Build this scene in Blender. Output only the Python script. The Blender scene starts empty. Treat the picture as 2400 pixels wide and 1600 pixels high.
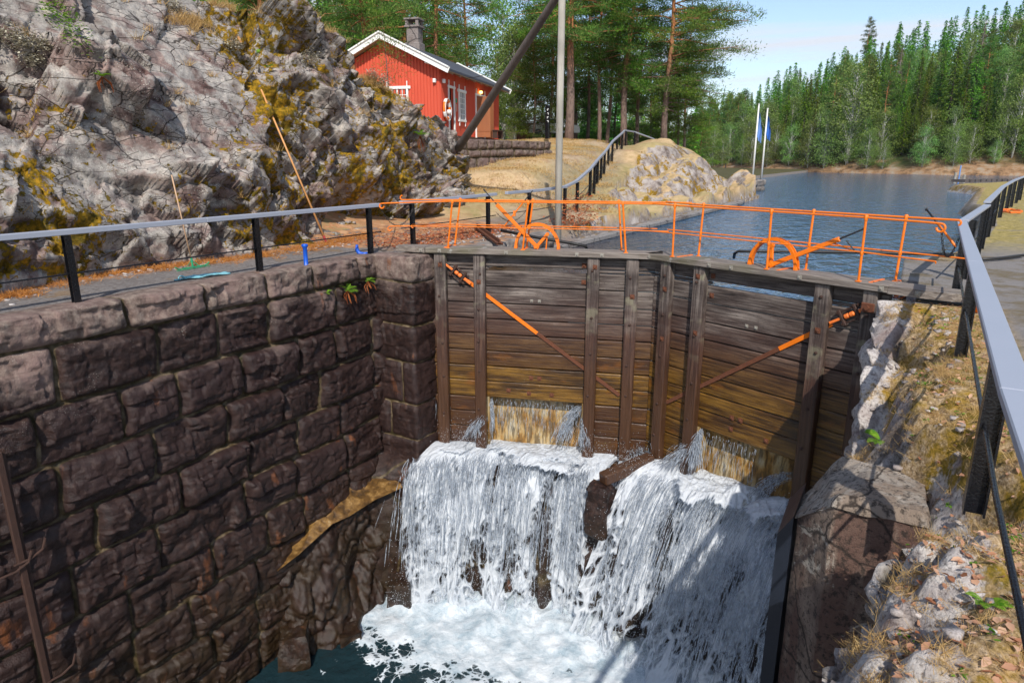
import bpy, math, random
import numpy as np
from mathutils import Vector, Matrix
R = math.radians
SC = bpy.context.scene
COL = SC.collection
# ---------------------------------------------------------------- camera, sky, sun
EYE = 2.2
cam = bpy.data.objects.new('camera', bpy.data.cameras.new('camera'))
COL.objects.link(cam)
cam.location = (0, 0, EYE)
cam.rotation_euler = (R(75), 0, R(30))
cam.data.lens = 24; cam.data.sensor_width = 36
cam.data.clip_start = 0.05; cam.data.clip_end = 6000
SC.camera = cam
SC.view_settings.view_transform = 'Standard'
SC.view_settings.look = 'None'
SC.view_settings.gamma = 1
SC.view_settings.exposure = 0.32
SUN = Vector((.53, -.93, 1.0)).normalized()
w = bpy.data.worlds.new("World"); SC.world = w; w.use_nodes = True
nt = w.node_tree; nt.nodes.clear()
def wn(t, **k):
    n = nt.nodes.new(t)
    for a, b in k.items(): setattr(n, a, b)
    return n
wo = wn('ShaderNodeOutputWorld'); bg = wn('ShaderNodeBackground'); bg.inputs[1].default_value = 0.14
sky = wn('ShaderNodeTexSky', sky_type='NISHITA'); sky.sun_disc = False
sky.sun_elevation = math.asin(SUN.z); sky.sun_rotation = math.atan2(SUN.x, SUN.y)
sky.altitude = 100; sky.air_density = 1.0; sky.dust_density = 0.4; sky.ozone_density = 2.2
tc = wn('ShaderNodeTexCoord')
sep = wn('ShaderNodeSeparateXYZ'); nt.links.new(tc.outputs['Generated'], sep.inputs[0])
mz = wn('ShaderNodeMath', operation='ADD'); mz.inputs[1].default_value = 0.12; nt.links.new(sep.outputs[2], mz.inputs[0])
mz2 = wn('ShaderNodeMath', operation='MAXIMUM'); mz2.inputs[1].default_value = 0.05; nt.links.new(mz.outputs[0], mz2.inputs[0])
dx = wn('ShaderNodeMath', operation='DIVIDE'); nt.links.new(sep.outputs[0], dx.inputs[0]); nt.links.new(mz2.outputs[0], dx.inputs[1])
dy = wn('ShaderNodeMath', operation='DIVIDE'); nt.links.new(sep.outputs[1], dy.inputs[0]); nt.links.new(mz2.outputs[0], dy.inputs[1])
cb = wn('ShaderNodeCombineXYZ'); nt.links.new(dx.outputs[0], cb.inputs[0]); nt.links.new(dy.outputs[0], cb.inputs[1])
mp = wn('ShaderNodeMapping'); nt.links.new(cb.outputs[0], mp.inputs[0]); mp.inputs['Rotation'].default_value = (0, 0, R(-38)); mp.inputs['Scale'].default_value = (.42, 1.5, 1)
cn = wn('ShaderNodeTexNoise'); cn.inputs['Scale'].default_value = 1.0; cn.inputs['Detail'].default_value = 8; cn.inputs['Roughness'].default_value = .58; cn.inputs['Distortion'].default_value = .5
nt.links.new(mp.outputs[0], cn.inputs['Vector'])
cr = wn('ShaderNodeValToRGB'); cr.color_ramp.elements[0].position = .46; cr.color_ramp.elements[0].color = (.05, .05, .05, 1); cr.color_ramp.elements[1].position = .66; cr.color_ramp.elements[1].color = (.95, .95, .95, 1)
nt.links.new(cn.outputs['Fac'], cr.inputs[0])
hz = wn('ShaderNodeMapRange'); hz.inputs['From Min'].default_value = 0; hz.inputs['From Max'].default_value = .3; hz.inputs['To Min'].default_value = .30; hz.inputs['To Max'].default_value = 0.0
nt.links.new(sep.outputs[2], hz.inputs['Value'])
mxm = wn('ShaderNodeMath', operation='MAXIMUM'); nt.links.new(cr.outputs[0], mxm.inputs[0]); nt.links.new(hz.outputs[0], mxm.inputs[1])
mx = wn('ShaderNodeMixRGB'); nt.links.new(mxm.outputs[0], mx.inputs[0]); nt.links.new(sky.outputs[0], mx.inputs[1]); mx.inputs[2].default_value = (4.7, 4.95, 5.5, 1)
nt.links.new(mx.outputs[0], bg.inputs[0]); nt.links.new(bg.outputs[0], wo.inputs[0])
sl = bpy.data.objects.new('sun', bpy.data.lights.new('sun', 'SUN')); COL.objects.link(sl)
sl.data.energy = 3.7; sl.data.angle = R(.5); sl.data.color = (1, .95, .87)
sl.rotation_euler = SUN.to_track_quat('Z', 'Y').to_euler()

# ---------------------------------------------------------------- measuring helpers (photo pixel -> point on a known plane)
TH, PH, FP = R(15), R(30), 1600
def ray(x, y):
    a = (x - 1200) / FP; b = -(y - 800) / FP
    cy = math.cos(TH) + b * math.sin(TH); cz = -math.sin(TH) + b * math.cos(TH)
    return (a * math.cos(PH) - cy * math.sin(PH), a * math.sin(PH) + cy * math.cos(PH), cz)
def atd(x, y, d):      # point at horizontal camera depth d
    r = ray(x, y); f = -r[0] * math.sin(PH) + r[1] * math.cos(PH); t = d / f
    return Vector((r[0] * t, r[1] * t, EYE + r[2] * t))
def atz(x, y, z):
    r = ray(x, y); t = (z - EYE) / r[2]; return Vector((r[0] * t, r[1] * t, z))
def atplane(x, y, p, n):
    r = ray(x, y); q = (0, 0, EYE)
    k = sum(n[i] * (p[i] - q[i]) for i in range(3)) / sum(n[i] * r[i] for i in range(3))
    return Vector((r[0] * k, r[1] * k, EYE + r[2] * k))

# ---------------------------------------------------------------- numpy noise
def h3(i, j, k, s=0):
    n = (i.astype(np.int64) * 374761393 + j.astype(np.int64) * 668265263 + k.astype(np.int64) * 2147483647 + s * 1274126177) & 0xffffffff
    n = ((n ^ (n >> 13)) * 1274126177) & 0xffffffff
    n = ((n ^ (n >> 16)) * 2246822519) & 0xffffffff
    n = n ^ (n >> 15)
    return (n & 0xffffff) / float(0x1000000)
def vn(x, y, z=None, s=0):
    if z is None: z = np.zeros_like(x)
    i = np.floor(x).astype(np.int64); j = np.floor(y).astype(np.int64); k = np.floor(z).astype(np.int64)
    f = x - i; g = y - j; h = z - k
    f = f * f * (3 - 2 * f); g = g * g * (3 - 2 * g); h = h * h * (3 - 2 * h)
    r = 0
    for a in (0, 1):
        for b in (0, 1):
            for c in (0, 1):
                r = r + h3(i + a, j + b, k + c, s) * (f if a else 1 - f) * (g if b else 1 - g) * (h if c else 1 - h)
    return r * 2 - 1
def fbm(x, y, z=None, o=4, s=0, gain=.5):
    r = 0; a = 1; t = 0
    if z is None: z = np.zeros_like(x)
    for q in range(o):
        r = r + a * vn(x * 2 ** q + 7.3 * q, y * 2 ** q + 3.1 * q, z * 2 ** q + 1.7 * q, s + q); t += a; a *= gain
    return r / t
def voro(x, y, s=0, jit=.9):
    i = np.floor(x).astype(np.int64); j = np.floor(y).astype(np.int64)
    f1 = np.full(x.shape, 9.); f2 = np.full(x.shape, 9.); vx = np.zeros_like(x); vy = np.zeros_like(x)
    ci = np.zeros_like(i); cj = np.zeros_like(j); z0 = np.zeros_like(i)
    for a in (-1, 0, 1):
        for b in (-1, 0, 1):
            ii = i + a; jj = j + b
            ax = x - (ii + .5 + jit * (h3(ii, jj, z0, s) - .5)); ay = y - (jj + .5 + jit * (h3(ii, jj, z0 + 1, s) - .5))
            d = np.sqrt(ax * ax + ay * ay); m = d < f1
            f2 = np.where(m, f1, np.minimum(f2, d)); f1 = np.where(m, d, f1)
            vx = np.where(m, ax, vx); vy = np.where(m, ay, vy); ci = np.where(m, ii, ci); cj = np.where(m, jj, cj)
    z0 = np.zeros_like(ci)
    return f1, f2, vx, vy, h3(ci, cj, z0 + 2, s), h3(ci, cj, z0 + 3, s), h3(ci, cj, z0 + 4, s)
def facets(x, y, s=0):
    """tilted broken plates: height and crack mask"""
    f1, f2, vx, vy, a, b, c = voro(x, y, s)
    return (a - .5) + vx * (b - .5) * 1.6 + vy * (c - .5) * 1.6, np.clip(1 - (f2 - f1) / .12, 0, 1), a

def blocks(x, y, s=0, tilt=1.3, k=.55):
    """continuous broken-block relief: upper envelope of tilted planes; second value marks the creases"""
    i = np.floor(x).astype(np.int64); j = np.floor(y).astype(np.int64); z0 = np.zeros_like(i)
    h1 = np.full(x.shape, -9.); h2 = np.full(x.shape, -9.)
    for a in (-1, 0, 1):
        for b in (-1, 0, 1):
            ii = i + a; jj = j + b
            ax = x - (ii + .5 + .9 * (h3(ii, jj, z0, s) - .5)); ay = y - (jj + .5 + .9 * (h3(ii, jj, z0 + 1, s) - .5))
            p = (h3(ii, jj, z0 + 2, s) - .5) * .9 + ax * (h3(ii, jj, z0 + 3, s) - .5) * tilt + ay * (h3(ii, jj, z0 + 4, s) - .5) * tilt - k * (np.abs(ax) ** 1.6 + np.abs(ay) ** 1.6) * 1.3
            m = p > h1; h2 = np.where(m, h1, np.maximum(h2, p)); h1 = np.where(m, p, h1)
    return h1 - .15, np.clip(1 - (h1 - h2) / .10, 0, 1)

# ---------------------------------------------------------------- mesh helpers
def tagp(o, label=None, cat=None, group=None, kind=None):
    if label: o['label'] = label
    if cat: o['category'] = cat
    if group: o['group'] = group
    if kind: o['kind'] = kind
    return o
def link(name, me, parent=None):
    o = bpy.data.objects.new(name, me); COL.objects.link(o)
    if parent: o.parent = parent
    return o
def empty(name, loc=(0, 0, 0), label=None, cat=None, group=None, kind=None, rz=0):
    o = bpy.data.objects.new(name, None); COL.objects.link(o); o.location = loc; o.rotation_euler = (0, 0, rz); o.empty_display_size = .2
    return tagp(o, label, cat, group, kind)
def npmesh(name, V, F, mat, smooth=False, attrs=None, uv=None):
    V = np.asarray(V, dtype=np.float32).reshape(-1, 3); F = np.asarray(F, dtype=np.int32)
    me = bpy.data.meshes.new(name); k = F.shape[1]
    me.vertices.add(len(V)); me.vertices.foreach_set('co', V.ravel())
    me.loops.add(F.size); me.loops.foreach_set('vertex_index', F.ravel())
    me.polygons.add(len(F)); me.polygons.foreach_set('loop_start', np.arange(0, F.size, k, dtype=np.int32))
    me.polygons.foreach_set('loop_total', np.full(len(F), k, dtype=np.int32))
    if smooth: me.polygons.foreach_set('use_smooth', np.ones(len(F), dtype=bool))
    me.update(calc_edges=True)
    if attrs:
        for n, a in attrs.items():
            at = me.attributes.new(n, 'FLOAT', 'POINT'); at.data.foreach_set('value', np.asarray(a, dtype=np.float32).ravel())
    if uv is not None:
        ul = me.uv_layers.new(name='UVMap'); U = np.asarray(uv, dtype=np.float32).reshape(-1, 2)[F.ravel()]
        ul.data.foreach_set('uv', U.ravel())
    if mat: me.materials.append(mat)
    return me
def gridF(nv, nu):
    a = np.arange(nv * nu).reshape(nv, nu)
    return np.stack([a[:-1, :-1], a[:-1, 1:], a[1:, 1:], a[1:, :-1]], -1).reshape(-1, 4)
def grid(name, P, mat, parent=None, smooth=False, attrs=None, uv=None, flip=False):
    nv, nu = P.shape[:2]; F = gridF(nv, nu)
    if flip: F = F[:, ::-1]
    return link(name, npmesh(name, P.reshape(-1, 3), F, mat, smooth, attrs, uv), parent)
class MB:
    def __init__(s): s.v = []; s.f = []
    def add(s, vs, fs):
        o = len(s.v); s.v += [tuple(v) for v in vs]; s.f += [tuple(i + o for i in f) for f in fs]; return s
    def box(s, c, size, ax=None, bev=0.0, jit=0):
        """c centre, size full extents, ax 3 axis vectors"""
        X, Y, Z = ax if ax else (Vector((1, 0, 0)), Vector((0, 1, 0)), Vector((0, 0, 1)))
        c = Vector(c); hx, hy, hz = [q / 2 for q in size]
        b = min(bev, hx * .9, hy * .9, hz * .9)
        if b <= 0:
            vs = [c + X * (hx * i) + Y * (hy * j) + Z * (hz * k) for k in (-1, 1) for j in (-1, 1) for i in (-1, 1)]
            return s.add(vs, [(0, 2, 3, 1), (4, 5, 7, 6), (0, 1, 5, 4), (2, 6, 7, 3), (0, 4, 6, 2), (1, 3, 7, 5)])
        vs = []; idx = {}
        for k in (-1, 1):
            for j in (-1, 1):
                for i in (-1, 1):
                    for m in range(3):
                        q = [hx, hy, hz]
                        for n in range(3):
                            if n != m: q[n] -= b
                        idx[(i, j, k, m)] = len(vs); vs.append(c + X * (q[0] * i) + Y * (q[1] * j) + Z * (q[2] * k))
        fs = []
        def quad(l, out):
            a = [Vector(vs[t]) for t in l]; n = (a[1] - a[0]).cross(a[2] - a[0])
            fs.append(tuple(l) if n.dot(out) > 0 else tuple(reversed(l)))
        for m in range(3):
            for sg in (-1, 1):
                o = [t for t in range(3) if t != m]; l = []
                for (p, q) in ((-1, -1), (1, -1), (1, 1), (-1, 1)):
                    t = [0, 0, 0]; t[m] = sg; t[o[0]] = p; t[o[1]] = q; l.append(idx[(t[0], t[1], t[2], m)])
                quad(l, (X, Y, Z)[m] * sg)
        for m in range(3):
            o = [t for t in range(3) if t != m]
            for p in (-1, 1):
                for q in (-1, 1):
                    l = []
                    for e, mm in ((-1, o[0]), (1, o[0]), (1, o[1]), (-1, o[1])):
                        t = [0, 0, 0]; t[m] = e; t[o[0]] = p; t[o[1]] = q; l.append(idx[(t[0], t[1], t[2], mm)])
                    quad(l, (X, Y, Z)[o[0]] * p + (X, Y, Z)[o[1]] * q)
        for i in (-1, 1):
            for j in (-1, 1):
                for k in (-1, 1):
                    l = [idx[(i, j, k, m)] for m in range(3)]; quad(l, X * i + Y * j + Z * k)
        return s.add(vs, fs)
    def beam(s, a, b, wd, ht, up=(0, 0, 1), bev=0):
        a = Vector(a); b = Vector(b); X = (b - a); L = X.length; X.normalize(); Y = Vector(up).cross(X)
        if Y.length < 1e-4: Y = Vector((0, 1, 0)).cross(X)
        Y.normalize(); Z = X.cross(Y)
        return s.box((a + b) / 2, (L, wd, ht), (X, Y, Z), bev)
    def tube(s, pts, r, n=8, cap=True):
        pts = [Vector(p) for p in pts]; rs = r if isinstance(r, (list, tuple)) else [r] * len(pts)
        u = None; rings = []
        for i, p in enumerate(pts):
            d = (pts[min(i + 1, len(pts) - 1)] - pts[max(i - 1, 0)]).normalized()
            if u is None: u = d.orthogonal().normalized()
            else:
                u = u - d * u.dot(d); u = u.normalized() if u.length > 1e-5 else d.orthogonal().normalized()
            v = d.cross(u); rings.append([p + (u * math.cos(2 * math.pi * k / n) + v * math.sin(2 * math.pi * k / n)) * rs[i] for k in range(n)])
        vs = [q for rg in rings for q in rg]; fs = []
        for i in range(len(pts) - 1):
            for k in range(n):
                fs.append((i * n + k, i * n + (k + 1) % n, (i + 1) * n + (k + 1) % n, (i + 1) * n + k))
        if cap: fs += [tuple(range(n))[::-1], tuple((len(pts) - 1) * n + k for k in range(n))]
        return s.add(vs, fs)
    def lathe(s, c, prof, n=16, ax=(0, 0, 1)):
        Z = Vector(ax).normalized(); X = Z.orthogonal().normalized(); Y = Z.cross(X); c = Vector(c)
        vs = []; m = len(prof)
        for (r, z) in prof:
            vs += [c + Z * z + (X * math.cos(2 * math.pi * k / n) + Y * math.sin(2 * math.pi * k / n)) * r for k in range(n)]
        fs = [(i * n + k, i * n + (k + 1) % n, (i + 1) * n + (k + 1) % n, (i + 1) * n + k) for i in range(m - 1) for k in range(n)]
        fs += [tuple(range(n))[::-1], tuple((m - 1) * n + k for k in range(n))]
        return s.add(vs, fs)
    def prism(s, poly, a, b):
        """poly list of 2D->Vector points at a; extruded by vector b"""
        n = len(poly); vs = [Vector(p) + Vector(a) for p in poly]; vs += [v + Vector(b) for v in vs]
        return s.add(vs, [tuple(range(n))[::-1], tuple(range(n, 2 * n))] + [(i, (i + 1) % n, n + (i + 1) % n, n + i) for i in range(n)])
    def build(s, name, mat, parent=None, smooth=False, origin=None):
        me = bpy.data.meshes.new(name)
        me.from_pydata(s.v, [], s.f); me.update()
        if smooth: me.polygons.foreach_set('use_smooth', [True] * len(me.polygons))
        if mat: me.materials.append(mat)
        if parent:
            o = link(name, me, parent); o.matrix_parent_inverse = Matrix.Translation(parent.location).inverted() if parent.rotation_euler.z == 0 else Matrix.Identity(4)
        else: o = link(name, me)
        return o
def smooth_angle(o, ang=40):
    me = o.data; me.polygons.foreach_set('use_smooth', [True] * len(me.polygons))
    try: me.set_sharp_from_angle(angle=R(ang))
    except Exception: pass
    return o
def copytree(o, parent=None):
    c = o.copy(); COL.objects.link(c)
    if parent: c.parent = parent
    for ch in [q for q in o.children]: copytree(ch, c)
    return c

# ---------------------------------------------------------------- material helpers
class NT:
    def __init__(s, name):
        s.m = bpy.data.materials.new(name); s.m.use_nodes = True; s.t = s.m.node_tree; s.t.nodes.clear()
        s.out = s.t.nodes.new('ShaderNodeOutputMaterial'); s._pos = None; s._obj = None
    def n(s, typ, ins=None, **pr):
        nd = s.t.nodes.new(typ)
        for a, b in pr.items(): setattr(nd, a, b)
        for k, v in (ins or {}).items(): s.set(nd.inputs[k], v)
        return nd
    def set(s, sock, v):
        if isinstance(v, bpy.types.NodeSocket): s.t.links.new(v, sock)
        elif isinstance(v, (tuple, list)) and len(v) == 3 and sock.type == 'RGBA': sock.default_value = (*v, 1)
        else: sock.default_value = v
    def pos(s):
        if not s._pos: s._pos = s.n('ShaderNodeNewGeometry').outputs['Position']
        return s._pos
    def objc(s):
        if not s._obj: s._obj = s.n('ShaderNodeTexCoord').outputs['Object']
        return s._obj
    def uv(s): return s.n('ShaderNodeTexCoord').outputs['UV']
    def map(s, v, scale=(1, 1, 1), rot=(0, 0, 0), loc=(0, 0, 0)):
        return s.n('ShaderNodeMapping', {'Vector': v, 'Scale': scale, 'Rotation': rot, 'Location': loc}).outputs[0]
    def noise(s, v, scale, detail=4, rough=.5, dist=0):
        return s.n('ShaderNodeTexNoise', {'Vector': v, 'Scale': scale, 'Detail': detail, 'Roughness': rough, 'Distortion': dist}).outputs['Fac']
    def voro(s, v, scale, feature='F1', out='Distance', rand=1):
        return s.n('ShaderNodeTexVoronoi', {'Vector': v, 'Scale': scale, 'Randomness': rand}, feature=feature).outputs[out]
    def ramp(s, f, stops, interp='LINEAR'):
        nd = s.n('ShaderNodeValToRGB', {'Fac': f}); cr = nd.color_ramp; cr.interpolation = interp
        while len(cr.elements) < len(stops): cr.elements.new(.5)
        for e, (p, c) in zip(cr.elements, stops):
            e.position = p; e.color = (*c, 1) if isinstance(c, (tuple, list)) else (c, c, c, 1)
        return nd.outputs[0]
    def mix(s, f, a, b, mode='MIX'): return s.n('ShaderNodeMixRGB', {0: f, 1: a, 2: b}, blend_type=mode).outputs[0]
    def math(s, op, a, b=0, clamp=False): return s.n('ShaderNodeMath', {0: a, 1: b}, operation=op, use_clamp=clamp).outputs[0]
    def mr(s, v, a, b, c=0, d=1): return s.n('ShaderNodeMapRange', {'Value': v, 'From Min': a, 'From Max': b, 'To Min': c, 'To Max': d}).outputs[0]
    def attr(s, name): return s.n('ShaderNodeAttribute', attribute_name=name).outputs['Fac']
    def sepz(s, v, i=2): return s.n('ShaderNodeSeparateXYZ', {0: v}).outputs[i]
    def island(s): return s.n('ShaderNodeNewGeometry').outputs['Random Per Island']
    def bump(s, h, st=.3, dist=.05, nrm=None):
        d = {'Height': h, 'Strength': st, 'Distance': dist}
        if nrm: d['Normal'] = nrm
        return s.n('ShaderNodeBump', d).outputs[0]
    def bsdf(s, col, rough=.8, bump=None, metal=0, spec=.5, extra=None):
        d = {'Base Color': col, 'Roughness': rough, 'Metallic': metal, 'Specular IOR Level': spec}
        if bump: d['Normal'] = bump
        d.update(extra or {})
        b = s.n('ShaderNodeBsdfPrincipled', d); s.t.links.new(b.outputs[0], s.out.inputs[0]); return s.m
def mat_paint(name, col, var=.15, rough=.45, scale=6, bump=.1, wear=None, wearcol=(.12, .05, .02), metal=0):
    t = NT(name); p = t.pos(); n = t.noise(p, scale, 5, .6)
    c = t.mix(n, tuple(q * (1 - var) for q in col), tuple(min(1, q * (1 + var)) for q in col))
    if wear is not None: c = t.mix(t.ramp(t.noise(p, scale * 3, 8, .65), [(wear, 0), (wear + .04, 1)]), c, wearcol)
    return t.bsdf(c, t.mr(n, 0, 1, rough - .1, rough + .12), t.bump(t.noise(p, 60, 3), bump, .01), metal)
def mat_rock(name, dark=0., tint=(1, 1, 1), moss=1.0, grey=0):
    t = NT(name); p = t.pos()
    big = t.math('ADD', t.math('MULTIPLY', t.noise(t.map(p, (1, .5, 1.5), (R(-38), 0, 0)), .8, 7, .62, .5), .75), t.math('MULTIPLY', t.attr('tone'), .25)); mid = t.noise(p, 3.0, 8, .65, .3); fin = t.noise(p, 22, 6, .7)
    c = t.ramp(big, [(.30, (.10, .058, .052)), (.40, (.24, .175, .155)), (.48, (.325, .295, .268)), (.56, (.355, .328, .298)), (.64, (.27, .205, .185)), (.72, (.15, .098, .09))])
    c2 = t.ramp(mid, [(.30, (.40, .33, .32)), (.5, (1, 1, 1)), (.68, (1.6, 1.52, 1.45))])
    c = t.mix(.85, c, c2, 'MULTIPLY')
    st = t.noise(t.map(p, (1.3, 1.3, .35)), 1.1, 6, .6, .4)                     # iron-dark damp stains running down
    c = t.mix(t.ramp(st, [(.56, 0), (.66, .85)]), c, (.095, .045, .038))
    c = t.mix(t.ramp(fin, [(.35, .5), (.5, 0)]), c, (.10, .08, .075))
    li = t.voro(p, 26, rand=1); lm = t.math('MULTIPLY', t.ramp(li, [(.16, 1), (.26, 0)]), t.ramp(t.noise(p, 2.3, 3), [(.46, 0), (.6, .9)]))
    c = t.mix(lm, c, (.58, .57, .48))
    wv = t.mix(.14, t.map(p, (1, .55, 1.7), (R(-38), 0, 0)), t.n('ShaderNodeTexNoise', {'Vector': p, 'Scale': 1.9, 'Detail': 6}).outputs['Color'])
    e1 = t.voro(wv, 1.5, 'DISTANCE_TO_EDGE'); e2 = t.voro(wv, 4.5, 'DISTANCE_TO_EDGE')
    ckm = t.math('MAXIMUM', t.math('MULTIPLY', t.ramp(e1, [(.004, .9), (.016, 0)]), t.ramp(t.noise(p, .7, 3), [(.40, 0), (.48, 1)])), t.math('MULTIPLY', t.ramp(e2, [(.008, .85), (.025, 0)]), t.ramp(t.noise(p, 1.3, 3), [(.47, 0), (.53, 1)])))
    c = t.mix(ckm, c, (.04, .03, .025))
    cr = t.attr('crack')
    c = t.mix(t.math('MULTIPLY', cr, .8), c, (.05, .035, .03))
    mn = t.noise(p, 5.5, 7, .7); mb = t.noise(p, .8, 3, .5)
    mm = t.math('ADD', t.math('ADD', t.math('MULTIPLY', t.attr('moss'), .42), t.math('MULTIPLY', mb, .35)), t.math('MULTIPLY', mn, .85))
    mm = t.math('ADD', mm, t.math('MULTIPLY', ckm, .05)); mk = t.ramp(mm, [(.846 / moss, 0), (.862 / moss, 1)])
    mc = t.ramp(t.noise(p, 9, 5, .7), [(.3, (.045, .035, .004)), (.46, (.17, .105, .006)), (.58, (.36, .20, .01)), (.72, (.46, .20, .02))])
    mc = t.mix(t.ramp(t.noise(p, 1.7, 3), [(.5, 0), (.62, .7)]), mc, (.06, .055, .008))
    c = t.mix(mk, c, mc)
    if tint != (1, 1, 1): c = t.mix(1, c, tint, 'MULTIPLY')
    b = t.bump(t.math('ADD', t.math('SUBTRACT', t.math('MULTIPLY', mid, .32), t.math('MULTIPLY', ckm, .5)), t.math('ADD', t.math('MULTIPLY', fin, .35), t.math('MULTIPLY', mk, .25))), .8, .05)
    return t.bsdf(c, .9, b, 0, .25)
def mat_wallstone(name, topz=-.55, light=1.0):
    t = NT(name); p = t.pos(); z = t.sepz(p)
    n1 = t.noise(p, 1.4, 6, .6, .3); n2 = t.noise(p, 8, 8, .65); n3 = t.noise(p, 45, 4, .6); rd = t.attr('rnd')
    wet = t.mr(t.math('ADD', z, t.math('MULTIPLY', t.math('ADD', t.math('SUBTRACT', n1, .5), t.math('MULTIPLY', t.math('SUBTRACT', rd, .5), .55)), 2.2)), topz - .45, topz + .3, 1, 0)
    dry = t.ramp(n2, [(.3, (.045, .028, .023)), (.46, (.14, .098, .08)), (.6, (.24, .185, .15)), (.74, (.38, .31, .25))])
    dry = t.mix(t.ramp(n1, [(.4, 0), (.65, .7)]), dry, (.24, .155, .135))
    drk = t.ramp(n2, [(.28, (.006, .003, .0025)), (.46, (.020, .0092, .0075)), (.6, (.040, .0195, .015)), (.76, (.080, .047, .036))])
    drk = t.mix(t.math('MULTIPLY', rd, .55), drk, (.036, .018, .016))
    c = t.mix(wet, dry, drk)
    sp = t.math('MULTIPLY', t.ramp(t.voro(p, 40), [(.12, 1), (.2, 0)]), t.ramp(t.noise(p, 2.6, 4, .6), [(.56, 0), (.64, 1)]))
    c = t.mix(t.math('MULTIPLY', sp, t.mr(z, -2.6, -.4, .12, .9)), c, (.52, .50, .44))
    rst = t.noise(t.map(p, (1.6, 1.6, .5)), 1.5, 5, .6)
    c = t.mix(t.ramp(rst, [(.64, 0), (.73, .8)]), c, (.20, .065, .02))
    low = t.mr(t.math('ADD', z, t.math('MULTIPLY', n1, 1.8)), -5.6, -3.8, 1, 0)       # brown-green slime near the water
    c = t.mix(t.math('MULTIPLY', low, t.ramp(n1, [(.4, .2), (.6, .7)])), c, t.mix(n2, (.012, .008, .004), (.055, .034, .011)))
    jt = t.attr('joint')
    jc = t.ramp(t.noise(p, 6, 5, .6), [(.35, (.028, .022, .005)), (.5, (.085, .058, .026)), (.68, (.20, .15, .09))])
    c = t.mix(t.ramp(jt, [(.3, 0), (.6, .95)]), c, jc)
    if light != 1: c = t.mix(1, c, (light, light, light), 'MULTIPLY')
    b = t.bump(t.math('ADD', t.math('MULTIPLY', n2, .7), t.math('MULTIPLY', n3, .6)), .85, .03)
    rg = t.mr(wet, 0, 1, .88, .52)
    rg = t.math('SUBTRACT', rg, t.math('MULTIPLY', low, .18))
    return t.bsdf(c, rg, b, 0, .4)
M = {}
# ---------------------------------------------------------------- materials
M['rock'] = mat_rock('cliff_rock', moss=1.0)
M['rock_bank'] = mat_rock('bank_rock', moss=1.0, tint=(1.12, 1.1, 1.06))
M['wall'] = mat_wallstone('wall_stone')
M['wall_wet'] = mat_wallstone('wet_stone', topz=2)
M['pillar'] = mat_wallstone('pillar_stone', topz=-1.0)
M['terrace'] = mat_wallstone('terrace_stone', topz=-30, light=.8)
def mat_quay():
    t = NT('quay_stone'); p = t.pos(); n = t.noise(p, 2, 6); z = t.sepz(p)
    c = t.ramp(n, [(.3, (.10, .085, .075)), (.5, (.22, .19, .17)), (.7, (.34, .30, .26))])
    return t.bsdf(t.mix(t.mr(z, -.6, -.2, .7, 0), c, (.04, .035, .03)), .8, t.bump(t.noise(p, 9, 6), .8, .06))
M['quay'] = mat_quay()
M['orange'] = mat_paint('orange_paint', (.86, .185, .006), .22, .44, 4, .25, .635, (.32, .06, .01))
M['orange_worn'] = mat_paint('worn_orange_paint', (.85, .19, .03), .2, .55, 4, .3, .60, (.16, .04, .012))
M['black'] = mat_paint('black_steel', (.008, .008, .010), .3, .26, 8, .5)
M['black_iron'] = mat_paint('dull_black_iron', (.018, .016, .015), .4, .5, 10, .5)
M['railgrey'] = mat_paint('blue_grey_rail_paint', (.33, .35, .41), .05, .42, 3, .08, .80, (.12, .11, .11))
M['rust'] = mat_paint('rusty_iron', (.13, .042, .018), .5, .8, 14, .8)
M['darkrust'] = mat_paint('dark_rusty_iron', (.05, .022, .014), .5, .7, 14, .8)
M['bolt'] = mat_paint('zinc_plate', (.28, .26, .22), .2, .55, 20, .3, .58, (.15, .06, .03))
M['blue'] = mat_paint('blue_paint', (.006, .09, .52), .1, .35, 8, .1)
M['bluerope'] = mat_paint('pale_blue_rope', (.20, .46, .52), .25, .9, 30, .8)
M['green'] = mat_paint('green_plastic', (.01, .30, .14), .1, .4, 8)
M['pole'] = mat_paint('tan_wood_handle', (.60, .29, .10), .2, .6, 12, .2)
M['poleg'] = mat_paint('pale_wood_handle', (.52, .33, .20), .2, .6, 12, .2)
M['white'] = mat_paint('white_paint', (.80, .79, .76), .05, .5, 6)
M['brick'] = mat_paint('hut_brown', (.16, .05, .035), .2, .8, 3)
M['chain'] = mat_paint('chain_iron', (.035, .03, .028), .3, .5, 20, .3)
M['flag'] = mat_paint('blue_flag_cloth', (.16, .30, .62), .15, .9, 2)
M['flag2'] = mat_paint('deep_blue_flag_cloth', (.04, .16, .52), .15, .9, 2)
def mat_reddry(name, a, b, rough=.9, trans=.3):
    t = NT(name); c = t.mix(t.island(), a, b)
    d = t.n('ShaderNodeBsdfDiffuse', {0: c}); tr = t.n('ShaderNodeBsdfTranslucent', {0: c})
    m = t.n('ShaderNodeMixShader', {0: trans, 1: d.outputs[0], 2: tr.outputs[0]}); t.t.links.new(m.outputs[0], t.out.inputs[0]); return t.m
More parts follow.
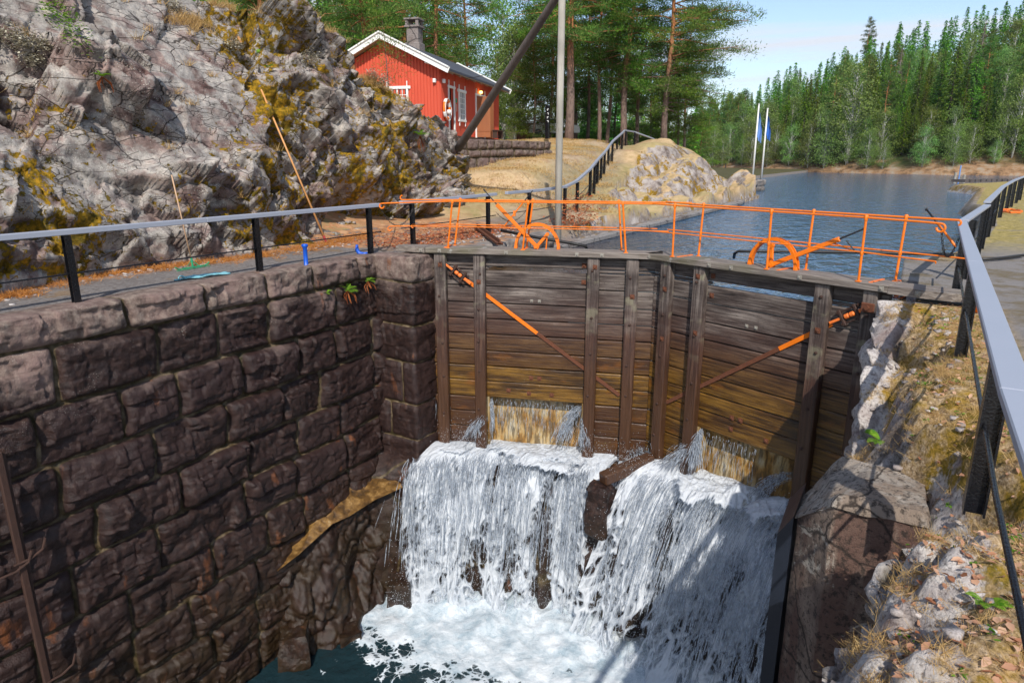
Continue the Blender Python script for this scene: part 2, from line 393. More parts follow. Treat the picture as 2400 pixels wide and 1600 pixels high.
def mat_leaf(name, a, b, c3, trans=.35, objvar=.5):
    t = NT(name); i = t.island()
    c = t.ramp(i, [(0, a), (.55, b), (1, c3)])
    r = t.n('ShaderNodeObjectInfo').outputs['Random']
    n = t.noise(t.pos(), .55, 3)
    c = t.n('ShaderNodeHueSaturation', {'Hue': t.mr(r, 0, 1, .5 - .035 * objvar, .5 + .045 * objvar), 'Saturation': t.mr(n, .3, .7, .85, 1.1), 'Value': t.math('MULTIPLY', t.mr(r, 0, 1, 1 - .3 * objvar, 1 + .35 * objvar), t.mr(n, .3, .7, .7, 1.3)), 'Color': c}).outputs[0]
    d = t.n('ShaderNodeBsdfDiffuse', {0: c})
    tr2 = t.n('ShaderNodeBsdfTranslucent', {0: c})
    m = t.n('ShaderNodeMixShader', {0: trans, 1: d.outputs[0], 2: tr2.outputs[0]})
    t.t.links.new(m.outputs[0], t.out.inputs[0]); return t.m
M['spruce'] = mat_leaf('spruce_needles', (.055, .105, .015), (.135, .225, .026), (.25, .35, .05), .45, 1.0)
M['pine'] = mat_leaf('pine_needles', (.060, .120, .022), (.135, .225, .040), (.26, .33, .075), .42, .7)
M['pinefar'] = mat_leaf('far_pine_needles', (.065, .135, .030), (.14, .235, .050), (.24, .33, .08), .45, 1.0)
M['birch'] = mat_leaf('birch_leaves', (.125, .20, .05), (.215, .31, .08), (.34, .44, .13), .4, 1.0)
M['bright'] = mat_leaf('young_spruce_needles', (.07, .19, .02), (.14, .33, .035), (.23, .46, .06), .35, .8)
M['deadtree'] = mat_leaf('dead_needles', (.13, .09, .07), (.22, .15, .12), (.30, .22, .17), .2, .4)
M['fern'] = mat_reddry('fern_green', (.10, .26, .02), (.28, .44, .05), .9, .4); M['weed'] = mat_reddry('weed_green', (.05, .13, .015), (.17, .30, .04), .9, .3)
M['fernbrown'] = mat_reddry('dead_fern', (.20, .05, .02), (.38, .13, .05))
M['drygrass'] = mat_reddry('dry_grass_blades', (.42, .25, .09), (.66, .47, .22))
M['orangegrass'] = mat_reddry('orange_dry_litter', (.42, .16, .04), (.66, .32, .10))
M['redleaf'] = mat_reddry('fallen_leaves_pink_brown', (.36, .15, .08), (.72, .46, .31))
M['redbush'] = mat_reddry('dry_red_leaves', (.30, .07, .03), (.60, .22, .10))
M['lichen'] = mat_reddry('pale_reindeer_lichen', (.34, .30, .22), (.58, .54, .42), .9, .1)
def mat_bark(name, low, high, z0, z1):
    t = NT(name); o = t.objc(); z = t.sepz(o); n = t.noise(t.map(o, (1, 1, .35)), 9, 6, .65)
    c = t.mix(t.mr(t.math('ADD', z, t.math('MULTIPLY', n, 2)), z0, z1), low, high)
    c = t.mix(t.ramp(n, [(.38, .7), (.55, 0)]), c, tuple(q * .35 for q in low))
    return t.bsdf(c, .9, t.bump(n, .9, .05))
M['pinebark'] = mat_bark('pine_bark', (.20, .135, .11), (.48, .19, .07), 4.5, 8.5)
M['bark'] = mat_bark('spruce_bark', (.10, .075, .06), (.13, .09, .07), 3, 8)
M['birchbark'] = mat_bark('birch_bark', (.55, .52, .48), (.6, .58, .54), 3, 8)
M['deadbark'] = mat_bark('dead_wood', (.30, .23, .20), (.36, .29, .25), 3, 8)
def mat_log(name, a, b, axis_rot=(0, 0, 0)):
    t = NT(name); o = t.objc(); v = t.map(o, (7, 7, .35)); n = t.noise(v, 3, 7, .65); m = t.noise(o, 1.2, 4)
    c = t.mix(n, a, b); c = t.mix(t.ramp(m, [(.4, .0), (.7, .5)]), c, tuple(q * .5 for q in a))
    c = t.mix(t.ramp(n, [(.30, 1), (.37, 0)]), c, (.015, .012, .012))
    return t.bsdf(c, .85, t.bump(n, .8, .03))
M['mast'] = mat_log('pale_mast_wood', (.30, .275, .23), (.50, .465, .40))
M['log'] = mat_log('dark_log_wood', (.06, .047, .042), (.19, .155, .135))
def mat_gate(planks):
    t = NT('gate_plank_wood' if planks else 'gate_post_wood'); o = t.objc(); z = t.sepz(o)
    v = t.map(o, (.35, 1, 7) if planks else (7, 4, .35)); g = t.noise(v, 3.2, 8, .65, .25); b = t.noise(t.map(o, (.45, 1, 1.4)), 1.6, 5, .6); f = t.noise(o, 26, 6, .7)
    rd = t.attr('rnd')
    grey = t.ramp(t.math('ADD', t.math('MULTIPLY', g, .6), t.math('MULTIPLY', b, .45)), [(.38, (.020, .014, .013)), (.48, (.070, .055, .053)), (.58, (.165, .145, .142)), (.7, (.32, .29, .28))])
    mid = t.ramp(g, [(.3, (.018, .008, .007)), (.5, (.066, .030, .023)), (.7, (.14, .078, .055))])
    olive = t.ramp(t.math('ADD', t.math('MULTIPLY', g, .5), t.math('MULTIPLY', b, .5)), [(.34, (.020, .011, .004)), (.44, (.062, .031, .008)), (.52, (.15, .080, .014)), (.61, (.27, .150, .024)), (.74, (.10, .065, .014))])
    zz = t.math('ADD', z, t.math('MULTIPLY', t.math('SUBTRACT', b, .5), 1.3))
    c = t.mix(t.mr(zz, -1.75, -.65), mid, grey)
    lowf = t.mr(zz, -2.5 if planks else -3.0, -1.25 if planks else -1.6, 1, 0)
    if planks:
        ol = t.mix(t.mr(rd, .35, .6), olive, t.mix(.75, olive, (.055, .022, .013)))
        c = t.mix(t.math('MULTIPLY', lowf, .92), c, ol)
        c = t.mix(t.ramp(t.noise(t.map(o, (.5, 1, 1.2)), 2.6, 4), [(.60, 0), (.70, .6)]), c, t.mix(lowf, c, (.22, .085, .012)))
        # pale algae dots
        dots = t.math('MULTIPLY', t.ramp(t.voro(o, 13), [(.10, 1), (.17, 0)]), t.ramp(t.noise(o, 1.3, 3), [(.6, 0), (.66, .7)]))
        c = t.mix(t.math('MULTIPLY', dots, lowf), c, (.32, .34, .13))
    else:
        c = t.mix(t.math('MULTIPLY', lowf, .55), c, (.085, .045, .022))
        c = t.mix(t.math('MULTIPLY', t.ramp(t.noise(o, 3, 5), [(.56, 0), (.66, .7)]), t.mr(z, -2.2, -.6)), c, (.27, .27, .20))
    c = t.mix(t.ramp(f, [(.34, .6), (.42, 0)]), c, (.02, .015, .012))
    bp = t.bump(t.math('ADD', g, t.math('MULTIPLY', f, .3)), .85, .02)
    c = t.mix(1, c, (.92, .84, .74), 'MULTIPLY')
    return t.bsdf(c, t.mr(lowf, 0, 1, .75, .34), bp)
M['plank'] = mat_gate(True); M['gpost'] = mat_gate(False)
def mat_walk():
    t = NT('weathered_walkway_wood'); o = t.objc(); g = t.noise(t.map(o, (.5, 9, 9)), 3, 8, .65)
    c = t.ramp(g, [(.3, (.06, .045, .035)), (.5, (.20, .165, .14)), (.7, (.33, .29, .25))])
    c = t.mix(t.ramp(t.noise(o, 1.4, 5), [(.52, 0), (.7, .55)]), c, (.12, .11, .055))
    c = t.mix(t.ramp(t.noise(o, 2.4, 5), [(.68, 0), (.74, .8)]), c, (.5, .5, .47))
    return t.bsdf(c, .8, t.bump(g, .8, .02))
M['walk'] = mat_walk()
def mat_sluice():
    t = NT('stained_sluice_wall'); o = t.objc(); n = t.noise(t.map(o, (1.4, 1, .6)), 2.2, 7, .65); s = t.noise(t.map(o, (5, 5, .25)), 3, 5)
    c = t.ramp(n, [(.33, (.05, .035, .015)), (.45, (.30, .15, .03)), (.55, (.42, .30, .14)), (.66, (.48, .42, .30))])
    c = t.mix(t.ramp(s, [(.42, .7), (.55, 0)]), c, (.05, .03, .012))
    return t.bsdf(c, .3, t.bump(n, .5, .03))
M['sluice'] = mat_sluice()
def mat_concrete(name, a, b, dirt=(.10, .065, .05)):
    t = NT(name); p = t.pos(); n = t.noise(p, 1.7, 7, .6, .3); f = t.noise(p, 18, 7, .7)
    c = t.mix(n, a, b); c = t.mix(t.ramp(f, [(.36, .75), (.5, 0)]), c, tuple(q * .4 for q in a))
    c = t.mix(t.ramp(t.noise(p, .8, 5, .6), [(.5, 0), (.66, .7)]), c, dirt)
    ck = t.voro(t.mix(.12, p, t.n('ShaderNodeTexNoise', {'Vector': p, 'Scale': 2.0, 'Detail': 4}).outputs['Color']), .9, 'DISTANCE_TO_EDGE')
    c = t.mix(t.ramp(ck, [(.008, .8), (.022, 0)]), c, (.04, .033, .03))
    return t.bsdf(c, .9, t.bump(t.math('ADD', n, t.math('MULTIPLY', f, .6)), .7, .04))
M['concrete'] = mat_concrete('path_concrete', (.20, .185, .18), (.34, .31, .285))
def mat_pier(name, lo, hi, red):
    t = NT(name); p = t.pos(); n = t.noise(p, 2.2, 9, .7, .4); f = t.noise(p, 16, 8, .75); v = t.noise(t.map(p, (2.2, 2.2, .3)), 1.6, 6, .65)
    c = t.mix(t.ramp(n, [(.35, 0), (.62, 1)]), lo, hi); c = t.mix(t.ramp(v, [(.46, 0), (.56, .85)]), c, red)
    c = t.mix(t.ramp(t.noise(p, 1.3, 7, .7, 1.2), [(.60, 0), (.64, .9)]), c, (.55, .48, .40))
    c = t.mix(t.ramp(f, [(.40, .85), (.50, 0)]), c, (.035, .025, .02))
    e = t.voro(t.mix(.3, p, t.n('ShaderNodeTexNoise', {'Vector': p, 'Scale': 2.0, 'Detail': 5}).outputs['Color']), 1.3, 'DISTANCE_TO_EDGE')
    c = t.mix(t.ramp(e, [(.004, .9), (.016, 0)]), c, (.03, .02, .015))
    c = t.mix(t.ramp(t.math('ADD', t.sepz(p), t.math('MULTIPLY', n, .7)), [(.0, 0), (1, 0)]), c, lo)
    return t.bsdf(c, .9, t.bump(t.math('ADD', t.math('MULTIPLY', n, 1.2), f), 1.0, .05))
M['pier'] = mat_pier('pier_concrete', (.09, .05, .04), (.34, .25, .19), (.15, .078, .058))
M['piertop'] = mat_pier('pier_top_concrete', (.22, .18, .15), (.52, .45, .38), (.30, .22, .16))
def mat_ground():
    t = NT('ground_mixed'); p = t.pos(); n = t.noise(p, .35, 6, .6); m = t.noise(p, 2.5, 8, .7); f = t.noise(p, 14, 6, .7)
    grass = t.ramp(t.math('ADD', t.math('MULTIPLY', n, .5), t.math('MULTIPLY', m, .5)), [(.36, (.25, .20, .08)), (.46, (.43, .30, .155)), (.56, (.56, .395, .23)), (.66, (.38, .24, .14))])
    grass = t.mix(t.ramp(t.noise(p, .22, 4), [(.45, 0), (.6, .5)]), grass, (.27, .25, .09)); grass = t.mix(t.ramp(t.noise(p, .9, 6, .7), [(.55, 0), (.64, .6)]), grass, (.33, .19, .10))
    conc = t.mix(m, (.15, .135, .13), (.30, .27, .25)); conc = t.mix(t.ramp(f, [(.4, .6), (.55, 0)]), conc, (.09, .07, .06))
    lit = t.ramp(m, [(.35, (.20, .10, .06)), (.5, (.42, .20, .09)), (.65, (.60, .36, .20))])
    conc = t.mix(t.ramp(t.noise(p, 1.1, 6, .7), [(.56, 0), (.64, .75)]), conc, (.23, .15, .08))
    forest = t.ramp(m, [(.35, (.035, .04, .012)), (.6, (.12, .10, .04))])
    rock = t.ramp(t.noise(p, 1.6, 9, .7), [(.32, (.05, .04, .036)), (.45, (.22, .18, .16)), (.55, (.36, .315, .285)), (.68, (.46, .41, .37))])
    ms = t.ramp(t.noise(p, 1.3, 8, .75), [(.53, 0), (.565, 1)])
    rock = t.mix(ms, rock, t.ramp(f, [(.3, (.09, .07, .008)), (.55, (.26, .15, .015)), (.75, (.44, .22, .04))]))
    steep = t.n('ShaderNodeNewGeometry').outputs['Normal']; sz = t.sepz(steep)
    rk = t.math('MULTIPLY', t.attr('rock'), t.ramp(t.math('ADD', sz, t.math('MULTIPLY', m, .35)), [(.95, 1), (1.08, 0)]))
    c = t.mix(t.attr('forest'), grass, forest)
    c = t.mix(t.attr('path'), c, conc); c = t.mix(t.math('MULTIPLY', t.attr('litter'), t.ramp(m, [(.42, 0), (.5, 1)])), c, lit)
    c = t.mix(rk, c, rock)
    return t.bsdf(c, .95, t.bump(t.math('ADD', m, t.math('MULTIPLY', f, .5)), .8, .08), 0, .2)
M['ground'] = mat_ground()
def mat_hill():
    t = NT('hill_floor'); p = t.pos(); n = t.noise(p, .07, 6, .65); z = t.sepz(p)
    c = t.ramp(n, [(.4, (.018, .032, .010)), (.6, (.05, .07, .02))])
    sh = t.mr(t.math('ADD', z, t.math('MULTIPLY', t.math('SUBTRACT', n, .5), 16)), .6, 3.4, 1, 0)
    c = t.mix(t.math('MULTIPLY', sh, .9), c, t.ramp(t.noise(p, .6, 6, .7), [(.35, (.10, .06, .04)), (.5, (.33, .19, .10)), (.65, (.36, .29, .22))]))
    return t.bsdf(c, .95, t.bump(n, .5, .5), 0, .1)
M['hill'] = mat_hill()
def mat_lake():
    t = NT('lake_water'); p = t.pos(); v = t.map(p, (1, .62, 1), (0, 0, R(35)))
    a = t.noise(v, 1.7, 3, .5, .4); b = t.noise(v, 5.5, 3, .5); c = t.noise(t.map(p, (.5, .25, 1)), .5, 3)
    h = t.math('ADD', t.math('ADD', a, t.math('MULTIPLY', b, .32)), t.math('MULTIPLY', c, .6))
    yy = t.sepz(p, 1)
    near = t.mr(yy, 15, 30, 1, 0)
    col = t.mix(t.math('MULTIPLY', near, t.mr(t.sepz(p, 0), -9, -5, 1, .15)), (.022, .085, .17), (.10, .055, .02))
    return t.bsdf(col, .07, t.bump(h, t.mr(yy, 16, 40, .55, 1.0), .26), 0, .6, {'IOR': 1.33})
M['lake'] = mat_lake()
def mat_foam(name, kind):
    t = NT(name); p = t.pos(); u = t.uv()
    white = t.n('ShaderNodeBsdfPrincipled', {'Base Color': (.70, .75, .80, 1), 'Roughness': .45, 'Specular IOR Level': .4, 'Subsurface Weight': 0.0})
    tl = t.n('ShaderNodeBsdfTranslucent', {0: (.80, .86, .92, 1)})
    wt = t.n('ShaderNodeMixShader', {0: .3, 1: white.outputs[0], 2: tl.outputs[0]})
    if kind == 'sheet':
        d1 = t.n('ShaderNodeTexNoise', {'Vector': t.map(u, (1, .45, 1)), 'Scale': 2.2, 'Detail': 4}).outputs['Color']
        w1 = t.mix(.16, t.map(u, (1, .42, 1)), d1)
        d2 = t.n('ShaderNodeTexNoise', {'Vector': t.map(u, (1, .4, 1)), 'Scale': 9, 'Detail': 3}).outputs['Color']
        w2 = t.mix(.05, w1, d2)
        big = t.voro(w2, 4.6, 'DISTANCE_TO_EDGE'); sm = t.voro(w2, 11, 'DISTANCE_TO_EDGE')
        st = t.noise(t.map(w2, (1, .16, 1)), 26, 5, .65); bg = t.noise(t.map(u, (1, .3, 1)), 1.9, 4, .6)
        thin = t.attr('thin')
        lace = t.math('ADD', t.ramp(big, [(0, .62), (.20, 0)]), t.ramp(sm, [(0, .42), (.22, 0)]))
        f = t.math('ADD', t.math('ADD', lace, t.math('MULTIPLY', st, .45)), t.math('MULTIPLY', bg, 1.0))
        f = t.math('SUBTRACT', f, t.math('MULTIPLY', thin, 1.0))
        al = t.ramp(f, [(.40, 0), (.66, .75), (.95, 1)])
        hgt = f
    elif kind == 'strand':
        st = t.noise(t.map(p, (1, 1, .3)), 30, 3); al = t.ramp(st, [(.42, .15), (.6, .85)]); hgt = st
    else:
        al = None
    if al is not None:
        tr = t.n('ShaderNodeBsdfTransparent')
        t.set(white.inputs['Normal'], t.bump(hgt, .7, .05)); t.set(white.inputs['Base Color'], t.ramp(hgt, [(.40, (.42, .48, .57)), (.9, (.76, .79, .83))]))  # bluish shading of the thinner foam is painted into the base colour
        m = t.n('ShaderNodeMixShader', {0: al, 1: tr.outputs[0], 2: wt.outputs[0]}); t.t.links.new(m.outputs[0], t.out.inputs[0])
    else: t.t.links.new(wt.outputs[0], t.out.inputs[0])
    return t.m
M['sheet'] = mat_foam('falling_white_water', 'sheet'); M['strand'] = mat_foam('water_strands', 'strand'); M['drop'] = mat_foam('spray_drops', 'drop')
def mat_pool():
    t = NT('pool_water'); p = t.pos(); fo = t.attr('foam')
    w1 = t.mix(.25, p, t.n('ShaderNodeTexNoise', {'Vector': p, 'Scale': 1.3, 'Detail': 4}).outputs['Color'])
    w2 = t.mix(.08, w1, t.n('ShaderNodeTexNoise', {'Vector': p, 'Scale': 6, 'Detail': 3}).outputs['Color'])
    big = t.voro(w2, 3.0, 'DISTANCE_TO_EDGE'); sm = t.voro(w2, 8, 'DISTANCE_TO_EDGE'); n = t.noise(w2, 3.2, 7, .68)
    lace = t.math('ADD', t.ramp(big, [(0, .16), (.10, 0)]), t.ramp(sm, [(0, .16), (.14, 0)]))
    n2_ = t.noise(t.map(w1, (1, .45, 1), (0, 0, R(25))), 5.5, 8, .72)
    f = t.math('ADD', t.math('ADD', lace, t.math('ADD', t.math('MULTIPLY', n, .7), t.math('MULTIPLY', n2_, .55))), fo)
    k = t.ramp(f, [(.92, 0), (1.10, .35), (1.38, .85), (1.7, 1)])
    wat = t.n('ShaderNodeBsdfPrincipled', {'Base Color': (.010, .026, .032, 1), 'Roughness': .05, 'IOR': 1.33, 'Normal': t.bump(t.noise(w2, 3.5, 6, .6), .8, .12)})
    fm = t.n('ShaderNodeBsdfPrincipled', {'Base Color': t.mix(t.ramp(n, [(.35, 0), (.62, 1)]), (.33, .42, .48), (.74, .78, .81)), 'Roughness': .6, 'Normal': t.bump(n, .6, .12)})
    m = t.n('ShaderNodeMixShader', {0: k, 1: wat.outputs[0], 2: fm.outputs[0]}); t.t.links.new(m.outputs[0], t.out.inputs[0]); return t.m
M['pool'] = mat_pool()
def mat_boards(name, a, b):
    t = NT(name); o = t.objc(); n = t.noise(t.map(o, (1, 1, .2)), 4, 5); return t.bsdf(t.mix(n, a, b), .7, t.bump(n, .3, .02))
M['redwood'] = mat_boards('red_board_paint', (.52, .062, .028), (.66, .095, .042))
M['roof'] = mat_boards('dark_slate_roof', (.055, .058, .075), (.085, .09, .11))
M['door'] = mat_boards('brown_door_wood', (.22, .065, .02), (.34, .12, .04))
M['chimney'] = mat_concrete('chimney_plaster', (.18, .145, .13), (.30, .26, .24))
M['eave'] = mat_boards('bare_eave_wood', (.30, .20, .13), (.44, .31, .20))
M['dark'] = mat_paint('dark_interior', (.012, .009, .008), .2, .8)
def mat_glass():
    t = NT('window_glass'); return t.bsdf((.03, .035, .04), .06)
M['glass'] = mat_glass()
def mat_lamp():
    t = NT('lit_porch_lamp'); e = t.n('ShaderNodeEmission', {0: (1, .62, .12, 1), 1: 6.0}); t.t.links.new(e.outputs[0], t.out.inputs[0]); return t.m
M['lamp'] = mat_lamp()
# ---------------------------------------------------------------- terrain, left side
CP = np.array([(-11,-4,0),(-13,-4,0),(-11,4,0),(-13.5,4,0),(-11,9,0),(-14,9,0),(-11,14,0),(-13,14,0),(-10,14,0),(-11,18,0),(-13,18,.02),(-10,17,0),(-10.2,20,-.05),(-11,21,.05),(-12.5,21,.1),(-11.2,24,.2),(-12,24,.3),
 (-11.9,27.2,.63),(-12.9,30.3,1.0),(-13.9,33.5,1.35),(-15.3,38,1.9),(-16.7,42.3,2.5),(-18,46.5,3.0),(-19,50,2.9),(-14.5,19.5,.15),(-15.2,22,.5),(-15.4,24.5,.9),(-16,27.5,1.75),(-16.2,31,2.2),(-16.3,34.5,2.4),(-17.5,38,2.7),(-18.5,41,2.9),
 (-20.5,36,3.1),(-24,32,3.2),(-26,26,3.3),(-22,22,3.0),(-20,41,3.1),(-20,45,3.4),(-22.5,45,3.5),(-26,46,3.4),(-27,40,3.4),(-19.5,20,3.0),(-20,14,3.5),(-20,8,3.5),(-20,0,3.5),(-15,46,3.2),
 (-15.5,40,2.75),(-15,44,3.2),(-16,48,3.5),(-15.6,51,3.2),(-15,54,2.0),(-13.8,56.5,.7),(-12.6,58,.0),(-10.3,30,-.3),(-10.3,34,-.2),(-10.4,38,-.1),(-10.6,42,.0),(-10.9,46,.1),(-11.5,50,.1),(-11.6,34,.8),(-12,38,1.4),(-12.4,42,1.9),(-12.8,46,2.3),(-13.6,50,2.1),(-12.8,54,.9),(-10.6,29,.35),(-10.5,26,.1),(-10.3,23,-.1),
 (-18,55,3.0),(-17,60,1.6),(-16,66,.5),(-20,60,3),(-30,60,3.5),(-30,47,3.5),(-45,50,6),(-60,80,10),(-42,100,2),(-32,84,1.6),(-24,76,1.0),(-45,30,8),(-45,10,10),(-70,40,16),(-90,80,22),(-120,140,30),(-70,110,6),(-12,70,-2.5),(-15,69,-2),(-14,80,-3),(-20,88,-3),(-24,97,-3),(-16,100,-3),(-30,112,-3),(-20,125,-3),(-45,140,-3),(-30,150,-3),(-60,170,-3),(-13,61,.1),(-16,71,-1),(-12,120,-3),(-35,20,4.5),(-60,0,14),(-100,0,30),(-90,40,26)], dtype=float)
def zL(X, Y):
    num = 0; den = 0
    for (a, b, c) in CP:
        d2 = (X - a) ** 2 + (Y - b) ** 2; wt = 1 / (d2 + .6) ** 2.0; num = num + wt * c; den = den + wt
    return num / den
def smst(x, a, b):
    t = np.clip((x - a) / (b - a), 0, 1); return t * t * (3 - 2 * t)
tx = np.concatenate([[0, 0.001], np.arange(.12, 13, .13), 13 + np.cumsum(np.linspace(.25, 9, 34))])
ty = np.concatenate([np.arange(-5, 62, .15), 62 + np.cumsum(np.linspace(.3, 9, 42))])
TT, YY = np.meshgrid(tx, ty)
XE = np.where(YY < 12.1, -10.78, np.where(YY < 12.9, -10.78, -9.68)) - smst(YY, 52, 60) * 2.2 - smst(YY, 60, 90) * 8
XX = XE - TT
ZZ = zL(XX, YY)
n1 = fbm(XX * .8, YY * .8, o=5, s=3)
pathw = 1 - smst(np.abs(XX - np.interp(YY, [-5, 17, 21, 24, 27, 30, 33.5, 38, 42, 46, 50, 60], [-12, -12, -11.6, -12, -12.8, -13.8, -14.8, -16.2, -17.6, -19, -20, -22])), 1.15, 1.9)
rockm = smst(YY, 20, 22.5) * (1 - smst(YY, 57, 60)) * smst(-pathw, -.7, -.1) * (XX > np.interp(YY, [20, 24, 30, 38, 46, 52, 60], [-10.7, -11, -12.3, -14, -15.5, -16.5, -17]))
wq = fbm(XX * .8, YY * .8, o=3, s=9) * .3; fa, ca = blocks(YY * .42 + wq, XX * .7 + wq, 11); fb, cb_ = blocks(YY * 1.3 + wq, XX * 1.7 + wq, 12)
ZZ = ZZ + n1 * (.03 + .09 * smst(TT, 4, 9)) * smst(TT, .1, 1)
rk2 = rockm * smst(fbm(XX * .25, YY * .25, o=2, s=77) + .45 * smst(XX, -14, -10.5), -.35, .05)
ZZ = ZZ + rk2 * (fa * 1.1 + fb * .7 - .06 * ca) * smst(TT, .1, 1.4) + rockm * n1 * .25 * smst(TT, .1, 1)
XX = XX + rk2 * (fb * .25 + fa * .2) * smst(TT, .15, 1)
edge_lo = smst(YY, 18.5, 20.5) * .42 - smst(YY, 56, 59) * .2
ZZ = np.where(TT < .35, -edge_lo + smst(YY, 50, 60) * 0, np.maximum(ZZ, -edge_lo * (1 - smst(TT, .3, 1.2))))
ZZ = np.where(TT == 0, -3.2, ZZ)
ZZ = ZZ + fbm(XX * .15, YY * .15, o=3, s=5) * 1.5 * smst(TT, 20, 40)
path = np.where(YY < 19, (TT < 5).astype(float), pathw * (1 - smst(YY, 44, 50)) * (1 - .62 * smst(YY, 19, 24))); path = np.clip(np.maximum(path, (TT < .35) * 1.0), 0, 1)
litter = np.where(YY < 20, smst(TT + n1 * .8, 1.9, 2.6), 0) + smst(YY, 12.9, 14) * (1 - smst(YY, 17, 22)) * .8
litter = np.clip(litter, 0, 1) * (1 - smst(YY, 20, 24))
forest = np.maximum(smst(YY, 56, 66), smst(-XX, 26, 34))
# photo shows a sandy spit beyond the knoll
grid('ground', np.stack([XX, YY, ZZ], -1), M['ground'], attrs={'path': path, 'litter': litter, 'forest': forest, 'rock': rockm}, flip=True, smooth=True)['kind'] = 'structure'
def ground_z(x, y):
    return float(zL(np.array([float(x)]), np.array([float(y)]))[0])

# far hills, right hillside across the lake
SHX = np.array([-900, -400, -200, -120, -88, -66, -47, -29, -11, 3, 15, 40, 70, 100, 160, 300]); SHY = np.array([1500, 1000, 640, 420, 320, 235, 181, 163, 152, 144, 143, 146, 135, 120, 60, -40])
def shore_r(az):                                      # az: clockwise from +Y
    a = np.arctan2(SHX, SHY); return np.interp(az, a, np.hypot(SHX, SHY))
def hill_h(x, y):
    r = np.hypot(x, y); az = np.arctan2(x, y); d = r - shore_r(az)
    hm = np.interp(np.degrees(az), [-40, -24, -20, -17, -14.5, -12, -9.5, -6, -3, 1, 6, 15, 40, 80], [60, 62, 50, 10, 3, 7, 13, 19, 24, 25, 27, 32, 42, 50])
    sp = np.interp(np.degrees(az), [-24, -19, -16, -10, 5], [160, 130, 75, 85, 75])
    h = 1.0 * smst(d, -1, 2) + hm * (1 - np.exp(-np.clip(d - 1.5, 0, None) / sp * 1.25)) + fbm(x * .03, y * .03, o=3, s=21) * 2.2 * smst(d, 3, 25)
    return np.where(d < 0, -2.5 + 3 * np.clip(d + 1, 0, 1), h)
az = np.radians(np.concatenate([np.arange(-62, -26, 1.0), np.arange(-26, 14, .3), np.arange(14, 100, 1.5)])); dd = np.concatenate([np.arange(-3, 12, .8), 12 + np.cumsum(np.linspace(1.5, 60, 45))])
DD, AZ = np.meshgrid(dd, az); RR = shore_r(AZ) + DD
HX, HY = RR * np.sin(AZ), RR * np.cos(AZ); HZ = hill_h(HX, HY) - .6
grid('hills', np.stack([HX, HY, HZ], -1), M['hill'], smooth=True)['kind'] = 'structure'
# lake
mb = MB(); mb.add([(-9.75, 13.35, -.6), (-9.75, 19, -.6), (-900, 19, -.6), (-900, 1800, -.6), (900, 1800, -.6), (900, 19, -.6), (0.05, 19, -.6), (0.05, 12.95, -.6), (-4.7, 14.72, -.6)], [(0, 8, 7, 6, 1), (2, 1, 6, 5, 4, 3)][:1])
mb.f = []; mb.f += [(8, 1, 0), (7, 6, 8), (8, 6, 1), (1, 6, 3, 2), (6, 5, 4, 3)]
lk = mb.build('lake', M['lake']); lk['kind'] = 'structure'
for pz in lk.data.polygons:
    if pz.normal.z < 0: pz.flip()

# ---------------------------------------------------------------- left rock face
U = np.arange(-4, 26.3, .04); V = np.linspace(0, 1.45, 300)
VV, UU = np.meshgrid(V, U)
def itp(y, xs, ys): return np.interp(y, xs, ys)
bx = itp(UU, [-4, 5.3, 7.6, 9, 10.2, 12, 13.75, 16, 19.5, 22, 23.5, 25, 26.3], [-12.2, -12.8, -13.6, -13.55, -13.2, -13.3, -13.6, -14.4, -15.3, -15.3, -15.5, -16.0, -16.8])
rx = itp(UU, [-4, 10, 14, 18, 20, 22, 24, 25.6], [-16.8, -17.0, -16.8, -16.7, -16.8, -17.1, -17.2, -17.4])
rz = itp(UU, [-4, 4, 9, 11.8, 13.64, 14.05, 14.18, 14.5, 15.23, 16.03, 16.33, 17.62, 18.28, 18.87, 19.39, 20.63, 20.97, 21.36, 21.98, 22.1, 23.31, 24.26, 24.96, 25.69, 26.3], [7.1, 7.2, 6.9, 6.5, 6.3, 6.2, 5.85, 6.1, 6.2, 6.1, 5.65, 5.9, 5.75, 5.36, 5.2, 5.0, 4.95, 4.5, 4.45, 3.9, 3.7, 3.4, 2.85, 1.95, .7]) - .12
vv = np.clip(VV, 0, 1); back = np.clip(VV - 1, 0, None) / .45
wob = fbm(UU * .45, VV * 2.2, o=3, s=31)
PX = bx + (rx - bx) * (vv ** 1.15) - back * 4.5
PZ = -.25 + (rz + .25) * (vv ** .82) - back * np.clip(rz - 2.6, 0, 9) * .9
L = PZ * 1.15
# strata dip: down towards the right
a1 = np.radians(-36); ru = UU * math.cos(a1) + L * math.sin(a1); rv = -UU * math.sin(a1) + L * math.cos(a1)
wx, wy = fbm(UU * .9, L * .9, o=3, s=41) * .35, fbm(UU * .9 + 9, L * .9, o=3, s=42) * .35
f0, c0 = blocks(ru * .26 + wx * .3, rv * .40 + wy * .3, 51, 2.0, .35)
f1_, c1 = blocks(ru * .55 + wx * .7, rv * .95 + wy * .7, 52, 2.4, .35)
f2_, c2 = blocks(ru * 1.3 + wx, rv * 2.1 + wy, 53, 2.4, .35)
f3_, c3 = blocks(ru * 3.2 + wx * 2, rv * 4.6 + wy * 2, 54, 2.2, .4)
f4_, c4 = blocks(ru * 7.5 + wx * 3, rv * 9 + wy * 3, 57, 2.2, .4)
fs_, cs_, _ = facets(ru * .7 + wx, rv * 1.3 + wy, 59)
brk = smst(fbm(UU * .35 + 3, L * .5, o=3, s=55), -.2, .3) * .7 + .55 * smst(L, 3.4, .8) + .45 * smst(UU, 12, 16)
brk = np.clip(brk, 0, 1.3)
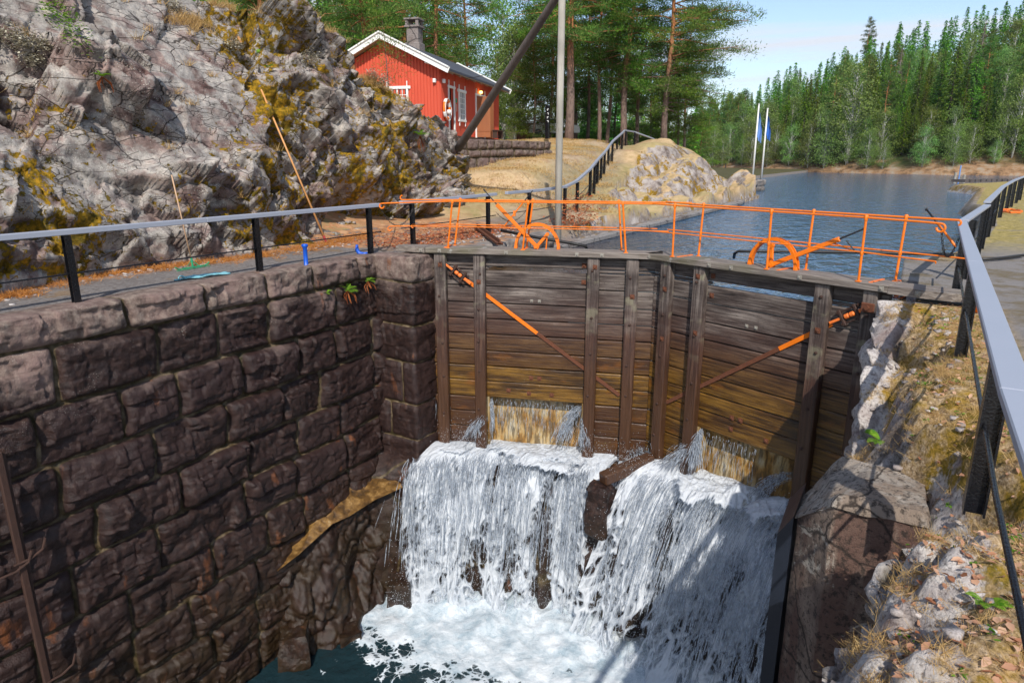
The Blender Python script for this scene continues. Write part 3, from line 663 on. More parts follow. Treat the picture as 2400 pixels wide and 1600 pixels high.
disp = .95 * (f0 - .25) * (.5 + .5 * brk) + (f1_ - .2) * .85 * (.16 + brk) + (f2_ - .15) * .44 * (.14 + brk) + (f3_ - .1) * .15 * (.25 + brk) + f4_ * .045 * (.4 + brk) + fs_ * .42 * (.1 + brk) - .12 + wob * .3 + fbm(UU * 4, L * 4, o=4, s=56) * .025
grv = np.maximum(c0 * .9, np.maximum(c1 * np.clip(brk + .3, 0, 1), c2 * .8 * brk))
disp = disp - .07 * c0 - .06 * c1 * brk - .04 * c2 * brk - .015 * c3
disp = disp * smst(VV, 0, .06) * (1 - .7 * smst(VV, 1.05, 1.3))
nx, nz = .86, .42
P = np.stack([PX + disp * nx, UU - .15 * disp, PZ + disp * nz], -1)
mossm = np.clip(.40 + .30 * grv + .35 * fbm(UU * .5, L * .5, o=2, s=61) + .05 * smst(UU, 11, 16) * (1 - smst(UU, 20, 23)) - .35 * smst(L, 2.0, 5.0) * (1 - smst(UU, 11, 14)), 0, 1.4)
grid('rock_face', P, M['rock'], attrs={'tone': facets(ru * 1.1 + wx, rv * 1.9 + wy, 66)[2] * .55 + facets(ru * 3.0 + wx, rv * 4.6 + wy, 67)[2] * .45, 'crack': np.clip(grv * .75 + c3 * .3 * brk, 0, 1), 'moss': mossm})['kind'] = 'structure'
RF = P; RFdisp = disp
def rockpt(y, v):
    i = int(np.clip((y + 4) / .04, 0, len(U) - 1)); j = int(np.clip(v / 1.45 * 299, 0, 299)); return Vector(RF[i, j])
def rock_hit(x, y):
    """point of the rock face that the photograph shows at pixel x, y"""
    r = Vector(ray(x, y)).normalized(); E = Vector((0, 0, EYE)); Q = RF.reshape(-1, 3) - np.array(E); t = Q @ np.array(r); d = np.linalg.norm(Q - t[:, None] * np.array(r), axis=1)
    m = d < .09; 
    if not m.any(): return E + r * float(t[np.argmin(d)])
    return E + r * float(t[m].min())

# ---------------------------------------------------------------- masonry
def masonry(name, pathpts, zs, mat, parent, seed, res=.025, slen=(.75, 1.35), amp=.075, joint=.035, rough=1.0, offn=None):
    pts = [Vector((*p, 0)) for p in pathpts]; S = [0]
    for a, b in zip(pts, pts[1:]): S.append(S[-1] + (b - a).length)
    s = []
    for a, b in zip(S, S[1:]): s += list(np.linspace(a, b, max(2, int((b - a) / res)), endpoint=False))
    s = np.array(s + [S[-1]]); zz = np.arange(zs[0], zs[-1] - 1e-6, -res); Sg, Zg = np.meshgrid(s, zz)
    cx = np.interp(s, S, [p.x for p in pts]); cy = np.interp(s, S, [p.y for p in pts])
    nn = []
    for q in s:
        k = max(0, min(len(S) - 2, int(np.searchsorted(S, q, side='right') - 1))); d = (pts[k + 1] - pts[k]).normalized(); n = Vector((d.y, -d.x, 0))
        for e in range(1, len(S) - 1):
            if abs(q - S[e]) < res * .6:
                d0 = (pts[e] - pts[e - 1]).normalized(); d1 = (pts[e + 1] - pts[e]).normalized(); n = Vector((d0.y + d1.y, -d0.x - d1.x, 0)).normalized()
        nn.append(n)
    nxs = np.array([q.x for q in nn]); nys = np.array([q.y for q in nn])
    rg = random.Random(seed)
    zw = Zg + fbm(Sg * .45, Zg * .25, o=2, s=seed) * .10 * min(1, joint * 30)
    course = np.zeros(Sg.shape, int); dz = np.full(Sg.shape, 9.)
    for i in range(len(zs) - 1):
        m = (zw <= zs[i]) & (zw > zs[i + 1]); course[m] = i
    course[zw > zs[0]] = 0; course[zw <= zs[-1]] = len(zs) - 2
    za = np.array(zs)[course]; zb = np.array(zs)[course + 1]; dz = np.minimum(np.where(course == 0, 9, za - zw), zw - zb)
    sid = np.zeros(Sg.shape); ds = np.full(Sg.shape, 9.)
    for i in range(len(zs) - 1):
        m = course == i; e = [-rg.uniform(.1, .9)]
        while e[-1] < S[-1] + 1: e.append(e[-1] + rg.uniform(*slen) * (1.15 if i == 0 else 1))
        for c in S[1:-1] if len(pathpts) > 2 else []:
            e = [q for q in e if abs(q - c) > .35]; 
        e = np.array(sorted(e))
        sw = Sg[m] + vn(Zg[m] * 1.6, np.full(m.sum(), i * 3.7), s=seed) * .09 * (1 if len(pathpts) == 2 else .2); k = np.searchsorted(e, sw); k = np.clip(k, 1, len(e) - 1)
        ds[m] = np.minimum(sw - e[k - 1], e[k] - sw); sid[m] = h3(k, np.full(k.shape, i), np.zeros_like(k), seed)
    dz = np.maximum(dz, 0); ds = np.maximum(ds, 0)
    d = -np.log(np.exp(-np.minimum(dz, 1) * 30) + np.exp(-np.minimum(ds, 1) * 30)) / 30 + fbm(Sg * 5, Zg * 5, o=3, s=seed + 3) * .018
    prof = 1 - np.exp(-np.clip(d - joint * .55, 0, None) / .042)
    wx = fbm(Sg * 1.5, Zg * 1.5, o=2, s=seed + 5) * .3
    fa, ca = blocks(Sg * 1.1 + wx + sid * 5, Zg * 1.7 + wx + sid * 7, seed + 1, 2.4, .35); fb, cb = blocks(Sg * 3.1 + wx, Zg * 4.4 + sid * 9, seed + 2, 2.4, .35); fc, cc = blocks(Sg * 9 + wx, Zg * 12 + sid * 9, seed + 8, 2.4, .35)
    h = amp * prof * (1.0 + 1.7 * rough * fa + 1.15 * rough * fb + .45 * rough * fc + .5 * (sid - .5)) + fbm(Sg * 9, Zg * 9, o=4, s=seed + 4) * .012 * rough * prof
    X = cx[None, :] + nxs[None, :] * h; Y = cy[None, :] + nys[None, :] * h
    Zq = Zg.copy()
    Pm = np.stack([X, Y, Zq], -1)
    jt = np.clip(1 - (d - joint * .5) / (joint * 1.0), 0, 1)
    # top lip: rows folded back over the wall head
    lip = []
    for k, (t, z) in enumerate([(.55, .0), (.3, .012), (.06, .012)]):
        lip.append(np.stack([cx - nxs * t + nxs * h[0] * .6, cy - nys * t + nys * h[0] * .6, np.full_like(cx, zs[0] + z) + (h[0] - amp) * .15], -1))
    Pm = np.concatenate([np.array(lip), Pm], 0)
    sid = np.concatenate([np.repeat(sid[:1], 3, 0), sid], 0); jt = np.concatenate([np.repeat(jt[:1], 3, 0) * .8, jt], 0)
    return grid(name, Pm, mat, parent, attrs={'rnd': sid, 'joint': jt}, flip=False)
import bmesh
def roughen(o, cuts, amp, sc, seed, flat=True):
    bm = bmesh.new(); bm.from_mesh(o.data); bmesh.ops.subdivide_edges(bm, edges=bm.edges[:], cuts=cuts, use_grid_fill=True); bmesh.ops.triangulate(bm, faces=[f for f in bm.faces if len(f.verts) > 4])
    bm.normal_update(); co = np.array([v.co[:] for v in bm.verts]); no = np.array([v.normal[:] for v in bm.verts]); x, y, z = co.T
    f = fbm(x * sc, y * sc, z * sc, o=5, s=seed); g, _ = blocks((x + y) * sc * .9, z * sc * .6, seed); d = (f * .7 + g * .5) * amp
    co = co + no * d[:, None]
    for v, c in zip(bm.verts, co): v.co = c
    bm.to_mesh(o.data); bm.free(); return o
lw = empty('lock_wall', (-10.75, 4, 0), 'long dark chamber wall of rough purple-brown stone blocks below the left walkway', 'wall')
def setp(o, p):
    o.parent = p; o.matrix_parent_inverse = Matrix.Translation(p.location).inverted(); return o
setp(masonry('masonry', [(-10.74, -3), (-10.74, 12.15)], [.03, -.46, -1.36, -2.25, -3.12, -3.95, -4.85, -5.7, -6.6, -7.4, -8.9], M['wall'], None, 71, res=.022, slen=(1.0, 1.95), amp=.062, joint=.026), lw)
pw = empty('stone_pillar', (-9.7, 12.5, 0), 'square pillar of big dressed brown blocks beside the left gate', 'pillar')
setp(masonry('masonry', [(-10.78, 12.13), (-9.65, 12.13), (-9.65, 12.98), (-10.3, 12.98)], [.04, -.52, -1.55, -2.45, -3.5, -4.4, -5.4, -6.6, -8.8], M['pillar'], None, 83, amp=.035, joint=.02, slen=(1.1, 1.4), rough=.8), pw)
rc = MB().box((-10.6, 14.0, -4.4), (.6, 2.2, 8.7)).build('recess_wall', M['pillar']); tagp(rc, 'dark stone recess behind the heel of the left gate', 'wall')
# quay wall of the upper canal and the round-ended flag quay
qy = empty('canal_wall', (-9.7, 19, 0), 'low stone canal edge running from the gates to the flagpole quay', 'wall')
setp(masonry('masonry', [(-9.66, 13.1), (-9.66, 19.2)], [-.02, -.5, -1.2, -2.2], M['quay'], None, 91, res=.06, amp=.06), qy)
led = MB(); led.beam((-9.55, 19.2, -.52), (-9.5, 45, -.52), .42, .16, bev=.02); led.beam((-9.5, 45, -.52), (-11.4, 57.6, -.52), .42, .16, bev=.02); setp(led.build('edge_strip', M['concrete']), qy)
fq = empty('flagpole_quay', (-14, 62, 0), 'squared stone quay end carrying the two flagpoles', 'quay')
setp(masonry('masonry', [(-13.4, 55.9), (-11.9, 66.2), (-13.6, 68.5)], [.32, -.2, -.75, -1.6], M['quay'], None, 93, res=.08, amp=.05, slen=(.5, .9)), fq)
mb = MB(); mb.add([(-13.6, 55.9, .2), (-11.95, 66.2, .2), (-13.6, 68.5, .2), (-19, 69, .24), (-19, 56, .4)], [(0, 1, 2, 3, 4)]); setp(mb.build('quay_top', M['ground']), fq)

# ---------------------------------------------------------------- right bank
Yb = np.concatenate([np.arange(1.2, 16, .045), 16 + np.cumsum(np.linspace(.06, 6, 70))]); Sb = np.concatenate([-np.arange(6.8, 0, -.07), np.arange(0, 3.2, .045), 3.2 + np.cumsum(np.linspace(.08, 9, 40))])
SS, YB = np.meshgrid(Sb, Yb)
eg = itp(YB, [1, 3.2, 4.1, 4.7, 5.3, 5.7, 5.75, 6.6, 6.9, 8, 10, 11.6, 12.3, 12.45, 14.6, 14.7, 18.3, 22, 29, 36, 43, 55, 67, 74, 82, 90, 100, 130, 230], [-.26, -.22, -.17, -.02, .2, .34, .34, .1, -.22, -.32, -.33, -.32, -.30, .25, .25, -.02, -.02, .7, 1.6, 2.0, 1.8, 2.8, 3.8, 1.6, 6, 14, 30, 70, 180])
natural = 1 - smst(YB, 11.9, 12.3)
top = -.22 * (1 - smst(YB, 3.2, 7)) * natural - .75 * smst(SS, .62, .2) * smst(YB, 4.9, 5.8) * (1 - smst(YB, 8.2, 9.6)) - natural * .14 * smst(SS, .35, 0) - .16 * smst(SS, .5, 0) * (1 - smst(YB, 4.6, 5.6))
top = top + smst(YB, 18, 22) * (-.75 * smst(SS, .9, 0)) + smst(SS, 14, 60) * 8
w_ = SS < 0
X0 = np.where(w_, eg + natural * .12 * SS * 0, eg + SS); Z0 = np.where(w_, top + SS, top)
q1 = fbm(X0 * 1.1, YB * 1.1, Z0 * 1.1, o=4, s=101)
g1, k1 = blocks(YB * .8 + q1 * .5, (SS) * 1.1 + q1 * .4, 102); g2, k2 = blocks(YB * 2.2 + q1, SS * 2.8 + q1, 103); g3, k3 = blocks(YB * 6.5 + q1, SS * 8 + q1, 104)
rk_ = natural * (1 - smst(SS, .55 + q1 * .2, 1.1)) * (1 + .5 * (1 - smst(YB, 4.8, 5.6))) + .12 * natural
dsp = (g1 * .42 + g2 * .28 + g3 * .12 - .05 * k1 - .03 * k2 + q1 * .05) * rk_ + q1 * .025 + (1 - natural) * smst(YB, 18, 24) * (g2 * .15) * (1 - smst(SS, .8, 2))
dsp = dsp * (1 - smst(YB, 12.25, 12.5) * (1 - smst(YB, 17.8, 19)) * .98)
kk = smst(SS, -.35, .35)
X0 = X0 - dsp * (1 - kk) * .8; Z0 = Z0 + dsp * kk
walkR = smst(SS + eg, 1.15, 1.5) * (1 - smst(YB, 40, 60)) * (1 - smst(SS, 3.5, 5)); walkR = np.maximum(walkR, smst(YB, 12.2, 12.6) * (1 - smst(YB, 17, 19)) * (SS > -.2))
grassR = smst(YB, 19, 24) * (SS > 1)
def mat_bank():
    t = NT('bank_moss_rock'); p = t.pos(); n = t.noise(p, 1.5, 7, .62, .3); m = t.noise(p, 5, 8, .7); f = t.noise(p, 26, 6, .7)
    rock = t.ramp(m, [(.28, (.16, .13, .12)), (.42, (.44, .385, .36)), (.55, (.60, .55, .51)), (.7, (.68, .64, .60))])
    rock = t.mix(t.ramp(f, [(.36, .8), (.5, 0)]), rock, (.09, .07, .065))
    rock = t.mix(t.ramp(t.noise(p, .9, 4), [(.52, 0), (.62, .6)]), rock, (.20, .125, .11))
    moss = t.ramp(t.math('ADD', t.math('MULTIPLY', n, .5), t.math('MULTIPLY', f, .5)), [(.36, (.05, .042, .006)), (.47, (.17, .12, .012)), (.56, (.33, .20, .025)), (.66, (.46, .28, .09))])
    soil = t.ramp(f, [(.35, (.14, .09, .045)), (.5, (.38, .26, .14)), (.65, (.62, .47, .31))])
    k = t.ramp(t.math('ADD', t.math('MULTIPLY', t.attr('soil'), .26), t.math('ADD', t.math('MULTIPLY', n, .55), t.math('MULTIPLY', m, .3))), [(.53, 0), (.57, 1)])
    c = t.mix(k, rock, t.mix(t.ramp(t.noise(p, 2.2, 6, .7), [(.42, 0), (.54, 1)]), moss, soil))
    c = t.mix(t.math('MULTIPLY', t.attr('crack'), .75), c, (.06, .045, .015))
    conc = t.mix(m, (.17, .155, .145), (.31, .28, .26)); conc = t.mix(t.ramp(t.noise(p, .7, 7, .7), [(.48, 0), (.58, .8)]), conc, (.16, .12, .06))
    c = t.mix(t.attr('walk'), c, conc)
    gr = t.ramp(m, [(.35, (.16, .14, .03)), (.5, (.36, .28, .09)), (.65, (.48, .36, .15))])
    c = t.mix(t.math('MULTIPLY', t.attr('grass'), t.ramp(n, [(.35, .4), (.5, 1)])), c, gr)
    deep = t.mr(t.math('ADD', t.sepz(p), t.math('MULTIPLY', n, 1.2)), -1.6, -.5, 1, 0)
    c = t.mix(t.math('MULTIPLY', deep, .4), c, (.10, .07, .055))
    return t.bsdf(c, .9, t.bump(t.math('ADD', m, t.math('MULTIPLY', f, .5)), .95, .05), 0, .25)
M['bank'] = mat_bank()
soil = np.where(YB < 5.6, smst(SS, .40, 1.0), smst(SS, .15, .75)) * .75 + .12
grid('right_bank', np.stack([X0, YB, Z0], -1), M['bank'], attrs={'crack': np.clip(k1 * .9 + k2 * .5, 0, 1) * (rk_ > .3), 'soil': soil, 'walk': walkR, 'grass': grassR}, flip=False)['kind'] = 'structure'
def bankz(x, y):
    i = int(np.argmin(np.abs(Yb - y))); j = int(np.argmin(np.abs(X0[i] - x) + (Sb < 0.02) * 9)); return float(Z0[i, j])
# lock chamber right wall under the bank (in shade), lower pool
# concrete pier with steel fender
pr_ = empty('concrete_pier', (0, 6.3, -.6), 'reddish concrete pier with a worn sloping top standing out of the right bank', 'pier')
def hexa(name, b, t_, mat, par, bev=.0):
    vs = [Vector(v) for v in b] + [Vector(v) for v in t_]; n = len(b)
    o = MB().add(vs, [tuple(range(n)), tuple(range(2 * n - 1, n - 1, -1))] + [((i + 1) % n, i, n + i, n + (i + 1) % n) for i in range(n)]).build(name, mat); setp(o, par)
    if bev:
        md = o.modifiers.new('b', 'BEVEL'); md.width = bev; md.segments = 2
    return o
zt = -.62
roughen(hexa('pier_body', [(-.62, 6.5, -8.6), (-.27, 6.0, -8.6), (.47, 6.0, -8.6), (.47, 6.95, -8.6), (-.62, 6.95, -8.6)], [(-.56, 6.46, -1.12), (-.25, 6.06, -.70), (.44, 6.06, -.70), (.44, 6.93, -.70), (-.54, 6.93, -1.08)], M['pier'], pr_), 26, .055, 1.6, 163)
roughen(hexa('pier_head', [(-.60, 6.47, -1.14), (-.265, 6.04, -.72), (.455, 6.04, -.72), (.455, 6.94, -.72), (-.58, 6.94, -1.10)], [(-.55, 6.5, -1.05), (-.22, 6.1, zt), (.42, 6.1, zt), (.42, 6.9, zt), (-.27, 6.9, zt)], M['piertop'], pr_), 20, .07, 2.6, 165)
fd = hexa('steel_fender', [(-.78, 6.45, -8.6), (-.64, 6.45, -8.6), (-.64, 7.0, -8.6), (-.78, 7.0, -8.6)], [(-.73, 6.45, -1.35), (-.585, 6.45, -1.08), (-.585, 7.0, -1.08), (-.73, 7.0, -1.3)], M['black'], None) if False else None
fm_ = MB(); fm_.add([(-.76, 6.42, -8.6), (-.645, 6.42, -8.6), (-.645, 7.02, -8.6), (-.76, 7.02, -8.6), (-.73, 6.42, -1.32), (-.60, 6.42, -1.1), (-.58, 7.02, -1.0), (-.72, 7.02, -1.22)], [(0, 1, 5, 4), (1, 2, 6, 5), (2, 3, 7, 6), (3, 0, 4, 7), (4, 5, 6, 7), (3, 2, 1, 0)])
tagp(fm_.build('steel_fender', mat_paint('fender_steel', (.012, .016, .026), .4, .35, 3, .3, .70, (.20, .22, .24))), 'tall blue-black steel strip on the chamber corner of the concrete pier', 'fender')
# upstream right recess + quoin stone
rq = MB().box((.35, 15.6, -1.0), (.7, 1.9, 1.96), bev=.05).build('recess_stone', None); 
def mat_vein():
    t = NT('veined_wet_stone'); p = t.pos(); n = t.noise(p, 3, 5); e = t.voro(t.mix(.2, p, t.n('ShaderNodeTexNoise', {'Vector': p, 'Scale': 2.5}).outputs['Color']), 4.2, 'DISTANCE_TO_EDGE')
    c = t.mix(n, (.02, .014, .010), (.07, .045, .03)); c = t.mix(t.math('MULTIPLY', t.ramp(e, [(.02, 1), (.05, 0)]), t.ramp(t.noise(p, 2, 2), [(.45, 0), (.55, 1)])), c, (.55, .52, .45)); return t.bsdf(c, .5, t.bump(n, .6, .04))
M['vein'] = mat_vein(); rq.data.materials.append(M['vein']); tagp(rq, 'dark wet upstream stone with white lime veins beside the right walkway end', 'stone')
# ---------------------------------------------------------------- lock gates (built in their own frame: x along the leaf, -y towards the chamber)
def lmesh(mb, name, mat, parent, smooth=False, attrs=None):
    me = bpy.data.meshes.new(name); me.from_pydata(mb.v, [], mb.f); me.update(); me.materials.append(mat)
    if attrs:
        for n, a in attrs.items():
            at = me.attributes.new(n, 'FLOAT', 'POINT'); at.data.foreach_set('value', np.asarray(a, dtype=np.float32))
    o = link(name, me, parent)
    if smooth: smooth_angle(o)
    return o
def bolt(mb, x, y, z, r=.022, plate=.045):
    mb.box((x, y - .004, z), (plate * 2, .012, plate * 2), bev=.003); mb.lathe((x, y - .008, z), [(r, 0), (r, .018), (r * .6, .024)], 6, (0, -1, 0)); return mb
_bm = []
def bolt_me():
    if not _bm:
        m_ = MB().lathe((0, 0, 0), [(.030, 0), (.030, .022), (.016, .03)], 6, (0, -1, 0)); me = bpy.data.meshes.new('bolt'); me.from_pydata(m_.v, [], m_.f); me.materials.append(M['darkrust']); _bm.append(me)
    return _bm[0]
PLZ = [0.09, -.22, -.30, -.68, -1.08, -1.46, -1.83, -2.24, -2.62, -3.0, -3.42, -3.8, -4.2, -4.95]
def gate_body(g, Lg, posts, hole, seed, slot, beam, zshift=0):
    rg = random.Random(seed); mb = MB(); rn = []
    for i, (za, zb) in enumerate(zip(PLZ, PLZ[1:])):
        if i == 1: spans = [(-.02, slot[0]), (slot[1], Lg)]
        elif i >= 10: spans = [(-.02, hole[0]), (hole[1], Lg)]
        else: spans = [(-.02, Lg)]
        r = rg.random(); oy = rg.uniform(-.008, .008)
        for (a, b) in spans:
            n0 = len(mb.v); mb.box(((a + b) / 2, oy, (za + zb) / 2), (b - a, .12, za - zb - .02), bev=.022); rn += [r] * (len(mb.v) - n0)
    lmesh(mb, 'planking', M['plank'], g, attrs={'rnd': rn})
    for (u, w, zb, top) in posts:
        q = MB().box((u, -.155, (top + zb) / 2), (w, .19, top - zb), bev=.02)
        po = lmesh(q, 'post', M['gpost'], g, attrs={'rnd': [.3] * len(q.v)})
        z = top - rg.uniform(.2, .45)
        while z > zb + .3:
            b = link('bolt', bolt_me(), po); b.location = (u + rg.uniform(-.04, .04), -.25, z); z -= rg.uniform(.7, 1.15)
    wm = MB()
    for (x0, x1) in beam[:-1]:
        for (ya, yb) in ((-.31, -.035), (-.03, .245)): wm.box(((x0 + x1) / 2, (ya + yb) / 2, .155), (x1 - x0, yb - ya, .13), bev=.012)
    return wm
SL = ((-9.7, 12.95, 0), 17.8); SR = ((-4.7, 14.5, 0), -20.7)
def to_local(p, S):
    v = Vector(p) - Vector(S[0]); a = -R(S[1]); return Vector((v.x * math.cos(a) - v.y * math.sin(a), v.x * math.sin(a) + v.y * math.cos(a), v.z))
def pin(x, y, S, ly):       # photo pixel -> gate-local point on the plane local y = ly
    a = R(S[1]); n = (-math.sin(a), math.cos(a), 0); p = Vector(S[0]) + Vector(n) * ly
    return to_local(atplane(x, y, p, n), S)
# left gate
gl = empty('lock_gate', SL[0], 'left wooden gate leaf, its orange diagonal strap running down to the right', 'lock gate', 'mitre gates closing the lock chamber', None, R(SL[1]))
wm = gate_body(gl, 5.23, [(.30, .27, -4.95, .08), (1.24, .27, -4.7, .08), (3.86, .27, -5.0, .08), (4.72, .27, -4.7, .08)], (1.36, 3.74), 5, (1.40, 3.70), [(-.02, 5.36), None])
lmesh(wm, 'walkway_beam', M['walk'], gl)
eb = MB(); eb.add([(-.03, -.31, .09), (-.03, .245, .09), (-.72, .16, .09), (-.80, -.12, .09), (-.03, -.31, .22), (-.03, .245, .22), (-.72, .16, .22), (-.80, -.12, .22)], [(0, 3, 2, 1)[::-1], (4, 5, 6, 7)[::-1], (0, 1, 5, 4)[::-1], (1, 2, 6, 5)[::-1], (2, 3, 7, 6)[::-1], (3, 0, 4, 7)[::-1]])
lmesh(eb, 'beam_end', M['walk'], gl)
# right gate
gr = empty('lock_gate', SR[0], 'right wooden gate leaf in part shade, its orange strap rising to the right', 'lock gate', 'mitre gates closing the lock chamber', None, R(SR[1]))
wm = gate_body(gr, 4.9, [(.42, .26, -4.95, .08), (1.27, .27, -4.75, .08), (3.84, .27, -4.6, .08), (4.66, .24, -4.6, .08)], (1.39, 3.72), 8, (1.44, 3.68), [(-.1, 4.95), None])
lmesh(wm, 'walkway_beam', M['walk'], gr)
eb = MB(); pr = [(4.955, -.31), (5.5, -.30), (5.85, -.22), (6.1, -.08), (6.2, .06), (6.17, .18), (6.0, .26), (5.6, .27), (4.955, .25)]
eb.prism([(a, b, 0) for a, b in pr], (0, 0, .085), (0, 0, .125)); lmesh(eb, 'beam_end', M['walk'], gr)
for g, S, pl in ((gl, SL, [.33, 1.9, 3.5, 4.05, 5.15, -.12]), (gr, SR, [.02, 1.55, 2.05, 3.45, 4.85, 5.4])):
    for u in pl: lmesh(bolt(MB(), u, -.312, .155, .018, .04), 'bolt_plate', M['bolt'], g)
for g, us in ((gl, [(2.45, -.98), (2.63, -.98), (3.64, -.12, 1), (3.64, -.50, 1), (1.24, -.55, 2), (3.9, -.12, 2), (4.74, -.75, 2), (.32, -.18, 2), (1.9, -3.2, 1), (2.4, -3.24, 1), (2.95, -3.24, 1), (2.45, -2.85, 3), (2.65, -2.85, 3)]), (gr, [(2.35, -.98), (2.55, -.98), (1.50, -.10, 1), (1.5, -.5, 1), (.45, -.5, 2), (1.27, -.12, 2), (3.86, -.75, 2), (1.3, -1.3, 2), (.45, -1.6, 2), (2.2, -2.95, 3), (2.4, -2.95, 3), (2.2, -3.2, 1), (3.0, -3.2, 1)])):
    for q in us:
        k = q[2] if len(q) > 2 else 0; b = MB(); bolt(b, q[0], -.256 if k == 2 else -.065, q[1], .03 if k else .016, .05 if k else .034)
        lmesh(b, 'bolt_plate', M['rust'] if k else M['bolt'], g)
# diagonal straps
def strap(g, a, b, split, col1, col2, wd=.085, y=-.09):
    a = Vector((a[0], y, a[1])); b = Vector((b[0], y, b[1])); m = a.lerp(b, split)
    for (p, q, c, nme) in ((a, m, col1, 'diagonal_strap'), (m, b, col2, 'rusty_strap_end')):
        mb = MB(); d = (q - p).normalized(); N = max(2, int((q - p).length / .3))
        mb.beam(p, q, .014, wd, up=(0, 0, 1), bev=0) if False else mb.box((p + q) / 2, ((q - p).length, .014, wd), (d, Vector((0, 1, 0)), d.cross(Vector((0, 1, 0)))), .003)
        o = lmesh(mb, nme, c, g)
        o['label'] = 'bright orange strap end' if c == M['orange'] else 'rust-flaked strap end'
def turnbuckle(g, c, d, y=-.15):
    c = Vector((c[0], y, c[1])); d = Vector((d[0], 0, d[1])).normalized(); n = d.cross(Vector((0, 1, 0)))
    mb = MB()
    for s in (-1, 1):
        mb.box(c + d * (.14 * s), (.055, .06, .30), (d, Vector((0, 1, 0)), n), .012)
        mb.tube([c + n * (.105 * s) - d * .21, c + n * (.105 * s) + d * .25], .016, 6)
        for t in (-.19, .20): mb.lathe(c + n * (.105 * s) + d * t, [(.03, 0), (.03, .03)], 6, d)
    lmesh(mb, 'turnbuckle', M['darkrust'], g)
    mb = MB()
    for s in (-1, 1): mb.lathe(c + d * (.05 * s), [(.02, -.05), (.045, -.03), (.045, .03), (.02, .05)], 10, d)
    mb.box(c - d * .27, (.24, .03, .05), (d, Vector((0, 1, 0)), n), .008); mb.box(c + d * .27, (.2, .03, .07), (d, Vector((0, 1, 0)), n), .008)
    lmesh(mb, 'strap_eye', M['orange_worn'], g)
strap(gl, (.92, -.56), (4.55, -3.12), .46, M['orange'], M['rust']); turnbuckle(gl, (.72, -.40), (1, -.72))
strap(gr, (4.02, -.62), (.55, -3.08), .27, M['orange'], M['rust']); turnbuckle(gr, (4.33, -.40), (1, .62))
for g, u in ((gr, 4.66),): lmesh(MB().box((u, -.27, -.2), (.22, .03, .16), bev=.02).lathe((u, -.28, -.2), [(.04, 0), (.04, .04)], 8, (0, -1, 0)), 'hinge_plate', M['rust'], g)
# sluice openings: inner sloping wall, dark jambs
for g, (a, b, zt_) in ((gl, (1.36, 3.74, -3.42)), (gr, (1.39, 3.72, -3.42))):
    q = MB(); q.add([(a, .42, zt_ + .15), (b, .42, zt_ + .15), (b, .12, -5.0), (a, .12, -5.0)], [(0, 1, 2, 3)]); q.box((a + .03, .18, -4.2), (.06, .5, 1.6)); q.box((b - .03, .18, -4.2), (.06, .5, 1.6)); q.box(((a + b) / 2, .26, zt_ + .1), (b - a, .36, .14))
    lmesh(q, 'sluice_opening', M['sluice'], g)
# hand rails on the walkway
def hook(a, d, r=.05, down=True):
    pts = []; d = Vector(d).normalized(); z = Vector((0, 0, -1 if down else 1)); c = Vector(a) + z * r
    for k in range(11):
        t = math.pi * 1.5 * k / 10; pts.append(c - z * (r * math.cos(t)) + d * (r * math.sin(t)))
    return pts
def rails(g, S, posts, tops, lows, front):
    rl = MB(); y = -.28 if front else .22
    for (b, t) in posts:
        rl2 = MB().tube([b, t], .021, 8); rl2.lathe(t, [(.028, -.05), (.032, -.02), (.032, .03), (.02, .045)], 8); rl2.box(b + Vector((0, 0, -.005)), (.09, .07, .02), bev=.004)
        c = b.lerp(t, .44); rl2.lathe(c, [(.02, -.04), (.029, -.02), (.029, .02), (.02, .04)], 8)
        lmesh(rl2, 'rail_post', M['orange'], g, True)
    lmesh(MB().tube(tops, .017, 8), 'top_rail', M['orange'], g, True)
    lmesh(MB().tube(lows, .012, 8), 'lower_rail', M['orange'], g, True)
V3 = Vector
def P3(x, y, z): return Vector((x, y, z))
# left leaf, front and back
fp = [(pin(1050, 583, SL, -.27), pin(1060, 470, SL, -.31)), (pin(1225, 583, SL, -.27), pin(1238, 473, SL, -.31)), (pin(1467, 588, SL, -.27), pin(1460, 474, SL, -.31))]
fp = [(P3(b.x, b.y, .225), P3(t.x, t.y, 1.27)) for b, t in fp]
e = P3(-1.02, -.33, 1.20)
rails(gl, SL, fp, list(reversed(hook(e, (-1, 0, 0), .055))) + [e + V3((.15, 0, .01)), fp[0][1], fp[1][1], fp[2][1], P3(5.35, -.31, 1.27)], list(reversed(hook(P3(-.86, -.30, .68), (-1, 0, 0), .05))) + [P3(-.7, -.3, .69)] + [b.lerp(t, .46) for b, t in fp] + [P3(5.45, -.30, .70)], True)
bp = [(P3(b.x + dx_, .20, .225), P3(t.x + dx_, .26, 1.27)) for (b, t), dx_ in zip(fp, (.02, .0, -.12))]
rails(gl, SL, bp, list(reversed(hook(P3(-.75, .28, 1.25), (-1, 0, 0), .05, False)[:8])) + [b[1] for b in bp] + [P3(5.9, .24, 1.27)], list(reversed(hook(P3(-.5, .26, .68), (-1, 0, 0), .04)[:8])) + [b.lerp(t, .46) for b, t in bp] + [P3(5.2, .23, .70)], False)
fp = [(P3(u, -.28, .225), P3(u + .0, -.30, 1.27)) for u in (.62, 2.78, 4.46)]
rails(gr, SR, fp, [P3(-.15, -.30, 1.28)] + [t for b, t in fp] + [P3(5.45, -.42, 1.265)] + hook(P3(5.62, -.44, 1.26), (1, 0, 0), .06), [P3(.02, -.29, .70)] + [b.lerp(t, .46) for b, t in fp] + [P3(5.5, -.38, .69)] + hook(P3(5.6, -.39, .69), (0, 1, 0), .03)[:5], True)
bp = [(P3(u, .20, .225), P3(u, .26, 1.27)) for u in (.92, 3.28, 4.85)]
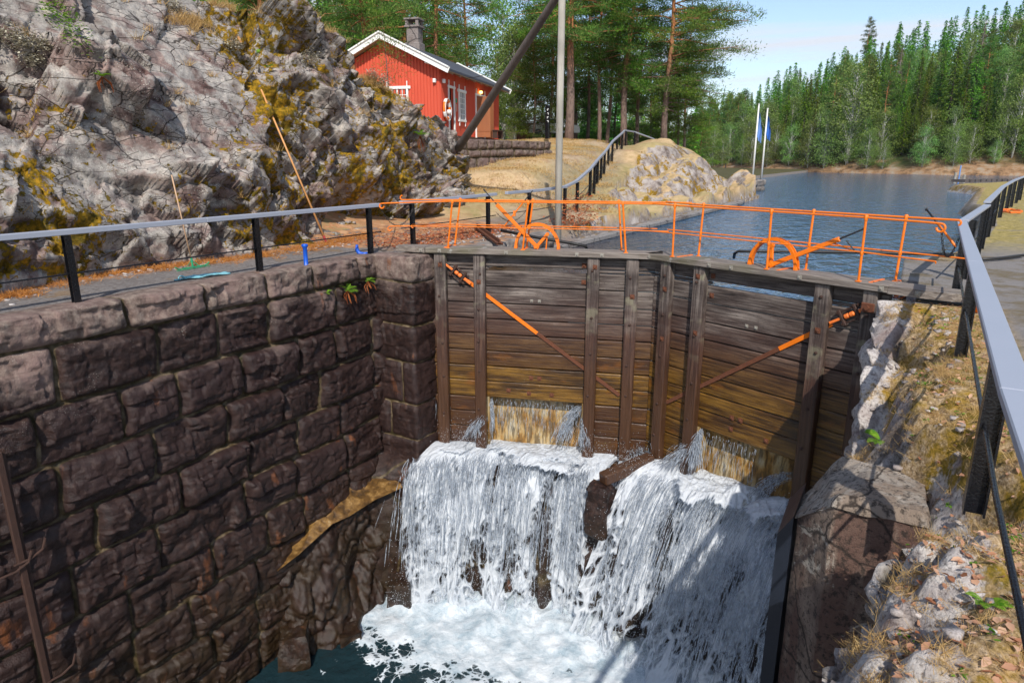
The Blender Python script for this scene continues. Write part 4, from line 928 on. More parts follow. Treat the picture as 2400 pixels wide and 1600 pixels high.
rails(gr, SR, bp, [P3(-.05, .25, 1.29)] + [t for b, t in bp] + [P3(5.55, .30, 1.27)] + hook(P3(5.6, .30, 1.27), (1, 0, 0), .04)[:7], [P3(.05, .24, .70)] + [b.lerp(t, .46) for b, t in bp] + [P3(5.8, .30, .69)] + hook(P3(5.85, .3, .69), (1, 0, 0), .035)[:7], False)
for g, us in ((gl, (.45, 2.3)), (gr, (.75, 3.0, 4.65))):
    for u in us: lmesh(MB().box((u, -.03, .226), (.05, .5, .014)), 'foot_strap', M['orange_worn'], g)
# sluice winding gear: half-ring rack guard, crank arms, rods
def gear(g, c, r, side, arm_end, arm2, short_end):
    y = .02
    ring = MB(); N = 22; prof = [(-.055, 0), (.055, 0), (.055, .06), (.03, .06), (.03, .015), (-.03, .015), (-.03, .06), (-.055, .06)]
    vs = []; 
    for k in range(N + 1):
        a = math.pi * (k / N) ; cx_, cz_ = math.cos(a), math.sin(a)
        for (py, pr2) in prof: vs.append((c[0] + cx_ * (r - .03 + pr2), y + py, c[1] + cz_ * (r * 1.08 - .03 + pr2)))
    n = len(prof); fs = [(k * n + i, k * n + (i + 1) % n, (k + 1) * n + (i + 1) % n, (k + 1) * n + i) for k in range(N) for i in range(n)] + [tuple(range(n)), tuple(N * n + i for i in range(n))[::-1]]
    ring.add(vs, fs); ring.box((c[0] - r, y, .24), (.07, .13, .06), bev=.01); ring.box((c[0] + r, y, .24), (.07, .13, .06), bev=.01)
    lmesh(ring, 'gear_guard', M['orange'], g)
    p = V3((c[0], y - .06, c[1] + .03)); arm = MB()
    a = V3(arm_end); arm.beam(p, a, .03, .085, up=(0, 1, 0), bev=.005) if False else arm.box((p + a) / 2, ((a - p).length, .05, .085), ((a - p).normalized(), V3((0, 1, 0)), (a - p).normalized().cross(V3((0, 1, 0)))), .01)
    arm.lathe(p, [(.06, -.06), (.06, .06)], 12, (0, 1, 0)); arm.tube([p + V3((0, -.1, 0)), p + V3((0, .1, 0))], .03, 8)
    lmesh(arm, 'crank_arm', M['orange'], g)
    sh = MB(); q = V3(short_end); sh.box((p + q) / 2, ((q - p).length, .05, .07), ((q - p).normalized(), V3((0, 1, 0)), (q - p).normalized().cross(V3((0, 1, 0)))), .01); sh.lathe(q, [(.042, -.04), (.042, .04)], 10, (0, 1, 0)); sh.tube([q, q + V3((-.03, 0, -.42))], .016, 6)
    lmesh(sh, 'short_lever', M['orange'], g)
    h = MB(); d = (a - p).normalized(); h.tube([a, a + d * .42 + V3((0, .02, .02))], [.016, .014], 6); h.lathe(a + d * .42 + V3((0, .02, .02)), [(.02, -.03), (.02, .02)], 8, d); lmesh(h, 'crank_handle', M['black_iron'], g)
    if arm2:
        k = MB().tube([arm2[0], arm2[1]], .017, 6); k.box(V3(arm2[0]).lerp(V3(arm2[1]), .5), (.05, .05, .12)); lmesh(k, 'rod', M['orange'], g)
        d = (V3(arm2[1]) - V3(arm2[0])).normalized(); lmesh(MB().tube([arm2[1], V3(arm2[1]) + d * .28], .013, 6), 'rod_tip', M['black_iron'], g)
gc = pin(1259, 573, SL, .02); p_ = pin(1164, 479, SL, .0); p1 = pin(1182, 530, SL, .1); p2 = pin(1230, 470, SL, .1); ps = pin(1283, 549, SL, -.02)
gear(gl, (gc.x, .24), .49, -1, (p_.x, .0, p_.z), ((p1.x, .1, p1.z), (p2.x, .1, p2.z)), (ps.x, -.04, ps.z))
gc = pin(1812, 614, SR, .02); p_ = pin(1968, 560, SR, .05); ps = pin(1814, 576, SR, -.02)
gear(gr, (gc.x, .24), .47, 1, (p_.x, .05, p_.z), None, (ps.x - .03, -.04, ps.z))
q = MB(); a = pin(1955, 570, SR, .1); b_ = pin(2005, 590, SR, .1); q.tube([a, b_], .012, 6); lmesh(q, 'rod', M['orange'], gr); b2 = pin(2008, 594, SR, .1); lmesh(MB().tube([pin(1985, 565, SR, .12), b2], .012, 6), 'rod_tip', M['black_iron'], gr)

# ---------------------------------------------------------------- lower pool, sill, falling water
POOLZ = -8.25
def lipvar0(x): return .38 * vn(x * .85, x * 0 + 3.3, s=7) + .16 * vn(x * 2.3, x * 0 + 1.1, s=8)
def lipY(x):            # downstream lip of the stone sill
    return np.interp(x, [-10.2, -9.6, -9.2, -8, -6.6, -5.7, -5.2, -4.7, -4.1, -3.4, -2, -.8, .2], [11.3, 11.5, 11.75, 12.3, 12.85, 13.2, 13.15, 12.75, 13.0, 12.95, 12.45, 11.95, 11.6])
xs = np.linspace(-10.72, .4, 260); ss = np.concatenate([np.linspace(-2.8, 0, 50), np.linspace(0, 3.9, 110)[1:]])
XS, S2 = np.meshgrid(xs, ss); lY = lipY(XS)
Ysl = np.where(S2 < 0, lY - S2, lY - .18 * S2 ** .8); Zsl = np.where(S2 < 0, -4.86, -4.86 - S2) - .38 * smst(S2, -.9, .1)
ra, rb_ = blocks(XS * .8, S2 * .6, 131); rc_, rd_ = blocks(XS * 2.2, S2 * 1.8, 132); re_, _ = blocks(XS * 6, S2 * 5, 133)
gapx = lambda X: sum(k * np.exp(-((X - c) / w2) ** 2) for c, w2, k in ((-6.45, .16, .75), (-7.9, .14, .45), (-7.1, .2, .25), (-5.2, .35, .3), (-3.75, .18, .9), (-2.2, .2, .7), (-9.5, .3, .3)))
dd_ = ra * .3 + rc_ * .16 + re_ * .05 - .16 + lipvar0(XS) + .62 * gapx(XS) * smst(S2, -.3, .15) * (1 - .4 * smst(S2, 2, 3.8))
cov = smst(S2, -.5, .1)
Ysl = Ysl - dd_ * cov; Zsl = Zsl + np.where(S2 < .15, dd_ * .22, 0)
grid('sill_rock', np.stack([XS, Ysl, Zsl], -1), M['wall_wet'], attrs={'rnd': ra + .5, 'joint': rb_ * .6 + .15}, flip=True)['kind'] = 'structure'
# timber balk and stone step standing in the middle of the fall
bk = MB().beam((-5.15, 12.9, -4.62), (-4.45, 14.1, -4.45), .28, .26, bev=.03).build('sill_timber', M['gpost']); tagp(bk, 'slanting wet brown timber lying on the sill between the two falls', 'timber')
sb = MB().box((-5.2, 12.85, -5.35), (.55, .5, 1.2), bev=.08).build('step_block', M['wall_wet']); roughen(sb, 14, .14, 2.6, 181); tagp(sb, 'wet dark stone block sticking out below the slanting sill timber', 'stone')
# left foot of the chamber: buttress of broken blocks leaning on the wall
bu = empty('wall_buttress', (-10.2, 10.6, -8.3), 'big wet broken stone spur with an ochre mortar top leaning on the chamber wall', 'buttress')
def lump(name, prof, mat, par, seed, nu=130):
    # prof rows: (x0,y0,z) -> (x1,y1,z1) loft between two polylines
    A = [Vector(p) for p in prof[0]]; B = [Vector(p) for p in prof[1]]; n = 90
    def samp(Pl, t):
        f = t * (len(Pl) - 1); i = min(int(f), len(Pl) - 2); return Pl[i].lerp(Pl[i + 1], f - i)
    G = np.array([[list(samp(A, i / nu).lerp(samp(B, i / nu), j / n)) for i in range(nu + 1)] for j in range(n + 1)])
    fa, ca = blocks(G[..., 0] * .7 + G[..., 1] * .9, G[..., 2] * .8, seed); fb, cb = blocks(G[..., 0] * 2.5 + G[..., 1] * 2.5, G[..., 2] * 2.4, seed + 1); fc, cc = blocks(G[..., 0] * 7 + G[..., 1] * 7, G[..., 2] * 7, seed + 2)
    g_, _, _ = facets(G[..., 1] * 1.5, G[..., 2] * 1.1, seed + 5)
    dsp = fa * .6 + fb * .34 + fc * .12 + g_ * .16 - .08
    G[..., 0] += dsp * .8; G[..., 1] -= dsp * .5
    o = grid(name, G, mat, None, attrs={'rnd': np.clip(fa + .4, 0, 1), 'joint': ca * .2}, flip=False); return setp(o, par)
lump('spur_face', [[(-10.75, 8.3, -6.55), (-10.6, 8.45, -6.25), (-10.42, 8.9, -6.02), (-10.42, 9.9, -5.8), (-10.3, 10.3, -5.78), (-10.1, 11.0, -5.62), (-9.4, 12.2, -5.35)], [(-10.75, 8.4, -8.8), (-10.2, 8.6, -8.8), (-9.7, 9.1, -8.8), (-9.6, 9.9, -8.8), (-10.0, 10.4, -8.8), (-9.5, 11.2, -8.8), (-9.1, 12.3, -8.8)]], M['wall_wet'], bu, 141)
mt = MB(); tp = [(-10.75, 8.2, -6.3), (-10.58, 8.42, -6.18), (-10.38, 8.9, -5.95), (-10.38, 9.9, -5.73), (-10.26, 10.3, -5.71), (-10.06, 11.0, -5.55), (-9.38, 12.2, -5.28), (-10.75, 12.2, -5.05), (-10.75, 10, -5.45)]
mt.add(tp, [(0, 1, 2, 8), (2, 3, 4, 8), (4, 5, 7, 8), (5, 6, 7)])
def mat_mortar():
    t = NT('wet_ochre_mortar'); p = t.pos(); n = t.noise(p, 4, 7, .65); return t.bsdf(t.ramp(n, [(.3, (.03, .018, .008)), (.46, (.11, .055, .015)), (.6, (.26, .145, .045)), (.74, (.42, .31, .17))]), .3, t.bump(n, .9, .06))
M['mortar'] = mat_mortar(); setp(mt.build('spur_top', M['mortar']), bu)
for (c, sz, rz_, sd_) in (((-10.3, 8.5, -7.95), (.6, .7, .9), 40, 174), ((-9.75, 9.6, -8.25), (.5, .6, .5), 50, 175), ((-9.55, 11.2, -8.1), (.6, .7, 1.0), 20, 176)):
    a_ = R(rz_); o = MB().box(c, sz, (Vector((math.cos(a_), math.sin(a_), .08)).normalized(), Vector((-math.sin(a_), math.cos(a_), 0)), Vector((-.08, .05, 1)).normalized())).build('spur_block', M['wall_wet']); roughen(o, 16, .20, 2.2, sd_); setp(o, bu)
# pool surface
gx = np.arange(-10.9, .6, .05); gy = np.arange(.5, 14, .05); GX, GY = np.meshgrid(gx, gy)
n5 = fbm(GX * .7, GY * .7, o=4, s=151); n6 = fbm(GX * 2.6, GY * 2.6, o=4, s=152)
dl = lipY(GX) - GY - np.interp(GX, [-10, -6, -4.5, -3, -1], [.2, .2, .4, 1.5, 2.2])     # distance downstream of the impact line
fo = .74 - smst(dl + n5 * 1.8, .2, 5.0) * .74 + n6 * .34 - .25 * smst(-GX, 7.5, 9.8) * smst(dl, .3, 1.5)
fo = fo - .25 * smst(-GX, 8.9, 10.4) * smst(dl, .6, 2.5)
chn = np.clip(fo, 0, 1)
GZ = POOLZ + n6 * (.04 + .07 * chn) + n5 * .12 * chn + .28 * np.exp(-np.clip(dl, 0, None) * 1.3) * (fbm(GX * 1.9, GY * 1.9, o=3, s=153) + .7)
grid('lower_pool', np.stack([GX, GY, GZ], -1), M['pool'], smooth=True, attrs={'foam': fo})['kind'] = 'structure'
# falling sheets
wf = empty('waterfall', (-5, 12.5, -8.2), kind='structure'); 
def lipz(x): return vn(x * 1.15, x * 0 + 9.7, s=17) * .6 + .25 * np.clip((-8.2 - x) * .9, 0, 1)
def lipvar(x, seed=200):
    return .38 * vn(x * .85, x * 0 + 3.3, s=7) + .16 * vn(x * 2.3, x * 0 + 1.1, s=8)
def sheet(x0, x1, vel, seed, off=0, thin0=.2, zlip=-4.62, start=1.2, wid=lambda x, s: x, ext=None, n=230, dep=.32):
    m = int((x1 - x0) / .03); xs = np.linspace(x0, x1, m); tt = np.linspace(0, 1, n); A, T = np.meshgrid(xs, tt)
    v = (vel(A) if callable(vel) else vel) * (1 + .45 * vn(A * 1.1, A * 0 + 5.5, s=11))
    lY = lipY(A) + off - lipvar(A)
    ft = .24; T2 = np.clip((T - ft) / (1 - ft), 0, 1); T1 = np.clip(T / ft, 0, 1)
    pre = (.42 + .45 * lipz(A)) * T1 ** 1.9                                        # the flow already dips on the sill
    fall = (3.80 - (.42 + .45 * lipz(A))) * T2 ** 1.2; sl0 = 1.6
    tm = (np.sqrt(sl0 ** 2 * .25 + 2 * 9.8 * fall) - sl0 * .5) / 9.8
    Y = np.where(T < ft, lY + start * (1 - T1), lY - v * tm - .12 * T2); Z = zlip - pre - fall
    pth = np.where(T < ft, T1 * start, start + np.hypot(fall, v * tm))
    nn_ = fbm(A * 1.1, pth * .30, o=3, s=seed); n2_ = fbm(A * 4.5, pth * 1.3, o=4, s=seed + 1)
    d = (nn_ * dep * 1.3 + n2_ * .10) * smst(T, ft * .3, .42) + n2_ * .03
    Y = Y - d; Z = Z + d * .35; X = wid(A, pth) + fbm(A * 2, pth * .8, o=2, s=seed + 2) * .12
    th = thin0 + .48 * fbm(A * .9, pth * .22, o=3, s=seed + 4) + .10 * smst(T, .4, 1) - .25 * smst(T, .88, 1) - .15 * (1 - T1)
    if ext is not None: th = th + ext(A, pth, T)
    o = grid('water_sheet', np.stack([X, Y, Z], -1), M['sheet'], None, smooth=True, attrs={'thin': th}, uv=np.stack([A + seed, pth], -1)); return setp(o, wf)
def gaps(lst):
    def f(A, pth, T):
        r = 0
        for (c, w2, k, t0) in lst: r = r + k * np.exp(-((A - c - .10 * np.sin(pth * 1.9 + c)) / (w2 * (1 + .3 * np.sin(pth * 3 + c)))) ** 2) * smst(T, t0, t0 + .15)
        return r
    return f
gA = gaps([(-6.45, .15, 1.1, .12), (-7.9, .10, .7, .10), (-7.12, .2, .5, .5), (-8.0, .2, .4, .55), (-9.4, .2, .25, .0), (-5.6, .2, .4, .2)])
sheet(-9.5, -5.45, .95, 201, -.04, .27, ext=gA); sheet(-9.35, -5.5, .7, 211, -.02, .34, ext=gA)
gC = gaps([(-3.35, .20, 1.1, .20), (-1.9, .20, .7, .3), (-2.6, .16, .4, .5), (-1.0, .25, .4, .4), (-4.3, .16, .4, .3)])
fan = lambda x, s: -2.6 + (x + 2.6) * (.74 + .15 * s)
sheet(-4.7, .35, lambda A: np.interp(A, [-4.7, -3.6, -2, -.7], [1.1, 1.7, 2.3, 2.3]), 221, .42, .24, zlip=-4.42, start=.7, wid=lambda x, s: np.minimum(x + .02 - .20 * s, -.42), ext=gC, dep=.4)
sheet(-4.5, .3, lambda A: np.interp(A, [-4.7, -3.6, -2, -.7], [.7, 1.2, 1.7, 1.8]), 231, .32, .34, zlip=-4.48, start=.7, wid=lambda x, s: np.minimum(x + .06 - .16 * s, -.44), ext=gC, dep=.4)
sheet(-5.8, -4.6, .6, 241, .15, .62, ext=gaps([(-5.1, .16, .6, .1)]))
# ballistic strands
def strands(name, N, src, vel, zend, seed, rad=(.006, .016), mat='strand', steps=9, brk=.3):
    rg = np.random.default_rng(seed); p0 = src(rg, N); v0 = vel(rg, N, p0)
    ze = zend(p0, rg) if callable(zend) else np.full(N, zend)
    vz = v0[:, 2]; T = (vz + np.sqrt(np.maximum(vz ** 2 + 2 * 9.8 * (p0[:, 2] - ze), 0.0))) / 9.8
    ta = rg.uniform(0, 1, N) * T * (1 - brk); tb = np.minimum(T, ta + rg.uniform(.05, .26, N) * T)
    Vs = []; r = rg.uniform(rad[0], rad[1], N)
    ph = rg.uniform(0, 6.28, N); vs = np.zeros((N, steps, 3, 3))
    for k in range(steps):
        t = ta + (tb - ta) * k / (steps - 1); p = p0 + v0 * t[:, None]; p[:, 2] = p0[:, 2] + vz * t - 4.9 * t * t
        p[:, 0] += np.sin(t * 16 + ph) * .012 * t * 3; p[:, 1] += np.cos(t * 13 + ph * 2) * .012 * t * 3
        rr = r * np.sin(np.pi * (k + .25) / (steps - .5))
        for a in range(3):
            an = ph + a * 2.094; vs[:, k, a, 0] = p[:, 0] + np.cos(an) * rr; vs[:, k, a, 1] = p[:, 1] + np.sin(an) * rr; vs[:, k, a, 2] = p[:, 2]
    base = np.arange(N)[:, None, None] * steps * 3; F = []
    for k in range(steps - 1):
        for a in range(3):
            b = (a + 1) % 3; F.append(np.stack([base[:, 0, 0] + k * 3 + a, base[:, 0, 0] + k * 3 + b, base[:, 0, 0] + (k + 1) * 3 + b, base[:, 0, 0] + (k + 1) * 3 + a], -1))
    o = link(name, npmesh(name, vs.reshape(-1, 3), np.concatenate(F), M[mat], True)); return setp(o, wf)
def src_lip(x0, x1, off=0, z=-4.6):
    def f(rg, N):
        x = rg.uniform(x0, x1, N); return np.stack([x, lipY(x) - lipvar(x) + off - rg.uniform(-.1, .15, N), np.full(N, z) + rg.uniform(-.06, .05, N)], -1)
    return f
dens = lambda v, vx=.0: (lambda rg, N, p: np.stack([rg.normal(vx, .22, N), -np.abs(rg.normal(v, .35, N)), rg.normal(.1, .4, N)], -1))
strands('water_strands', 1800, src_lip(-9.5, -5.5), dens(.75), -8.2, 301)
strands('water_strands', 1400, src_lip(-4.3, -.8, .45, -4.45), lambda rg, N, p: np.stack([-.75 + rg.normal(0, .18, N), -np.abs(rg.normal(np.interp(p[:, 0], [-4.3, -2, -.8], [1.2, 2.3, 2.2]), .4, N)), rg.normal(.15, .3, N)], -1), -8.2, 302)
# jets out of the gate openings (world positions from the leaves)
def gworld(S, u, y, z):
    a = R(S[1]); return np.array([S[0][0] + u * math.cos(a) - y * math.sin(a), S[0][1] + u * math.sin(a) + y * math.cos(a), z])
def jet(S, u0, z0, du, dy, N, seed, spread=.25, ub=0, zb=None, uspan=.03, zspan=.1, vz=.2, zend=-4.62, rad=(.005, .013)):
    a = R(S[1]); ex = np.array([math.cos(a), math.sin(a), 0]); ey = np.array([-math.sin(a), math.cos(a), 0])
    def src(rg, N): return gworld(S, u0, -.02, z0)[None] + ex * rg.uniform(-uspan, uspan, N)[:, None] + np.array([0, 0, 1]) * rg.uniform(-zspan, zspan, N)[:, None]
    def vel(rg, N, p): return ex * (du + rg.normal(0, spread, N))[:, None] - ey * np.abs(dy + rg.normal(0, spread, N))[:, None] + np.array([0, 0, 1]) * rg.normal(vz, spread * .7, N)[:, None]
    return strands('water_jet', N, src, vel, zend, seed, rad)
jet(SL, 3.68, -3.55, -1.15, .7, 420, 401, .28); jet(SL, 1.46, -3.5, .18, .5, 120, 402, .07); jet(SL, 3.72, -4.0, .1, 1.1, 260, 403, .2, zspan=.3)
jet(SL, 1.4, -3.95, -.95, 1.2, 260, 404, .3, vz=.8); jet(SL, 2.6, -3.47, 0, .25, 420, 405, .06, uspan=1.1, zspan=.02, rad=(.003, .008)); jet(SL, 5.1, -4.6, .1, .9, 320, 406, .45, vz=1.9, uspan=.2, zend=-4.8)
jet(SR, 1.5, -3.5, .12, .9, 420, 411, .22); jet(SR, 3.6, -3.75, -1.7, .9, 320, 412, .3, vz=-.1); jet(SR, 2.2, -3.47, 0, .25, 200, 413, .06, uspan=.6, zspan=.02, rad=(.003, .008)); jet(SR, 1.42, -3.9, -1.1, 1.3, 380, 414, .35, vz=.6); jet(SR, 3.75, -4.2, .4, 1.5, 500, 415, .4, vz=.7)
jet(SL, -.03, -1.9, 0, .03, 260, 421, .03, uspan=.05, zspan=.5, rad=(.004, .010)); jet(SL, .0, -3.4, -.1, .3, 200, 422, .12, uspan=.05, zspan=.7, rad=(.004, .010)); jet(SL, -.3, -3.7, -.2, .8, 160, 423, .2, uspan=.2, zspan=.3)
# mound of churning foam on the sill below each opening
def mound(cx, cy, rx_, ry_, hgt, z, seed):
    u = np.linspace(-1, 1, 110); A, B = np.meshgrid(u, u); r = np.hypot(A, B); X = cx + A * rx_; Y = cy + B * ry_
    n = fbm(X * 2.2, Y * 2.2, o=5, s=seed); Z = z + hgt * np.clip(1 - r ** 2, 0, 1) ** .7 * (1 + n * .55) + n * .05
    o = grid('foam_mound', np.stack([X, Y, Z], -1), M['sheet'], None, smooth=True, attrs={'thin': -.35 + 1.9 * smst(r + n * .3, .35, 1.0)}, uv=np.stack([X, Y], -1)); setp(o, wf)
mound(-7.1, 13.35, 1.6, .68, .20, -4.72, 501); mound(-6.7, 13.0, 1.1, .5, .16, -4.7, 502); mound(-2.7, 13.25, 1.5, .75, .34, -4.64, 503); mound(-9.0, 12.75, .5, .5, .08, -4.7, 504); mound(-1.5, 12.75, .75, .7, .30, -4.5, 505)
# spray drops
def drops(N, src, seed, r=(.004, .014)):
    rg = np.random.default_rng(seed); c = src(rg, N); rr = rg.uniform(r[0], r[1], N); o8 = np.array([(1, 0, 0), (-1, 0, 0), (0, 1, 0), (0, -1, 0), (0, 0, 1.4), (0, 0, -1.4)])
    Vv = c[:, None, :] + o8[None] * rr[:, None, None]; f = np.array([(4, 0, 2), (4, 2, 1), (4, 1, 3), (4, 3, 0), (5, 2, 0), (5, 1, 2), (5, 3, 1), (5, 0, 3)]); F = (np.arange(N)[:, None, None] * 6 + f[None]).reshape(-1, 3)
    setp(link('spray', npmesh('spray', Vv.reshape(-1, 3), F, M['drop'], True)), wf)
def s1(rg, N):
    x = rg.uniform(-9.6, -.8, N); h = np.abs(rg.normal(0, .32, N)); off = np.interp(x, [-10, -5, -3, -1], [.7, .8, 1.9, 2.2]); return np.stack([x, lipY(x) - off + rg.normal(0, .55, N), POOLZ + .1 + h], -1)
def s2(rg, N):
    k = rg.integers(0, 4, N); cx = np.array([-8.6, -6.1, -4.9, -1.5])[k]; cy = np.array([12.9, 13.6, 13.7, 12.7])[k]; s = np.array([.35, .3, .4, .45])[k]
    return np.stack([cx + rg.normal(0, 1, N) * s, cy + rg.normal(0, 1, N) * s * .7 - .2, -4.55 + np.abs(rg.normal(0, .28, N))], -1)
def s3(rg, N):
    x = rg.uniform(-9.5, -.8, N); z = rg.uniform(0, 1, N) ** .6; off = np.interp(x, [-10, -5, -3, -1], [.75, .9, 2.0, 2.3]) * np.sqrt(z); return np.stack([x, lipY(x) - off + rg.normal(0, .22, N), -4.6 - 3.6 * z], -1)
drops(5000, s1, 601, (.003, .009)); drops(2200, s2, 602, (.003, .008)); drops(8000, s3, 603, (.003, .008))
# ---------------------------------------------------------------- railings along the quays
def railing(name, pts, base, posts, label, grp, cap=(.115, .06), h=1.13, postsz=.10, capmat='railgrey', low=.50, capdrop=0, leftover=0, wave=None):
    """pts: polyline of rail tops; posts: list of (x, y, z_ground)"""
    r = empty(name, posts[0], label, 'railing', grp)
    for i, (a, b) in enumerate(zip(pts, pts[1:])):
        q = MB().beam(a, b, cap[0], cap[1], bev=.008); setp(q.build('handrail', M[capmat]), r)
    for (x, y, z) in posts:
        top = min(pts, key=lambda p: (p[0] - x) ** 2 + (p[1] - y) ** 2)
        # interpolate the rail height over this post
        best = None
        for a, b in zip(pts, pts[1:]):
            A, B = Vector(a), Vector(b); d = (B - A); t = max(0, min(1, (Vector((x, y, 0)) - Vector((A.x, A.y, 0))).dot(Vector((d.x, d.y, 0))) / max(1e-6, d.x ** 2 + d.y ** 2))); p = A + d * t; e = (p.x - x) ** 2 + (p.y - y) ** 2
            if best is None or e < best[0]: best = (e, p)
        zt_ = best[1].z - cap[1] / 2 - .004; s = postsz
        q = MB(); q.box((x - s / 2 + .007, y, (z + zt_) / 2 - .03), (.014, s, zt_ - z + .06)); q.box((x + s / 2 - .007, y, (z + zt_) / 2 - .03), (.014, s, zt_ - z + .06)); q.box((x, y, (z + zt_) / 2 - .03), (s - .03, .014, zt_ - z + .06))
        setp(q.build('post', M['black']), r)
    lo = [Vector((p[0], p[1], p[2] - h + low)) for p in pts]
    setp(MB().tube(lo, .013 if postsz < .12 else .016, 8).build('lower_bar', M['black'], None, True), r)
    return r
GR = 'black and grey railings beside the lock'
railing('railing', [(-11, -2, 1.13), (-11, 3, 1.13), (-11, 8, 1.13), (-11, 12.75, 1.13)], 0, [(-11, -.6, 0), (-11, 2.5, 0), (-11, 5.6, 0), (-11, 9.1, 0), (-11, 12.35, 0)], 'long railing with grey handrail on black posts along the left chamber wall', GR, cap=(.12, .085))
railing('railing', [(-11.02, 13.55, 1.14), (-11.02, 16, 1.14), (-11.02, 18.1, 1.15)], 0, [(-11.02, 14.0, 0), (-11.02, 17.65, 0)], 'short straight railing between the gate and the rusty steel beam', GR, cap=(.12, .085))
rp = [(-11.0, 18.7, 1.16), (-11.0, 20.9, 1.16), (-11.05, 23.0, 1.2), (-11.2, 24.3, 1.36), (-11.9, 27.2, 1.78), (-12.9, 30.3, 2.15), (-13.9, 33.5, 2.5), (-15.3, 38, 3.15), (-16.4, 42.3, 3.75), (-17.3, 45, 4.0), (-17.6, 47.5, 4.0), (-17.2, 50.5, 3.6), (-16.6, 53, 3.0)]
railing('railing', rp, 0, [(-11, 20.2, 0), (-11.0, 22.9, .05), (-11.2, 24.4, .2)] + [(x, y, z) for x, y, z in ((-11.9, 27.2, .6), (-12.4, 28.8, .75), (-12.9, 30.3, .95), (-13.4, 31.9, 1.1), (-13.9, 33.5, 1.3), (-14.6, 35.7, 1.55), (-15.3, 38, 1.9), (-15.9, 40.2, 2.2), (-16.4, 42.3, 2.5), (-17.2, 45, 2.8), (-17.5, 47.5, 2.8), (-17.0, 50.5, 2.4))], 'curving railing climbing the path beside the mossy knoll', GR, cap=(.12, .09))
railing('railing', [(.555, .2, 1.06), (.565, 4.0, 1.075), (.67, 9, 1.085), (.79, 14.6, 1.10)], 0, [(.62, 2.0, -.1), (.62, 5.16, -.05), (.70, 9.2, 0), (.78, 13.0, 0)], 'nearest railing with broad grey handrail and thick black posts on the right bank', GR, cap=(.15, .055), postsz=.125, h=1.06, low=.50)
railing('railing', [(.82, 14.65, 1.13), (1.5, 19.6, 1.14)], 0, [(1.0, 15.3, 0), (1.42, 18.9, 0)], 'short railing section joining the two right bank railings at an angle', GR, cap=(.15, .05), postsz=.12)
railing('railing', [(1.5, 19.75, 1.2), (2.75, 31, 1.2), (3.9, 39.6, 1.22), (5.2, 48, 1.25), (7.5, 62, 1.3)], 0, [(1.62, 20.9, 0), (1.98, 24.2, 0), (2.4, 28.1, 0), (2.92, 32.2, 0), (3.45, 36, 0), (3.95, 39.6, 0), (4.5, 43.3, 0), (5.0, 46.8, 0), (5.7, 51, 0), (6.4, 55, 0)], 'far right railing receding along the bank towards the lake', GR, cap=(.15, .05), postsz=.13)
def chain(a, b, sag, label, n=26):
    a, b = Vector(a), Vector(b); m = MB(); L = (b - a).length; P_ = [a.lerp(b, k / n) + Vector((0, 0, -sag * 4 * (k / n) * (1 - k / n))) for k in range(n + 1)]
    for k in range(n):
        c = (P_[k] + P_[k + 1]) / 2; d = (P_[k + 1] - P_[k]); d.normalize(); s = d.orthogonal().normalized(); s = s if k % 2 else d.cross(s); h_ = (P_[k + 1] - P_[k]).length * .62
        pts = [c + d * (h_ * math.cos(t * math.pi / 4)) + s * (.016 * math.sin(t * math.pi / 4)) for t in range(9)]; m.tube(pts, .0055, 5, False)
    tagp(m.build('chain', M['chain']), label, 'chain', 'slack chains closing the railing gap')
chain((-11, 12.75, 1.08), (-10.75, 13.7, .98), .42, 'upper slack chain between the left railing end and the next railing post')
chain((-11, 12.4, .52), (-10.55, 12.75, .62), .50, 'lower slack chain hanging from the left gate rail hook')
chain((.42, 12.15, 1.16), (.70, 12.95, 1.0), .35, 'black chain hanging from the hooked end of the right gate rail')
chain((-11.02, 18.1, .62), (-11.0, 20.1, .62), .35, 'small chain across the gap above the rusty steel beam')

# ---------------------------------------------------------------- mast, leaning log, cable
ms_ = MB().tube([(-9.78, 19.9, -1.5), (-9.8, 19.92, 3), (-9.8, 19.95, 9.2)], [.115, .11, .10], 12); tagp(ms_.build('wooden_mast', M['mast'], None, True), 'pale upright round wooden mast standing at the canal edge', 'mast')
la = atd(1084, 333, 28.5); lb = Vector((-10.0, 20.0, 8.4)); lbp = atd(1306, -8, 22.3)
dl_ = (lbp - la).normalized()
tagp(MB().tube([la - dl_ * .5, la, la.lerp(lbp, .5), lbp, lbp + dl_ * 1.0], [.165, .16, .14, .115, .11], 12).build('leaning_log', M['log'], None, True), 'dark weathered log leaning from the rock up to the mast top', 'log')
c0_ = atd(1094, 182, 36); c1_ = atd(1310, -25, 22.3); tagp(MB().tube([c0_.lerp(c1_, k / 12) + Vector((0, 0, -.7 * 4 * (k / 12) * (1 - k / 12))) for k in range(13)], .013, 5).build('cable', M['black_iron']), 'thin black cable running from the red house up to the mast', 'cable')

# ---------------------------------------------------------------- red lock house
na = math.atan(-3.3 / 33)
def camxy(xc, d): return Vector((xc * math.cos(PH) - d * math.sin(PH), xc * math.sin(PH) + d * math.cos(PH), 0))
hc = camxy(-3.25, 33); hd = camxy(.252, .968); hw = camxy(-.968, .252)    # near right corner, along the long wall, across the gable
HZ0 = 3.28; HL, HW, EH, RH = 9.7, 5.3, 6.22, 7.50                        # eave and ridge heights (world z)
house = empty('red_house', (hc.x, hc.y, HZ0), 'red wooden lock house with white barge boards and dark slate roof', 'house')
def hp(a, b, z): v = hc + hd * a + hw * b; return Vector((v.x, v.y, z))
def hb(mb, a, b, z, size, bev=0): return mb.box(hp(a, b, z), size, (hd, hw, Vector((0, 0, 1))), bev)
UPV = Vector((0, 0, 1))
doors = [(.98, 1.72, 'd'), (5.25, 6.75, 'd')]
wl_ = MB(); 
